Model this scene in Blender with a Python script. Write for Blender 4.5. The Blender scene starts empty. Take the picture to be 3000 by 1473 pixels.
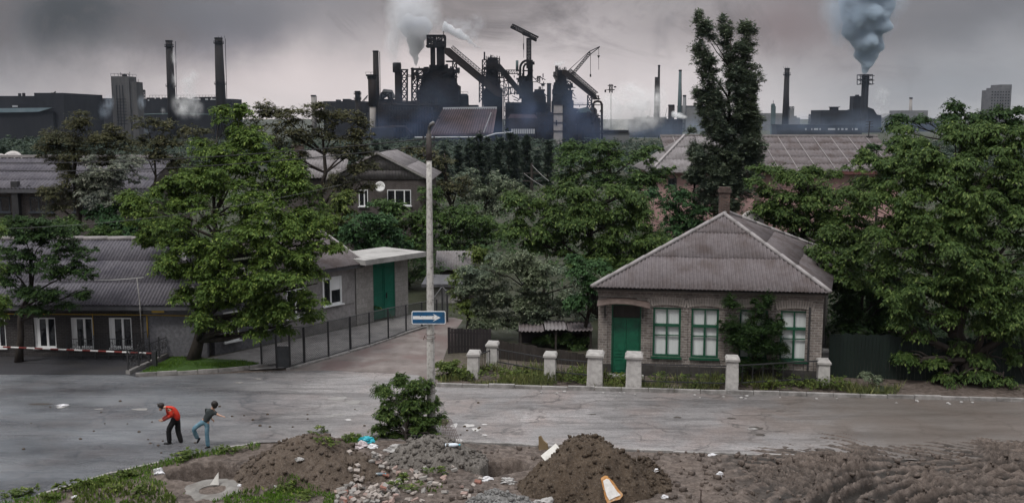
import bpy, bmesh, math, random
import numpy as np
from mathutils import Vector, Matrix
random.seed(7)
RNG = np.random.default_rng(11)
SC = bpy.context.scene
COL = SC.collection
PI = math.pi
# ---------------------------------------------------------------- camera geometry
FPX = 2916.7
CAMH = 12.0
PITCH = math.atan((736.5 - 345) / FPX)
CP, SP = math.cos(PITCH), math.sin(PITCH)

def ray(px, py):
    a = (px - 1500) / FPX
    b = -(py - 736.5) / FPX
    return (a, CP + b * SP, b * CP - SP)

def gnd(px, py, z=0.0):
    r = ray(px, py)
    t = (z - CAMH) / r[2]
    return Vector((r[0] * t, r[1] * t, z))

def at(px, py, Y):
    r = ray(px, py)
    t = Y / r[1]
    return Vector((r[0] * t, Y, CAMH + r[2] * t))

# ---------------------------------------------------------------- object helpers
def tag(o, label=None, cat=None, group=None, kind=None):
    if label: o['label'] = label
    if cat: o['category'] = cat
    if group: o['group'] = group
    if kind: o['kind'] = kind
    return o

def thing(name, label, cat, loc=(0, 0, 0), rotz=0.0, group=None):
    o = bpy.data.objects.new(name, None)
    COL.objects.link(o)
    o.location = loc
    o.rotation_euler = (0, 0, rotz)
    o.empty_display_size = 0.2
    return tag(o, label, cat, group)

def np_mesh(name, V, F, mat, parent=None, smooth=False, loc=None, mi=None):
    me = bpy.data.meshes.new(name)
    V = np.asarray(V, dtype=np.float32).reshape(-1, 3)
    if loc is not None:
        V = V - np.asarray(loc, dtype=np.float32)
    F = np.asarray(F, dtype=np.int32)
    n, k = F.shape
    me.vertices.add(len(V)); me.vertices.foreach_set('co', V.ravel())
    me.loops.add(n * k); me.loops.foreach_set('vertex_index', F.ravel())
    me.polygons.add(n); me.polygons.foreach_set('loop_start', np.arange(n, dtype=np.int32) * k)
    if smooth:
        me.polygons.foreach_set('use_smooth', np.ones(n, dtype=bool))
    for m in (mat if isinstance(mat, (list, tuple)) else [mat]):
        me.materials.append(m)
    if mi is not None:
        me.polygons.foreach_set('material_index', np.asarray(mi, dtype=np.int32))
    me.update(calc_edges=True)
    me.validate()
    o = bpy.data.objects.new(name, me)
    COL.objects.link(o)
    if loc is not None: o.location = loc
    if parent is not None: o.parent = parent
    return o

class MB:
    """collects shapes, then builds them as one mesh object"""
    def __init__(s):
        s.v = []; s.f = []; s.m = []
    def add(s, vs, fs, mi=0):
        b = len(s.v)
        s.v += [tuple(v) for v in vs]
        s.f += [[b + i for i in f] for f in fs]
        s.m += [mi] * len(fs)
        return s
    def box(s, x0, x1, y0, y1, z0, z1, mi=0):
        vs = [(x0, y0, z0), (x1, y0, z0), (x1, y1, z0), (x0, y1, z0), (x0, y0, z1), (x1, y0, z1), (x1, y1, z1), (x0, y1, z1)]
        return s.add(vs, [(0, 3, 2, 1), (4, 5, 6, 7), (0, 1, 5, 4), (1, 2, 6, 5), (2, 3, 7, 6), (3, 0, 4, 7)], mi)
    def bar(s, p, q, w, h=None, mi=0, up=(0, 0, 1)):
        p = Vector(p); q = Vector(q); h = h or w
        d = (q - p).normalized(); u = Vector(up)
        if abs(d.dot(u)) > .98: u = Vector((0, 1, 0))
        a = d.cross(u).normalized() * (w / 2); b = a.cross(d).normalized() * (h / 2)
        vs = [p - a - b, p + a - b, p + a + b, p - a + b, q - a - b, q + a - b, q + a + b, q - a + b]
        return s.add(vs, [(0, 3, 2, 1), (4, 5, 6, 7), (0, 1, 5, 4), (1, 2, 6, 5), (2, 3, 7, 6), (3, 0, 4, 7)], mi)
    def tube(s, pts, rs, n=8, cap=True, mi=0):
        pts = [Vector(p) for p in pts]
        if not isinstance(rs, (list, tuple)): rs = [rs] * len(pts)
        b = len(s.v); ref = None
        for i, p in enumerate(pts):
            d = (pts[min(i + 1, len(pts) - 1)] - pts[max(i - 1, 0)]).normalized()
            if ref is None:
                ref = Vector((0, 1, 0)) if abs(d.y) < .9 else Vector((1, 0, 0))
            a = (ref - d * ref.dot(d)).normalized(); c = d.cross(a); ref = a
            for k in range(n):
                t = 2 * PI * k / n
                s.v.append(tuple(p + (a * math.cos(t) + c * math.sin(t)) * rs[i]))
        for i in range(len(pts) - 1):
            for k in range(n):
                k2 = (k + 1) % n
                s.f.append([b + i * n + k, b + i * n + k2, b + (i + 1) * n + k2, b + (i + 1) * n + k]); s.m.append(mi)
        if cap:
            s.f.append([b + k for k in range(n)][::-1]); s.m.append(mi)
            e = b + (len(pts) - 1) * n
            s.f.append([e + k for k in range(n)]); s.m.append(mi)
        return s
    def cyl(s, x, y, z0, z1, r0, r1=None, n=16, mi=0):
        return s.tube([(x, y, z0), (x, y, z1)], [r0, r0 if r1 is None else r1], n, True, mi)
    def prism(s, poly, d, mi=0):
        """planar polygon swept by the vector d"""
        d = Vector(d); n = len(poly); P = [Vector(p) for p in poly]
        fs = [list(range(n))[::-1], list(range(n, 2 * n))]
        for i in range(n):
            j = (i + 1) % n
            fs.append([i, j, n + j, n + i])
        return s.add(P + [p + d for p in P], fs, mi)
    def sphere(s, c, r, n=10, m=7, mi=0, sq=(1, 1, 1)):
        c = Vector(c); vs = [c + Vector((0, 0, r * sq[2]))]; fs = []
        for i in range(1, m):
            t = PI * i / m
            for k in range(n):
                a = 2 * PI * k / n
                vs.append(c + Vector((r * sq[0] * math.sin(t) * math.cos(a), r * sq[1] * math.sin(t) * math.sin(a), r * sq[2] * math.cos(t))))
        vs.append(c - Vector((0, 0, r * sq[2])))
        for k in range(n): fs.append([0, 1 + k, 1 + (k + 1) % n])
        for i in range(m - 2):
            for k in range(n):
                a = 1 + i * n + k; b = 1 + i * n + (k + 1) % n
                fs.append([a, a + n, b + n, b])
        L = len(vs) - 1
        for k in range(n): fs.append([L, L - n + (k + 1) % n, L - n + k])
        return s.add(vs, fs, mi)
    def build(s, name, mat, parent=None, smooth=False, loc=None, rel=None):
        """loc: origin of a top-level mesh; rel: world position of the parent, subtracted"""
        me = bpy.data.meshes.new(name)
        o3 = Vector(loc) if loc is not None else (Vector(rel) if rel is not None else Vector((0, 0, 0)))
        me.from_pydata([Vector(v) - o3 for v in s.v], [], s.f)
        ml = mat if isinstance(mat, (list, tuple)) else [mat]
        for m in ml: me.materials.append(m)
        if len(ml) > 1: me.polygons.foreach_set('material_index', s.m)
        if smooth: me.polygons.foreach_set('use_smooth', [True] * len(s.f))
        me.update()
        bm = bmesh.new(); bm.from_mesh(me); bmesh.ops.recalc_face_normals(bm, faces=bm.faces); bm.to_mesh(me); bm.free()
        o = bpy.data.objects.new(name, me); COL.objects.link(o)
        if loc is not None: o.location = loc
        if parent is not None: o.parent = parent
        return o

def copy_tree(o, parent=None):
    c = o.copy(); COL.objects.link(c)
    if parent is not None: c.parent = parent
    for ch in [x for x in bpy.data.objects if x.parent is o]:
        copy_tree(ch, c)
    return c

# ---------------------------------------------------------------- numpy noise
def vnoise(x, y, seed=0):
    x = np.asarray(x, float); y = np.asarray(y, float)
    xi = np.floor(x).astype(np.int64); yi = np.floor(y).astype(np.int64)
    fx = x - xi; fy = y - yi
    fx = fx * fx * (3 - 2 * fx); fy = fy * fy * (3 - 2 * fy)
    def h(a, b):
        n = (a * 374761393 + b * 668265263 + seed * 974711) & 0x7fffffff
        n = ((n ^ (n >> 13)) * 1274126177) & 0x7fffffff
        return ((n ^ (n >> 16)) & 0xffff) / 65535.0
    return (h(xi, yi) * (1 - fx) + h(xi + 1, yi) * fx) * (1 - fy) + (h(xi, yi + 1) * (1 - fx) + h(xi + 1, yi + 1) * fx) * fy

def fbm(x, y, seed=0, o=4):
    t = 0; a = .5; f = 1.0
    for i in range(o):
        t = t + a * (vnoise(x * f, y * f, seed + i * 17) - .5); a *= .5; f *= 2.03
    return t

def sstep(a, b, x):
    t = np.clip((np.asarray(x, float) - a) / (b - a), 0, 1)
    return t * t * (3 - 2 * t)

# ---------------------------------------------------------------- materials
class NT:
    def __init__(s, tree): s.t = tree
    def n(s, kind, **kw):
        nd = s.t.nodes.new(kind)
        for k, v in kw.items():
            if hasattr(nd, k) and not k.startswith('i_'): setattr(nd, k, v)
        return nd
    def l(s, a, b): s.t.links.new(a, b)
    def math(s, op, a, b=None, c=None, clamp=False):
        nd = s.t.nodes.new('ShaderNodeMath'); nd.operation = op; nd.use_clamp = clamp
        for i, v in enumerate((a, b, c)):
            if v is None: continue
            if isinstance(v, (int, float)): nd.inputs[i].default_value = v
            else: s.l(v, nd.inputs[i])
        return nd.outputs[0]
    def mix(s, fac, a, b, blend='MIX'):
        nd = s.t.nodes.new('ShaderNodeMix'); nd.data_type = 'RGBA'; nd.blend_type = blend
        for i, v in ((0, fac), (6, a), (7, b)):
            if isinstance(v, (int, float)): nd.inputs[i].default_value = v
            elif isinstance(v, (tuple, list)): nd.inputs[i].default_value = (v[0], v[1], v[2], 1)
            else: s.l(v, nd.inputs[i])
        return nd.outputs[2]
    def noise(s, vec, scale, detail=4, rough=.55, dist=0.0):
        nd = s.t.nodes.new('ShaderNodeTexNoise')
        nd.inputs['Scale'].default_value = scale; nd.inputs['Detail'].default_value = detail
        nd.inputs['Roughness'].default_value = rough; nd.inputs['Distortion'].default_value = dist
        if vec is not None: s.l(vec, nd.inputs['Vector'])
        return nd.outputs['Fac']
    def ramp(s, fac, stops, interp='LINEAR'):
        nd = s.t.nodes.new('ShaderNodeValToRGB'); nd.color_ramp.interpolation = interp
        cr = nd.color_ramp
        while len(cr.elements) < len(stops): cr.elements.new(.5)
        for e, (p, c) in zip(cr.elements, stops):
            e.position = p
            e.color = (c, c, c, 1) if isinstance(c, (int, float)) else (c[0], c[1], c[2], 1)
        s.l(fac, nd.inputs[0]); return nd.outputs[0]
    def mapping(s, vec, scale=(1, 1, 1), rot=(0, 0, 0), loc=(0, 0, 0)):
        nd = s.t.nodes.new('ShaderNodeMapping')
        nd.inputs['Scale'].default_value = scale; nd.inputs['Rotation'].default_value = rot; nd.inputs['Location'].default_value = loc
        s.l(vec, nd.inputs['Vector']); return nd.outputs[0]
    def coord(s, which='Object'):
        return s.t.nodes.new('ShaderNodeTexCoord').outputs[which]

def new_mat(name):
    m = bpy.data.materials.new(name); m.use_nodes = True
    m.node_tree.nodes.clear()
    g = NT(m.node_tree)
    out = g.n('ShaderNodeOutputMaterial'); b = g.n('ShaderNodeBsdfPrincipled')
    g.l(b.outputs[0], out.inputs[0])
    return m, g, b, out

def bump(g, b, h, strength, dist=.02):
    nd = g.n('ShaderNodeBump'); nd.inputs['Strength'].default_value = strength; nd.inputs['Distance'].default_value = dist
    g.l(h, nd.inputs['Height']); g.l(nd.outputs[0], b.inputs['Normal'])

def mat(name, c1, c2=None, scale=3.0, rough=.8, bmp=0.0, spec=.3, c3=None, s3=.6, t3=(.5, .7), stretch=(1, 1, 1), metal=0.0, detail=6):
    """two tones mixed by noise, an optional third tone in large patches (stains)"""
    m, g, b, _ = new_mat(name)
    vec = g.coord('Object')
    if stretch != (1, 1, 1): vec2 = g.mapping(vec, stretch)
    else: vec2 = vec
    n = g.noise(vec2, scale, detail, .65)
    f = g.ramp(n, [(.3, 0.0), (.7, 1.0)])
    c = g.mix(f, c1, c2 or tuple(x * 1.35 for x in c1))
    if c3:
        n3 = g.noise(vec2, s3, 5, .6, .4)
        c = g.mix(g.ramp(n3, [(t3[0], 0.0), (t3[1], 1.0)]), c, c3)
    g.l(c, b.inputs['Base Color'])
    b.inputs['Roughness'].default_value = rough; b.inputs['Specular IOR Level'].default_value = spec; b.inputs['Metallic'].default_value = metal
    if bmp: bump(g, b, n, bmp)
    return m

def brick_mat(name, c1, c2, mortar, bw=.3, bh=.125, msize=.012, stain=None, rough=.85):
    m, g, b, _ = new_mat(name)
    o = g.coord('Object')
    sep = g.n('ShaderNodeSeparateXYZ'); g.l(o, sep.inputs[0])
    u = g.math('ADD', sep.outputs[0], sep.outputs[1])
    cb = g.n('ShaderNodeCombineXYZ'); g.l(u, cb.inputs[0]); g.l(sep.outputs[2], cb.inputs[1])
    t = g.n('ShaderNodeTexBrick')
    t.inputs['Scale'].default_value = 1.0; t.inputs['Mortar Size'].default_value = msize
    t.inputs['Brick Width'].default_value = bw; t.inputs['Row Height'].default_value = bh; t.inputs['Bias'].default_value = 0.0
    t.inputs['Color1'].default_value = (*c1, 1); t.inputs['Color2'].default_value = (*c2, 1); t.inputs['Mortar'].default_value = (*mortar, 1)
    g.l(cb.outputs[0], t.inputs['Vector'])
    n = g.noise(o, 1.3, 6, .65)
    c = g.mix(g.ramp(n, [(.35, 0.0), (.75, .75)]), t.outputs['Color'], stain or tuple(x * .4 for x in c1))
    n2 = g.noise(o, 9.0, 4, .6)
    c = g.mix(.35, c, g.ramp(n2, [(.3, .25), (.7, 1.0)]), 'MULTIPLY')
    g.l(c, b.inputs['Base Color']); b.inputs['Roughness'].default_value = rough; b.inputs['Specular IOR Level'].default_value = .2
    bump(g, b, g.math('SUBTRACT', n2, t.outputs['Fac']), .5, .012)
    return m

def leaf_mat(name, dark, light, trans=.25, var=1.2):
    m = bpy.data.materials.new(name); m.use_nodes = True; m.node_tree.nodes.clear()
    g = NT(m.node_tree)
    out = g.n('ShaderNodeOutputMaterial')
    geo = g.n('ShaderNodeNewGeometry')
    light = tuple(x * 1.22 for x in light)
    o = g.coord('Object'); n = g.noise(o, var, 3, .6); nl = g.noise(o, .33, 3, .55)
    f = g.math('ADD', g.math('MULTIPLY', geo.outputs['Random Per Island'], .5), g.ramp(n, [(.3, 0.0), (.7, .5)]))
    c = g.mix(f, dark, light)
    c = g.mix(g.ramp(nl, [(.40, 0.0), (.62, .55)]), c, tuple(x * y for x, y in zip(light, (.55, .62, .85))))      # cooler, older foliage in patches
    c = g.mix(g.math('GREATER_THAN', geo.outputs['Random Per Island'], .90), c, tuple(min(1, x * y) for x, y in zip(light, (1.45, 1.3, 1.5))))   # young pale leaves
    d = g.n('ShaderNodeBsdfPrincipled'); g.l(c, d.inputs['Base Color']); d.inputs['Roughness'].default_value = .55; d.inputs['Specular IOR Level'].default_value = .10
    t = g.n('ShaderNodeBsdfTranslucent'); g.l(c, t.inputs[0])
    mx = g.n('ShaderNodeMixShader'); mx.inputs[0].default_value = trans
    g.l(d.outputs[0], mx.inputs[1]); g.l(t.outputs[0], mx.inputs[2]); g.l(mx.outputs[0], out.inputs[0])
    return m

def vol_mat(name, color, density, aniso=.2):
    m = bpy.data.materials.new(name); m.use_nodes = True; m.node_tree.nodes.clear()
    g = NT(m.node_tree); out = g.n('ShaderNodeOutputMaterial'); v = g.n('ShaderNodeVolumePrincipled')
    v.inputs['Color'].default_value = (*color, 1); v.inputs['Density'].default_value = density; v.inputs['Anisotropy'].default_value = aniso
    g.l(v.outputs[0], out.inputs['Volume'])
    return m

def puff_mat(name, color, density, nscale=1.6, thr=(.42, .7), aniso=.2, edge=1.0):
    """soft cloud inside a unit sphere (object space), broken up by noise"""
    m = bpy.data.materials.new(name); m.use_nodes = True; m.node_tree.nodes.clear()
    g = NT(m.node_tree); out = g.n('ShaderNodeOutputMaterial'); v = g.n('ShaderNodeVolumePrincipled')
    o = g.coord('Object')
    ln = g.n('ShaderNodeVectorMath'); ln.operation = 'LENGTH'; g.l(o, ln.inputs[0])
    fall = g.math('SUBTRACT', 1.0, ln.outputs['Value'], clamp=True)
    fall = g.math('MULTIPLY', g.math('POWER', fall, edge), 2.0)
    inf = g.n('ShaderNodeObjectInfo')
    shift = g.n('ShaderNodeVectorMath'); shift.operation = 'ADD'
    g.l(o, shift.inputs[0])
    cb = g.n('ShaderNodeCombineXYZ'); g.l(g.math('MULTIPLY', inf.outputs['Random'], 20.0), cb.inputs[0]); g.l(cb.outputs[0], shift.inputs[1])
    n = g.noise(shift.outputs[0], nscale, 5, .6, .3)
    k = g.ramp(n, [(thr[0], 0.0), (thr[1], 1.0)])
    dn = g.math('MULTIPLY', g.math('MULTIPLY', fall, k), density)
    g.l(dn, v.inputs['Density']); v.inputs['Color'].default_value = (*color, 1); v.inputs['Anisotropy'].default_value = aniso
    g.l(v.outputs[0], out.inputs['Volume'])
    return m
EXPOSURE = 0.27
SKY_BLOBS = [
    (-.15, .040, .30, .06, (.76, .665, .65), .85),
    (.12, .030, .17, .05, (.70, .635, .63), .7),
    (-.52, .06, .16, .09, (.20, .20, .215), .8),
    (-.285, .092, .075, .05, (.10, .096, .12), .9),
    (-.34, .105, .18, .035, (.13, .128, .138), .8), (-.395, .105, .075, .045, (.022, .022, .023), .95), (-.19, .115, .08, .02, (.16, .15, .16), .5),
    (.42, .095, .16, .06, (.115, .112, .122), .9),
    (.40, .03, .17, .05, (.23, .245, .265), .8),
    (.25, .09, .07, .03, (.17, .125, .125), .8), (-.155, .09, .06, .06, (.20, .19, .205), .6),
    (-.02, .108, .12, .035, (.20, .168, .16), .85),
    (-.02, .36, .34, .10, (2.1, 2.03, 2.0), .95),  # unseen bright patch above the frame, added to put sheen on the road
    (-.40, .34, .16, .09, (.85, .95, 1.1), .85),  # unseen bluish patch, added to reflect in the left road
    (.07, .075, .10, .04, (.33, .30, .31), .5),
]
HAZE_COLOR = (.62, .74, .95); HAZE_DENSITY = .00004
# ================================================================ camera, render, sky, light
cam = bpy.data.cameras.new('camera'); cam.lens = 35.0; cam.sensor_width = 36.0; cam.clip_end = 20000; cam.clip_start = .2
co = bpy.data.objects.new('camera', cam); COL.objects.link(co)
co.location = (0, 0, CAMH); co.rotation_euler = (PI / 2 - PITCH, 0, 0)
SC.camera = co
SC.view_settings.view_transform = 'Standard'; SC.view_settings.look = 'None'; SC.view_settings.gamma = 1; SC.view_settings.exposure = EXPOSURE
SC.render.engine = 'CYCLES'
cy = SC.cycles
cy.max_bounces = 9; cy.diffuse_bounces = 2; cy.glossy_bounces = 2; cy.transmission_bounces = 3; cy.volume_bounces = 8; cy.transparent_max_bounces = 6
cy.volume_step_rate = 2.0; cy.volume_max_steps = 96
cy.use_denoising = True
cy.caustics_reflective = False; cy.caustics_refractive = False

SUN_EL, SUN_AZ = math.radians(58), math.radians(215)      # high, behind the camera and to its left, behind thick cloud
sun = bpy.data.lights.new('sun', 'SUN'); sun.energy = 1.5; sun.angle = math.radians(12); sun.color = (1, .96, .9)
so = bpy.data.objects.new('sun', sun); COL.objects.link(so)
so.rotation_euler = (PI / 2 - SUN_EL, 0, PI - SUN_AZ)
so.location = (0, -20, 60)

world = bpy.data.worlds.new('World'); SC.world = world; world.use_nodes = True
world.node_tree.nodes.clear(); g = NT(world.node_tree)
wo = g.n('ShaderNodeOutputWorld'); bg = g.n('ShaderNodeBackground'); g.l(bg.outputs[0], wo.inputs[0])
sky = g.n('ShaderNodeTexSky'); sky.sky_type = 'NISHITA'; sky.sun_disc = False
sky.sun_elevation = SUN_EL; sky.sun_rotation = SUN_AZ; sky.air_density = 1.5; sky.dust_density = 4.0
gen = g.coord('Generated')
# warp the direction a little so that cloud and smoke shapes are ragged
nz = g.n('ShaderNodeTexNoise'); nz.inputs['Scale'].default_value = 5.0; nz.inputs['Detail'].default_value = 6; nz.inputs['Roughness'].default_value = .6
g.l(gen, nz.inputs['Vector'])
sb = g.n('ShaderNodeVectorMath'); sb.operation = 'SUBTRACT'; g.l(nz.outputs['Color'], sb.inputs[0]); sb.inputs[1].default_value = (.5, .5, .5)
sl = g.n('ShaderNodeVectorMath'); sl.operation = 'SCALE'; g.l(sb.outputs[0], sl.inputs[0]); sl.inputs['Scale'].default_value = .10
ad = g.n('ShaderNodeVectorMath'); ad.operation = 'ADD'; g.l(gen, ad.inputs[0]); g.l(sl.outputs[0], ad.inputs[1])
sx = g.n('ShaderNodeSeparateXYZ'); g.l(ad.outputs[0], sx.inputs[0])
rawz = g.n('ShaderNodeSeparateXYZ'); g.l(gen, rawz.inputs[0])
az, el = sx.outputs[0], sx.outputs[2]
def blob(a0, e0, ra, re):
    u = g.math('DIVIDE', g.math('SUBTRACT', az, a0), ra); v = g.math('DIVIDE', g.math('SUBTRACT', el, e0), re)
    r = g.math('ADD', g.math('MULTIPLY', u, u), g.math('MULTIPLY', v, v))
    b = g.math('POWER', 2.718, g.math('MULTIPLY', r, -1.0))
    return g.math('MULTIPLY', b, g.math('GREATER_THAN', rawz.outputs[1], 0.0))
cloud = g.ramp(g.math('MULTIPLY', g.math('MAXIMUM', el, 0.0), 1.0),
               [(0.0, (.50, .48, .48)), (.05, (.48, .44, .44)), (.10, (.27, .245, .245)), (.16, (.26, .245, .245)), (.42, (.42, .42, .44)), (.72, (1.15, 1.15, 1.18)), (1.0, (2.3, 2.3, 2.36))])
nb = g.noise(g.mapping(gen, (1, 1, 2.2)), 5.5, 8, .62, .9)
cloud = g.mix(1.0, cloud, g.ramp(nb, [(.25, .55), (.5, 1.0), (.75, 1.3)]), 'MULTIPLY')
for (a0, e0, ra, re, col, k) in SKY_BLOBS:
    f = g.math('MULTIPLY', blob(a0, e0, ra, re), k, clamp=True)
    cloud = g.mix(f, cloud, col)
# torn brown-grey smoke from the works drifting under the cloud
ns = g.noise(g.mapping(gen, (1, 1, 1.7), (0, .25, 0), (3.1, 1.7, .4)), 5.2, 8, .66, 1.3)
sm = g.math('MULTIPLY', g.ramp(ns, [(.50, 0.0), (.68, .8)]), g.ramp(el, [(.035, 0.0), (.085, 1.0)]))
cloud = g.mix(sm, cloud, (.115, .098, .098))
desat = g.n('ShaderNodeHueSaturation'); desat.inputs['Saturation'].default_value = .35; g.l(sky.outputs[0], desat.inputs['Color'])
# the cloud deck hides most of the clear sky; both are scaled for a Background strength of 0.1
c10 = g.n('ShaderNodeVectorMath'); c10.operation = 'SCALE'; g.l(cloud, c10.inputs[0]); c10.inputs['Scale'].default_value = 10.0
fin = g.mix(.93, desat.outputs[0], c10.outputs[0])
g.l(fin, bg.inputs['Color']); bg.inputs['Strength'].default_value = .1
# ================================================================ ground, road, lane, yard, kerbs
NEAR_PX = [(-500, 1640), (-200, 1530), (110, 1452), (330, 1388), (520, 1342), (640, 1318), (760, 1297), (1000, 1288), (1290, 1293), (1800, 1318), (2330, 1337), (3000, 1352), (3400, 1360)]
NEAR = [gnd(*q) for q in NEAR_PX]
FAR_PX = [(3400, 1184), (3000, 1176), (2600, 1165), (1900, 1147), (1280, 1130)]
FAR = [gnd(*q) for q in FAR_PX]
nx_ = np.array([v.x for v in NEAR]); ny_ = np.array([v.y for v in NEAR])
fx_ = np.array([v.x for v in FAR][::-1]); fy_ = np.array([v.y for v in FAR][::-1])
def near_edge(x): return np.interp(x, nx_, ny_)

PIT_A = gnd(605, 1385); PIT_B = gnd(1462, 1372)
HEAPS = []
WET_SHADE = [None]
def height(x, y):
    x = np.asarray(x, float); y = np.asarray(y, float)
    fall = -np.clip((y - 110) / 390, 0, 1) * 4.0 - np.clip((y - 500) / 800, 0, 1) * 2.0
    dn = near_edge(x) - y                      # >0 in the verge this side of the road
    verge = sstep(-.05, .25, dn)
    mud = sstep(7.0, 10.5, x) * (1 - sstep(40, 48, y))
    # churned mud spills over the road on the right
    spill = sstep(-3.2 * mud - .02, .3, dn + mud * (fbm(x * .7, y * .7, 5, 4) * 3.0))
    verge = np.maximum(verge, spill * mud)
    z = -.07 + verge * (.10 + fbm(x * .8, y * .8, 3) * .16 + fbm(x * 5, y * 5, 9, 3) * .07)
    # wheel ruts that swing in from the bottom left towards the right
    r = np.hypot((x - 16.8) / 1.75, y - 28.6) + fbm(x * .35, y * .35, 21, 3) * .8
    rut = np.sin(r * PI / .52 + fbm(x * .55, y * .55, 31, 3) * 4.0)
    rut = 1 - 2 * np.abs(rut) ** .8
    r2 = np.sin(((x - 3.0) * .5 + (y - 30) * .86 + fbm(x * .5, y * .5, 67, 3) * 1.2) * PI / .42); k2 = sstep(.45, .62, vnoise(x * .32, y * .45, 68)); rut = rut * (1 - k2) + (1 - 2 * np.abs(r2) ** .8) * k2
    rm = sstep(6.3, 8.8, x + fbm(x, y, 41) * 1.5) * verge * (.35 + .9 * vnoise(x * .6, y * .6, 77))
    WET_SHADE[0] = np.clip(rm * 1.6, 0, 1) * sstep(.25, -.4, rut + fbm(x * 1.5, y * 1.5, 58, 3) * .9)      # wet mud in the rut troughs, darkened in place of their shade
    z = z + rm * (rut * .27 * np.clip(vnoise(x * .8, y * .8, 91) * 2.2 - .35, .1, 1.3) + fbm(x * 2.2, y * 2.2, 55, 4) * .14 + fbm(x * 8, y * 8, 56, 3) * .11)
    def pit(cx, cy, rx, ry, d, seed):
        q = np.hypot((x - cx) / rx, (y - cy) / ry) + fbm(x * 1.3, y * 1.3, seed, 4) * .55
        return -d * (1 - sstep(.72, 1.02, q))
    z = z + pit(PIT_A.x, PIT_A.y, 1.45, .95, .95, 61) + pit(PIT_B.x, PIT_B.y, 1.15, .80, 1.25, 71)
    back = sstep(43.5, 46, y) * (1 - sstep(100, 120, y)) * sstep(-4, -2, x)
    z = z + back * (.10 + fbm(x * .6, y * .6, 81) * .12)
    return z + fall + .03

def axis(pts):
    out = []
    for (a, b, s) in pts:
        out += list(np.arange(a, b, s))
    return np.array(out + [pts[-1][1]])
xs = axis([(-9000, -1500, 1500), (-1500, -300, 120), (-300, -60, 20), (-60, -19, 1.0), (-19, 21, .075), (21, 60, 1.0), (60, 300, 20), (300, 1500, 120), (1500, 9000, 1500)])
ys = axis([(-40, 20, 6), (20, 27.5, .5), (27.5, 38, .075), (38, 48, .25), (48, 120, 2.0), (120, 600, 40), (600, 3000, 200), (3000, 12000, 1500)])
X, Y = np.meshgrid(xs, ys)
Z = height(X, Y)
wet_shade_v = WET_SHADE[0].ravel().astype(np.float32)
nxg, nyg = len(xs), len(ys)
V = np.stack([X.ravel(), Y.ravel(), Z.ravel()], 1)
i = np.arange(nyg - 1)[:, None] * nxg + np.arange(nxg - 1)[None, :]
Fq = np.stack([i, i + 1, i + 1 + nxg, i + nxg], -1).reshape(-1, 4)

m, g, b, _ = new_mat('earth')
o = g.coord('Object')
n1 = g.noise(o, .55, 6, .65); n2 = g.noise(o, 4.5, 8, .7); n3 = g.noise(o, 26.0, 4, .7)
c = g.mix(g.ramp(n1, [(.3, 0), (.7, 1)]), (.036, .027, .022), (.120, .095, .081))
c = g.mix(g.ramp(n2, [(.42, 0), (.66, .85)]), c, (.195, .160, .140))
c = g.mix(.7, c, g.ramp(n3, [(.3, .45), (.7, 1.25)]), 'MULTIPLY')
sp = g.n('ShaderNodeSeparateXYZ'); g.l(o, sp.inputs[0])
far = g.math('MULTIPLY', g.math('SUBTRACT', sp.outputs[1], 46.0), .15, clamp=True)
c = g.mix(far, c, (.030, .034, .018))
g.l(c, b.inputs['Base Color']); b.inputs['Roughness'].default_value = .8; b.inputs['Specular IOR Level'].default_value = .25
g.l(g.ramp(n1, [(.35, .42), (.6, .95)]), b.inputs['Roughness'])
at_ = g.n('ShaderNodeAttribute'); at_.attribute_name = 'wet_mud_shade'
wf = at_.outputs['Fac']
g.l(g.mix(g.math('MULTIPLY', wf, .88), c, (.018, .016, .014)), b.inputs['Base Color'])  # trough shade put into the colour along with the dark wet mud
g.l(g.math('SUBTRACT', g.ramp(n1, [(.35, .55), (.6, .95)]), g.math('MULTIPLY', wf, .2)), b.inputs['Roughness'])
bump(g, b, g.math('ADD', n2, g.math('MULTIPLY', n3, .6)), .9, .05)
EARTH = m
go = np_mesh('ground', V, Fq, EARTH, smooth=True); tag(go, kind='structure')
aw = go.data.attributes.new('wet_mud_shade', 'FLOAT', 'POINT'); aw.data.foreach_set('value', wet_shade_v)

# ---- asphalt
m, g, b, _ = new_mat('wet_asphalt')
o = g.coord('Object')
st = g.mapping(o, (.16, 1.0, 1.0), (0, 0, -.05))
n1 = g.noise(st, .55, 7, .62, .6); n2 = g.noise(o, .33, 5, .6, .3); n3 = g.noise(st, 2.6, 6, .7); n4 = g.noise(o, 22.0, 5, .75)
c = g.mix(g.ramp(n1, [(.32, 0), (.68, 1)]), (.135, .129, .131), (.31, .295, .292))
c = g.mix(g.ramp(n2, [(.45, 0), (.62, .65)]), c, (.24, .195, .18))          # dried mud film
c = g.mix(g.ramp(n3, [(.30, .75), (.50, 0)]), c, (.065, .061, .060))          # tyre marks and cracks
n5 = g.noise(g.mapping(o, (.5, 1.4, 1)), 3.2, 9, .78)
c = g.mix(.8, c, g.ramp(n5, [(.30, .55), (.5, 1.0), (.70, 1.35)]), 'MULTIPLY')
c = g.mix(.9, c, g.ramp(n4, [(.3, .3), (.68, 1.35)]), 'MULTIPLY')
ngr = g.noise(o, 8.0, 6, .8); c = g.mix(.6, c, g.ramp(ngr, [(.34, .45), (.6, 1.2)]), 'MULTIPLY')
vo = g.n('ShaderNodeTexVoronoi'); vo.feature = 'DISTANCE_TO_EDGE'; vo.inputs['Scale'].default_value = .42
nw = g.n('ShaderNodeTexNoise'); nw.inputs['Scale'].default_value = 1.1; nw.inputs['Detail'].default_value = 6; g.l(o, nw.inputs['Vector'])
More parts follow.
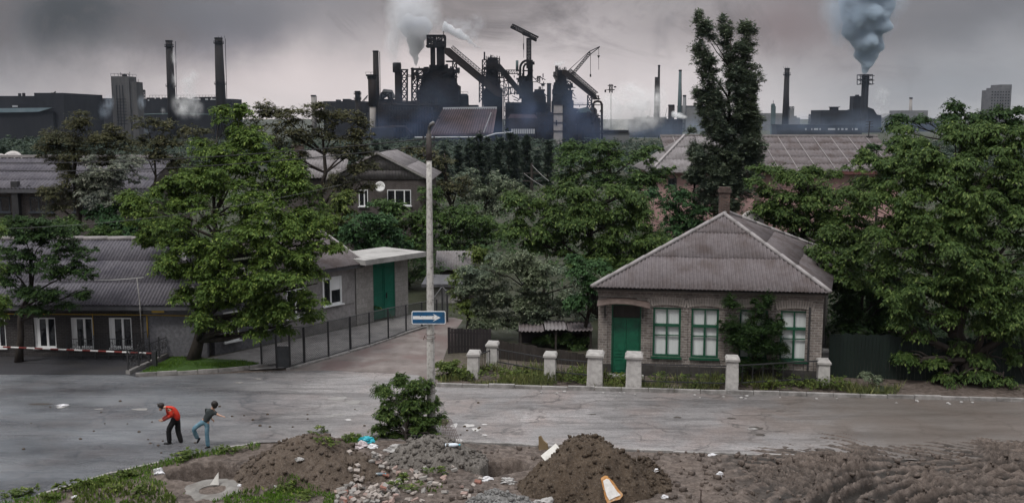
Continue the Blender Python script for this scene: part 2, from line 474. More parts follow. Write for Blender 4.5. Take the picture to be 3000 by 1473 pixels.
wv = g.n('ShaderNodeVectorMath'); wv.operation = 'MULTIPLY_ADD'; g.l(nw.outputs['Color'], wv.inputs[0]); wv.inputs[1].default_value = (2.2, 2.2, 0); g.l(o, wv.inputs[2]); g.l(wv.outputs[0], vo.inputs['Vector'])
crk = g.math('MULTIPLY', g.ramp(vo.outputs['Distance'], [(0.0, 1.0), (.035, 0.0)]), g.ramp(n2, [(.42, 0), (.58, .8)]))
c = g.mix(crk, c, (.035, .033, .033))
vp = g.n('ShaderNodeTexVoronoi'); vp.inputs['Scale'].default_value = .16; g.l(wv.outputs[0], vp.inputs['Vector'])
c = g.mix(.45, c, g.ramp(vp.outputs['Color'], [(.2, .55), (.8, 1.25)]), 'MULTIPLY')
# the lower left branch of the road is bare, wet and darker
sp = g.n('ShaderNodeSeparateXYZ'); g.l(o, sp.inputs[0])
wet = g.math('MULTIPLY', g.math('ADD', g.math('MULTIPLY', sp.outputs[0], -1.0), g.math('SUBTRACT', g.math('MULTIPLY', n2, 9.0), 12.0)), .16, clamp=True)
c = g.mix(g.math('MULTIPLY', wet, .70), c, g.ramp(g.noise(g.mapping(o, (.3, 1, 1), (0, 0, .5)), .45, 6, .6), [(.35, (.03, .036, .045)), (.6, (.125, .140, .158))]))
# brown mud dragged out over the right half
mudf = g.math('MULTIPLY', g.math('ADD', sp.outputs[0], g.math('SUBTRACT', g.math('MULTIPLY', n2, 10.0), 13.0)), .16, clamp=True)
c = g.mix(g.math('MULTIPLY', mudf, .75), c, (.085, .070, .058))
g.l(c, b.inputs['Base Color'])
rr = g.math('SUBTRACT', g.ramp(n1, [(.3, .36), (.7, .62)]), g.math('MULTIPLY', wet, .24))
g.l(g.math('ADD', rr, g.math('MULTIPLY', g.math('SUBTRACT', n4, .5), .3)), b.inputs['Roughness'])
b.inputs['Specular IOR Level'].default_value = .5
bump(g, b, g.math('ADD', n4, g.math('MULTIPLY', n3, 1.2)), .35, .02)
ASPHALT = m

def sheet(name, poly, z, material, kind='structure'):
    bm = bmesh.new()
    vs = [bm.verts.new((p[0], p[1], z)) for p in poly]
    f = bm.faces.new(vs); bmesh.ops.triangulate(bm, faces=[f])
    bmesh.ops.recalc_face_normals(bm, faces=bm.faces)
    if sum(f.normal.z for f in bm.faces) < 0: bmesh.ops.reverse_faces(bm, faces=bm.faces)
    me = bpy.data.meshes.new(name); bm.to_mesh(me); bm.free(); me.materials.append(material)
    ob = bpy.data.objects.new(name, me); COL.objects.link(ob)
    return tag(ob, kind=kind)
def jag(pts, step=.6, amp=.10, seed=1):
    """subdivide and roughen an outline"""
    r = random.Random(seed); out = []
    for p, q in zip(pts, pts[1:]):
        n = max(1, int((q - p).length / step))
        for k in range(n):
            v = p.lerp(q, k / n); out.append(Vector((v.x + r.uniform(-amp, amp), v.y + r.uniform(-amp, amp), 0)))
    out.append(pts[-1]); return out
LANE_L = [gnd(825, 1086), gnd(963, 1052), gnd(1083, 1017), gnd(1190, 979), gnd(1290, 949), gnd(1300, 932)]
road_poly = jag(NEAR, .5, .06, 3) + [v for v in FAR] + [gnd(1225, 1098), gnd(990, 1085), gnd(825, 1086), gnd(735, 1090), gnd(400, 1104), gnd(372, 1097), gnd(0, 1096), gnd(-500, 1098)]
sheet('road', road_poly, 0.0, ASPHALT)
LANE = mat('lane_mud', (.085, .068, .062), (.20, .175, .165), .9, .75, .6, .4, (.12, .085, .08), .35, (.48, .62), detail=8)
lane_poly = [gnd(825, 1086), gnd(990, 1085), gnd(1225, 1098), gnd(1280, 1130), gnd(1300, 1050), gnd(1318, 1000), gnd(1400, 975), gnd(1420, 952), gnd(1330, 930), gnd(1300, 930)] + LANE_L[::-1][1:-1]
sheet('lane', lane_poly, 0.006, LANE)
YARD = mat('yard_gravel', (.014, .014, .017), (.046, .045, .050), 9.0, .75, .8, .3, (.035, .032, .03), .4, detail=8)
sheet('yard', [gnd(-700, 1098), gnd(0, 1096), gnd(372, 1097), gnd(400, 1104), gnd(505, 1040), Vector((-15.6, 49.6, 0)), Vector((-40, 49.6, 0))], 0.008, YARD)
PAVE = mat('pavement_concrete', (.12, .115, .115), (.24, .23, .225), 1.6, .7, .3, .35, (.08, .075, .075), .5, detail=7)
sheet('pavement', [gnd(735, 1084), gnd(825, 1080), gnd(963, 1048), gnd(1083, 1013), gnd(1190, 975), gnd(1290, 945), gnd(1305, 925), Vector((-6.0, 60.4, 0)), Vector((-15.2, 49.05, 0)), gnd(590, 1050)], 0.03, PAVE)

# ---- kerbs: long stones with open joints
STONE = mat('kerb_stone', (.16, .155, .15), (.34, .325, .315), 3.0, .8, .4, .3, (.10, .095, .09), .9)
def kerb(name, pts, w=.16, h=.13, seg=1.0, seed=1, z0=-.05):
    r = random.Random(seed); mb = MB()
    for p, q in zip(pts, pts[1:]):
        p = Vector(p); q = Vector(q); L = (q - p).length; n = max(1, int(round(L / seg))); d = (q - p) / n
        for k in range(n):
            a = p + d * k; e = a + d * .975
            dz = r.uniform(-.02, .02); dy = r.uniform(-.015, .015)
            mb.bar((a.x, a.y + dy, (h + z0) / 2 + dz), (e.x, e.y + dy, (h + z0) / 2 + dz + r.uniform(-.01, .01)), w, h - z0)
    return tag(mb.build(name, STONE), kind='structure')
kerb('kerb', FAR[::-1], .18, .15, 1.2, 4)
kerb('lawn_kerb', [gnd(398, 1101), gnd(520, 1095), gnd(640, 1088), gnd(732, 1079), gnd(822, 1070)], .15, .14, 1.0, 5)
kerb('railing_kerb', [gnd(374, 1096), gnd(500, 1038)], .2, .16, 1.0, 6)
kerb('pavement_edge', [gnd(842, 1084), gnd(963, 1050), gnd(1083, 1015), gnd(1190, 977), gnd(1290, 947)], .18, .10, 1.5, 7)
kerb('road_edge', [v + Vector((0, .05, 0)) for v in NEAR[2:7]], .12, .05, 1.0, 8)
kerb('road_edge', [v + Vector((0, .03, 0)) for v in NEAR[8:11]], .12, .05, 1.0, 9)

# ---- puddles of muddy rain water
m, g, b, _ = new_mat('puddle_water')
n = g.noise(g.coord('Object'), 1.5, 4)
g.l(g.mix(n, (.20, .195, .19), (.34, .33, .32)), b.inputs['Base Color']); b.inputs['Roughness'].default_value = .03; b.inputs['IOR'].default_value = 1.33
b.inputs['Specular IOR Level'].default_value = .6
PUD = m
for k, (px, py, rx, ry) in enumerate([(990, 1167, 30, 5), (1036, 1178, 20, 7), (1047, 1198, 9, 2.5), (990, 1214, 18, 3.5), (965, 1220, 15, 3), (1020, 1229, 11, 3),
                                      (1330, 1247, 12, 7), (1373, 1246, 15, 5), (1395, 1258, 11, 6), (1385, 1222, 12, 2.5), (1420, 1243, 10, 2), (1345, 1288, 10, 3), (1420, 1274, 8, 2.5),
                                      (412, 1199, 20, 4), (290, 1198, 12, 2), (182, 1192, 14, 4), (700, 1121, 12, 3), (758, 1110, 10, 2.5), (2205, 1256, 14, 3)]):
    c = gnd(px, py); r = random.Random(k)
    sxm = rx * c.y / FPX * 1.02; sym = ry * c.y * c.y / (FPX * CAMH)
    ph = [r.uniform(0, 6.28) for _ in range(4)]
    pts = []
    for q in range(28):
        a = 2 * PI * q / 28; w = 1 + .16 * math.sin(2 * a + ph[0]) + .12 * math.sin(3 * a + ph[1]) + .10 * math.sin(5 * a + ph[2])
        pts.append((c.x + sxm * w * math.cos(a), c.y + sym * w * math.sin(a)))
    sheet('puddle', pts, .006 + .0004 * k, PUD)
# ---- sunken manhole patch and dark potholes in the road
POT = mat('pothole_mud', (.03, .027, .024), (.07, .06, .052), 6, .7, .4)
for k, (px, py, rx, ry) in enumerate([(2215, 1254, 22, 5), (2228, 1273, 14, 4), (2143, 1225, 16, 2.5), (1985, 1222, 13, 2.5), (1735, 1213, 12, 1.6), (120, 1183, 40, 3)]):
    c = gnd(px, py); r = random.Random(40 + k)
    sxm = rx * c.y / FPX; sym = ry * c.y * c.y / (FPX * CAMH)
    pts = []
    for q in range(20):
        a = 2 * PI * q / 20; w = r.uniform(.8, 1.2); pts.append((c.x + sxm * w * math.cos(a), c.y + sym * w * math.sin(a)))
    sheet('pothole', pts, .0042 + .0001 * k, POT)
# ================================================================ corrugated roofs
def slate_mat(name, c1, c2, stain, pitch_noise=1.0):
    m, g, b, _ = new_mat(name)
    o = g.coord('Object')
    n1 = g.noise(o, .9, 6, .65, .3); n2 = g.noise(o, 6.0, 6, .7); n3 = g.noise(o, 30, 3, .7)
    c = g.mix(g.ramp(n2, [(.3, 0), (.7, 1)]), c1, c2)
    c = g.mix(g.ramp(n1, [(.45, 0), (.66, .8)]), c, stain)
    c = g.mix(.5, c, g.ramp(n3, [(.3, .6), (.7, 1.15)]), 'MULTIPLY')
    g.l(c, b.inputs['Base Color']); b.inputs['Roughness'].default_value = .8; b.inputs['Specular IOR Level'].default_value = .2
    bump(g, b, n3, .3, .01)
    return m
SLATE = slate_mat('roof_slate', (.105, .093, .097), (.175, .155, .160), (.080, .062, .058))
SLATE_DARK = slate_mat('roof_slate_blue', (.085, .080, .095), (.145, .138, .156), (.065, .062, .078))
SLATE_PALE = slate_mat('roof_slate_pale', (.17, .158, .163), (.26, .245, .25), (.13, .118, .118))
RIDGE = mat('ridge_cap', (.19, .178, .178), (.29, .272, .272), 4, .75, .3)

def corrugated(name, O, U, D, length, vlo, vhi, rows, mat_, parent, pitch=.175, amp=.028, sub=7, seed=0):
    """sheets laid on the plane O + u*U + v*D (D up the slope); vlo/vhi(u) bound the sheet; rows = v of the laps"""
    O = np.array(O, float); U = np.array(U, float); D = np.array(D, float)
    U /= np.linalg.norm(U); D /= np.linalg.norm(D); N = np.cross(U, D)
    if N[2] < 0: N = -N
    r = np.random.default_rng(seed)
    n = int(length / (pitch / sub)) + 1
    u = np.linspace(0, length, n)
    wave = amp * np.sin(u * 2 * PI / pitch)
    lo = np.array([vlo(t) for t in u]); hi = np.array([vhi(t) for t in u])
    Vs, Fs = [], []; base = 0
    for k in range(len(rows) - 1):
        a = np.maximum(lo, rows[k]); b = np.minimum(hi, rows[k + 1] + .12)
        sheet_i = np.floor(u / (pitch * 6.02)).astype(int)
        jit = r.uniform(-.035, .035, 4000)[sheet_i] if k else 0 * u
        lift = r.uniform(0, .012, 4000)[sheet_i]
        a2 = np.where(b > a, np.maximum(lo, a + jit), a)
        ok = b > a2 + .005
        p0 = O + u[:, None] * U + a2[:, None] * D + (wave + .030 + lift)[:, None] * N
        p1 = O + u[:, None] * U + b[:, None] * D + (wave + .004)[:, None] * N
        q0 = p0 - .014 * N
        Vs.append(np.concatenate([p0, p1, q0]))
        idx = np.arange(n - 1); good = ok[:-1] & ok[1:]; idx = idx[good]
        Fs.append(np.stack([idx, idx + 1, idx + 1 + n, idx + n], 1) + base)
        Fs.append(np.stack([idx + 2 * n, idx + 1 + 2 * n, idx + 1, idx], 1) + base)
        base += 3 * n
    return np_mesh(name, np.concatenate(Vs), np.concatenate(Fs), mat_, parent, smooth=True)

# ================================================================ the brick house with green door and windows
GREEN = mat('green_paint', (.004, .062, .034), (.010, .115, .062), 5, .55, .15, .35, (.006, .045, .028), 1.2)
DKGREEN = mat('dark_green_paint', (.006, .05, .028), (.012, .085, .045), 5, .5, .1, .35)
CURTAIN = mat('white_curtain', (.50, .53, .53), (.66, .69, .69), 1.5, .9, .2, .1, stretch=(5, 5, .4))
BRICK = brick_mat('pale_brick', (.29, .25, .225), (.165, .14, .128), (.36, .34, .32), .30, .118, .018, (.085, .072, .066))
BRICK_LIGHT = mat('lintel_brick', (.22, .195, .175), (.36, .325, .30), 3.5, .85, .3)
PLINTH = mat('plinth_render', (.028, .026, .025), (.065, .06, .056), 3, .85, .3)
DARKWOOD = mat('dark_wood', (.018, .015, .013), (.045, .038, .034), 3, .8, .3, .3, stretch=(1, 1, .2))
CONCRETE = mat('old_concrete', (.22, .212, .205), (.42, .405, .39), 3.2, .85, .5, .25, (.12, .113, .108), 1.1, (.5, .68), detail=8)
RUST = mat('rusty_metal', (.05, .035, .03), (.12, .09, .08), 5, .7, .2, .4)
DARKMETAL = mat('dark_metal', (.015, .016, .018), (.035, .035, .038), 6, .55, .1, .5)
GLASS_DARK = mat('dark_glass', (.008, .009, .011), (.02, .022, .026), 1.2, .08, 0, .6)
WHITEPVC = mat('white_pvc', (.62, .63, .64), (.74, .75, .76), 2, .45, .05, .4)

h0 = gnd(1752, 1097); HROT = -math.radians(8.1)
house = thing('brick_house', 'small pale brick house with green double door, green windows and grey corrugated hip roof', 'house', (h0.x, h0.y, 0), HROT)
W, DEP, EZ = 10.12, 11.6, 4.22
def wall_with_holes(mb, x0, x1, z0, z1, holes, y0, y1):
    """front wall in the local xz plane made of boxes that butt around the openings"""
    xs_ = sorted({x0, x1, *[h[0] for h in holes], *[h[1] for h in holes]})
    for a, b in zip(xs_, xs_[1:]):
        hs = sorted([(h[2], h[3]) for h in holes if h[0] <= a + 1e-6 and h[1] >= b - 1e-6])
        z = z0
        for (p, q) in hs:
            if p > z: mb.box(a, b, y0, y1, z, p)
            z = q
        if z < z1: mb.box(a, b, y0, y1, z, z1)
WIN = [(2.52, 3.80), (4.27, 5.52), (6.45, 7.72), (8.28, 9.52)]
WZ0, WZ1 = .98, 3.30
DOOR = (.60, 1.98, .12, 3.42)
mb = MB()
wall_with_holes(mb, 0, W, .55, EZ, [(a, b, WZ0, WZ1) for a, b in WIN] + [(DOOR[0], DOOR[1], .55, DOOR[3])], 0, .38)
for p_, q_ in (((.2, .38), (2.75, 7.2)), ((2.75, 7.2), (W + 2.0, 11.4)), ((W - .2, .38), (W + 2.0, 11.4))): mb.bar((p_[0], p_[1], (EZ + .55) / 2), (q_[0], q_[1], (EZ + .55) / 2), .36, EZ - .55)
# gable at the back
# raised brick pilasters at the corners and between the windows
for a, b in ((-.02, .42), (W - .72, W + .02)): mb.box(a, b, -.05, -.001, .55, 3.72)
mb.box(-.03, W + .03, -.07, -.001, 3.74, 3.90); mb.box(-.05, W + .05, -.11, -.001, 3.92, EZ)
for a in (3.94, 2.26, 5.66, 6.26): mb.box(a, a + .16, -.045, -.001, .9, 3.2)
mb.build('wall', BRICK, house)
mb = MB(); mb.box(-.06, DOOR[0], -.08, .3, -.1, .55); mb.box(DOOR[1], W + .06, -.08, .3, -.1, .55)
for p_, q_ in (((.16, .38), (2.7, 7.2)), ((2.7, 7.2), (W + 2.0, 11.45)), ((W - .16, .38), (W + 2.05, 11.45))): mb.bar((p_[0], p_[1], .22), (q_[0], q_[1], .22), .44, .64)
mb.build('plinth', PLINTH, house)
# arched lintels of upright bricks
for a, b in WIN:
    mb = MB(); n = 15; cx = (a + b) / 2; hw = (b - a) / 2 + .2
    for k in range(n):
        t = -1 + 2 * (k + .5) / n; x = cx + t * hw; lean = t * .09; zz = WZ1 + .02 + .12 * (1 - t * t)
        w = hw / n * .86
        mb.prism([(x - w, -.075, zz), (x + w, -.075, zz), (x + w + lean, -.075, zz + .38), (x - w + lean, -.075, zz + .38)], (0, .06, 0))
    mb.build('lintel', BRICK_LIGHT, house)
for a, b in WIN:
    mb = MB(); f = .09
    y0, y1 = .05, .17
    mb.box(a, a + f, y0, y1, WZ0, WZ1); mb.box(b - f, b, y0, y1, WZ0, WZ1)
    mb.box(a + f, b - f, y0, y1, WZ1 - f, WZ1); mb.box(a + f, b - f, y0, y1, WZ0, WZ0 + f)
    mid = (a + b) / 2; zt = WZ0 + 1.48
    mb.box(a + f, b - f, y0 - .01, y1 - .004, zt - .06, zt + .06)
    mb.box(mid - .045, mid + .045, y0 + .006, y1 - .008, WZ0 + f, zt - .06); mb.box(mid - .03, mid + .03, y0 + .006, y1 - .008, zt + .06, WZ1 - f)
    zl = zt - .48
    mb.box(a + f, mid - .045, y0 + .03, y1 - .03, zl - .022, zl + .022); mb.box(mid + .045, b - f, y0 + .03, y1 - .03, zl - .022, zl + .022)
    mb.box(a - .06, b + .06, -.12, .049, WZ0 - .09, WZ0 - .002)
    w = mb.build('window', DKGREEN, house)
    m2 = MB(); m2.box(a + .02, b - .02, .20, .22, WZ0 + .02, WZ1 - .02); m2.build('curtain', CURTAIN, w)
# door leaves, transom board, frame
mb = MB(); d0, d1 = DOOR[0], DOOR[1]
mb.box(d0, d0 + .07, .02, .2, .12, DOOR[3]); mb.box(d1 - .07, d1, .02, .2, .12, DOOR[3]); mb.box(d0 + .07, d1 - .07, .02, .2, 2.68, 2.76)
mb.box(d0 + .07, d1 - .07, .02, .2, DOOR[3] - .07, DOOR[3])
df = mb.build('door_frame', DKGREEN, house)
mb = MB(); mb.box(d0 + .07, d1 - .07, .10, .14, 2.76, DOOR[3] - .07)
for k in range(6): mb.box(d0 + .1 + k * .2, d0 + .12 + k * .2, .085, .0995, 2.78, DOOR[3] - .09)
mb.build('transom', DARKWOOD, df)
mid = (d0 + d1) / 2
for a, b in ((d0 + .075, mid - .008), (mid + .008, d1 - .075)):
    mb = MB(); mb.box(a, b, .08, .13, .14, 2.675)
    for z0, z1 in ((.25, .78), (.88, 1.08), (1.18, 2.55)):
        mb.box(a + .06, b - .06, .06, .0795, z0, z0 + .05); mb.box(a + .06, b - .06, .06, .0795, z1 - .05, z1)
        mb.box(a + .06, a + .11, .06, .0795, z0 + .05, z1 - .05); mb.box(b - .11, b - .06, .06, .0795, z0 + .05, z1 - .05)
    dl = mb.build('door', GREEN, house)
    if a > mid:
        m2 = MB(); m2.box(a + .02, a + .06, .03, .0795, 1.10, 1.16); m2.bar((a + .04, .03, 1.13), (a + .14, .03, 1.12), .022); m2.build('handle', DARKMETAL, dl)
mb = MB(); mb.box(d0 - .15, d1 + .15, -.5, -.09, -.1, .11); mb.build('step', CONCRETE, house)
# sheet metal canopy, curved, on two scroll brackets
mb = MB(); n = 12; pr = []
for k in range(n + 1):
    x = -.05 + (2.42) * k / n; z = 3.56 + .16 * math.sin(PI * k / n) - .06 * k / n
    pr.append((x, z))
for k in range(n):
    (xa, za), (xb, zb) = pr[k], pr[k + 1]
    mb.add([(xa, -.68, za - .12), (xb, -.68, zb - .12), (xb, -.12, zb + .05), (xa, -.12, za + .05), (xa, -.68, za - .16), (xb, -.68, zb - .16), (xb, -.12, zb + .02), (xa, -.12, za + .02)],
           [(0, 1, 2, 3), (7, 6, 5, 4), (0, 4, 5, 1)])
cnp = mb.build('canopy', RUST, house)
for x in (.30, 2.05):
    m2 = MB(); m2.bar((x, -.10, 2.75), (x, -.10, 3.5), .05); m2.bar((x, -.12, 2.8), (x, -.58, 3.36), .035); m2.build('bracket', DARKMETAL, cnp)
# roof: front hip, short ridge, gable behind
OV = .52; ex0, ex1 = -.32, W + .22; eyf = -.55; RZ = 7.14; ry0 = 5.35; ry1 = 6.5; ez = EZ + .03; mx_ = 5.98
run = ry0 - eyf; Df = Vector((0, run, RZ - ez)); Lf = Df.length; hL, hR = mx_ - ex0, ex1 - mx_
rows = [0, Lf * .40, Lf * .735, Lf + .2]
corrugated('roof', (ex0, eyf, ez), (1, 0, 0), Df, ex1 - ex0, lambda u: 0, lambda u: Lf * max(0, min(u / hL, (hL + hR - u) / hR)) - .015, rows, SLATE, house, .175, .03, 8, 1)
FL, FR, AP = Vector((ex0, eyf, ez)), Vector((ex1, eyf, ez)), Vector((mx_, ry0, RZ))
BR, BL = Vector((ex1 + 2.5, 12.25, ez)), Vector((2.4, 7.6, ez))
Ue = (BR - FR).normalized(); Le_ = (BR - FR).length; RE = AP + Ue * 1.15
aa_ = AP - FR; au = aa_.dot(Ue); Dr = aa_ - Ue * au; Ld_ = Dr.length; ru = (RE - FR).dot(Ue)
corrugated('roof', FR - Vector((0, 0, .012)), Ue, Dr, Le_, lambda u: 0, lambda u: Ld_ * max(0, min(1, u / au, (Le_ - u) / (Le_ - ru))), [0, 1.8, 3.6, 9], SLATE, house, .175, .03, 7, 3)
for tri in ([FL, AP, RE, BL], [BL, RE, BR]):
    mb = MB(); mb.prism(tri if len(tri) == 3 else tri, (0, 0, -.03)); mb.build('roof', SLATE, house)
mb = MB()
def cap(p, q, w=.10):
    p = Vector(p); q = Vector(q); n = max(2, int((q - p).length / 1.1))
    for k in range(n):
        a = p.lerp(q, k / n); b = p.lerp(q, (k + 1.04) / n)
        mb.tube([a + Vector((0, 0, .035)), b + Vector((0, 0, .05))], [w * .95, w * 1.05], 8, True)
up_ = Vector((0, 0, .02)); cap(FL + up_, AP); cap(FR + up_, AP); cap(AP, RE); cap(BR + up_, RE); cap(BL + up_, RE)
mb.build('ridge_cap', RIDGE, house, smooth=True)
mb = MB(); mb.box(ex0 + .1, ex1 - .1, eyf + .08, -.115, ez - .14, ez - .06)
mb.build('soffit', DARKWOOD, house)
CHB = brick_mat('chimney_brick', (.14, .085, .07), (.075, .05, .045), (.13, .12, .11), .25, .085, .012, (.03, .025, .023))
mb = MB(); cx, cyy = mx_ + .05, ry0 + .70
mb.box(cx - .27, cx + .27, cyy - .25, cyy + .25, 6.7, 8.22); mb.box(cx - .33, cx + .33, cyy - .31, cyy + .31, 8.222, 8.36); mb.box(cx - .28, cx + .28, cyy - .26, cyy + .26, 8.362, 8.48)
mb.build('chimney', CHB, house)
mb = MB(); mb.box(W - .62, W - .54, -.12, -.055, .6, 3.5); mb.build('downpipe', DARKMETAL, house)

def dish(name, label, c, r, nrm, mat_, group=None):
    n = Vector(nrm).normalized(); a = n.orthogonal().normalized(); b2 = n.cross(a); c = Vector(c)
    t = thing(name, label, 'satellite dish', tuple(c), 0, group)
    vs = []; fs = []; N = 24
    for side in (0, 1):
        for i in range(5):
            rr = r * i / 4
            for k in range(N):
                an = 2 * PI * k / N
                vs.append(a * math.cos(an) * rr + b2 * math.sin(an) * rr + n * (.22 * r * (i / 4) ** 2 - side * .02))
    for side in (0, 1):
        o_ = side * 5 * N
        for i in range(4):
            for k in range(N): fs.append((o_ + i * N + k, o_ + i * N + (k + 1) % N, o_ + (i + 1) * N + (k + 1) % N, o_ + (i + 1) * N + k))
    for k in range(N): fs.append((4 * N + k, 4 * N + (k + 1) % N, 9 * N + (k + 1) % N, 9 * N + k))
    m1 = MB(); m1.add(vs, fs); m1.build('reflector', mat_, t, smooth=True)
    m1 = MB(); m1.tube([-b2 * r * .9 + n * .2 * r, n * r * .75], .015, 6); m1.tube([n * r * .70, n * r * .85], .04, 8); m1.build('feed_arm', DARKMETAL, t)
    m1 = MB(); m1.tube([-n * .02, -n * .35 * r, -n * .35 * r + Vector((0, 0, -r * .9))], .03, 8); m1.build('mount', DARKMETAL, t)
    return t
DISHM = mat('dish_paint', (.42, .40, .39), (.55, .53, .52), 3, .6, .1)
dish('satellite_dish', 'grey satellite dish poking up behind the ridge of the green-doored house', at(2203, 652, 58.5), .70, (-.35, -.9, .25), DISHM)

# ================================================================ fence of white concrete pillars in front of the house
PAINT = mat('flaked_whitewash', (.30, .288, .28), (.50, .485, .47), 4, .85, .5, .25, (.15, .138, .132), 1.4, (.48, .66), detail=8)
PIL = [(1385, 1108, 36, 1030, 'leaning whitewashed pillar at the lane corner, leftmost of the fence pillars', 0.05),
       (1443, 1083, 34, 1003, 'whitewashed pillar behind the corner pillar, at the end of the short iron railing', 0),
       (1612, 1115, 36, 1034, 'slim whitewashed pillar standing alone in tall grass left of the gate pillars', 0),
       (1743, 1128, 48, 1032, 'broad whitewashed gate pillar left of the green door', 0),
       (1856, 1137, 48, 1036, 'broad whitewashed gate pillar right of the green door, with the path beside it', 0),
       (2143, 1145, 38, 1045, 'whitewashed pillar below the shrub in front of the house', 0),
       (2410, 1128, 36, 1054, 'whitewashed pillar at the right corner of the house', 0),
       (2413, 1090, 22, 1024, 'thin whitewashed post behind the right corner pillar', .04)]
ptops = []
for (px, py, wpx, ty, lab, lean) in PIL:
    b0 = gnd(px, py); w = wpx * b0.y / FPX; hgt = at(px, ty, b0.y).z
    t = thing('concrete_pillar', lab, 'fence pillar', (b0.x, b0.y, 0), HROT + lean, 'whitewashed fence pillars')
    hw = w / 2; mb = MB(); r = random.Random(px)
    prev = None
    for k in range(6):
        z = -.1 + (hgt - .05) * k / 5; s = hw * (1 - .02 * k) ; dx = lean * z + r.uniform(-.008, .008)
        ring = [(-s + dx, -s, z), (s + dx, -s, z), (s + dx, s, z), (-s + dx, s, z)]
        mb.v += ring
        if k:
            o_ = (k - 1) * 4
            for q in range(4): mb.f.append([o_ + q, o_ + (q + 1) % 4, o_ + 4 + (q + 1) % 4, o_ + 4 + q]); mb.m.append(0)
    mb.build('post', PAINT, t)
    dx = lean * hgt; mb = MB(); s = hw * 1.12
    mb.box(-s + dx, s + dx, -s, s, hgt - .148, hgt - .06)
    mb.prism([(-s + dx, -s, hgt - .06), (s + dx, -s, hgt - .06), (s * .8 + dx, -s * .8, hgt + .02), (-s * .8 + dx, -s * .8, hgt + .02)], (0, 2 * s, 0))
    mb.build('pillar_cap', CONCRETE, t)
    ptops.append((b0, hgt))
def rail(p, q, z0, z1, label, bars=0):
    a = Vector((p.x, p.y, 0)); b = Vector((q.x, q.y, 0)); L = (b - a).length; d = (b - a) / L
    c = (a + b) / 2
    t = thing('garden_railing', label, 'railing', (c.x, c.y, 0), 0, 'garden fence railings')
    for z in (z0, z1):
        mb = MB(); mb.bar(a + d * .2 + Vector((0, 0, z)) - c, b - d * .2 + Vector((0, 0, z)) - c, .04, .05); mb.build('rail', DARKMETAL, t)
    n = bars or int(L / .45); mb = MB()
    for k in range(1, n):
        x = a + d * (L * k / n) - c; mb.bar(x + Vector((0, 0, z0 - .12)), x + Vector((0, 0, z1 + (.12 if bars else .0))), .02)
    mb.build('upright', DARKMETAL, t)
P_ = [p[0] for p in ptops]
rail(P_[0], P_[1], .25, 1.0, 'short iron railing with close uprights at the lane corner', 12)
rail(P_[1], P_[2], .45, 1.05, 'long thin garden railing left of the slim pillar')
rail(P_[2], P_[3], .45, 1.05, 'thin garden railing between the slim pillar and the left gate pillar')
rail(P_[4], P_[5], .35, 1.12, 'thin garden railing under the two clear front windows')
rail(P_[5], P_[6], .35, 1.15, 'thin garden railing behind the shrub at the right half of the house')
# ================================================================ long low house on the left
ROUGH = mat('rough_render', (.085, .085, .095), (.175, .175, .19), 7.0, .9, 1.0, .2, (.10, .10, .112), .7, detail=8)
ROUGHL = mat('pale_render', (.20, .19, .19), (.33, .315, .315), 6.0, .9, .8, .2, (.15, .14, .14), .6, detail=8)
DARKBR = brick_mat('dark_brick_wall', (.065, .058, .058), (.036, .033, .033), (.10, .095, .095), .26, .09, .012, (.03, .028, .028))
FASCIA = mat('fascia_board', (.05, .05, .055), (.10, .10, .11), 3, .7, .2)
LX0, LX1, LY = -36.0, -15.45, 49.4
lh = thing('long_house', 'long low grey house with dark corrugated roof and white windows behind the striped barrier', 'house', (LX1, LY, 0))
def X(x): return x - LX1
wins = []
for (a, b) in ((98, 163), (207, 272), (318, 386), (-40, 16)):
    wins.append((at(a, 970, LY).x, at(b, 970, LY).x))
wins.append((-35.2, -34.0)); wins.append((-31.8, -30.7))
wz0, wz1 = .42, 2.0
eL = 2.72
mb = MB(); wall_with_holes(mb, X(LX0), X(at(422, 970, LY).x), -.1, eL, [(X(a), X(b), wz0, wz1) for a, b in wins], 0, .4)
mb.box(X(LX0), X(LX0) + .4, .4, 9, -.1, eL)
mb.build('wall', DARKBR, lh)
mb = MB(); mb.box(X(at(422, 970, LY).x) + .002, 0, -.03, .4, -.1, eL)
mb.build('wall', ROUGH, lh)
# end wall along the lane
LD = Vector((.63, .777, 0)); LNRM = Vector((.777, -.63, 0))
def lane_pt(t, off=0, z=0): return Vector((LX1, LY, 0)) + LD * t + LNRM * off + Vector((0, 0, z))
def lane_box(mb, t0, t1, o0, o1, z0, z1, base):
    vs = []
    for z in (z0, z1):
        for (t, o_) in ((t0, o0), (t1, o0), (t1, o1), (t0, o1)):
            vs.append(lane_pt(t, o_, z) - base)
    mb.add(vs, [(0, 1, 2, 3), (7, 6, 5, 4), (0, 4, 5, 1), (1, 5, 6, 2), (2, 6, 7, 3), (3, 7, 4, 0)])
B0 = Vector((LX1, LY, 0))
mb = MB(); lane_box(mb, .45, 4.6, -.4, 0, -.1, eL, B0); mb.build('wall', ROUGH, lh)
def win(mbw, mbg, x0, x1, y, z0, z1, split=.5, f=.07):
    mbw.box(x0, x0 + f, y - .06, y + .04, z0, z1); mbw.box(x1 - f, x1, y - .06, y + .04, z0, z1)
    mbw.box(x0 + f, x1 - f, y - .06, y + .04, z1 - f, z1); mbw.box(x0 + f, x1 - f, y - .06, y + .04, z0, z0 + f)
    m_ = x0 + (x1 - x0) * split; mbw.box(m_ - f * .6, m_ + f * .6, y - .05, y + .03, z0 + f, z1 - f)
    mbw.box(x0 - .05, x1 + .05, y - .22, y - .061, z0 - .05, z0 + .01)
    mbg.box(x0 + .03, x1 - .03, y + .02, y + .028, z0 + .03, z1 - .03)
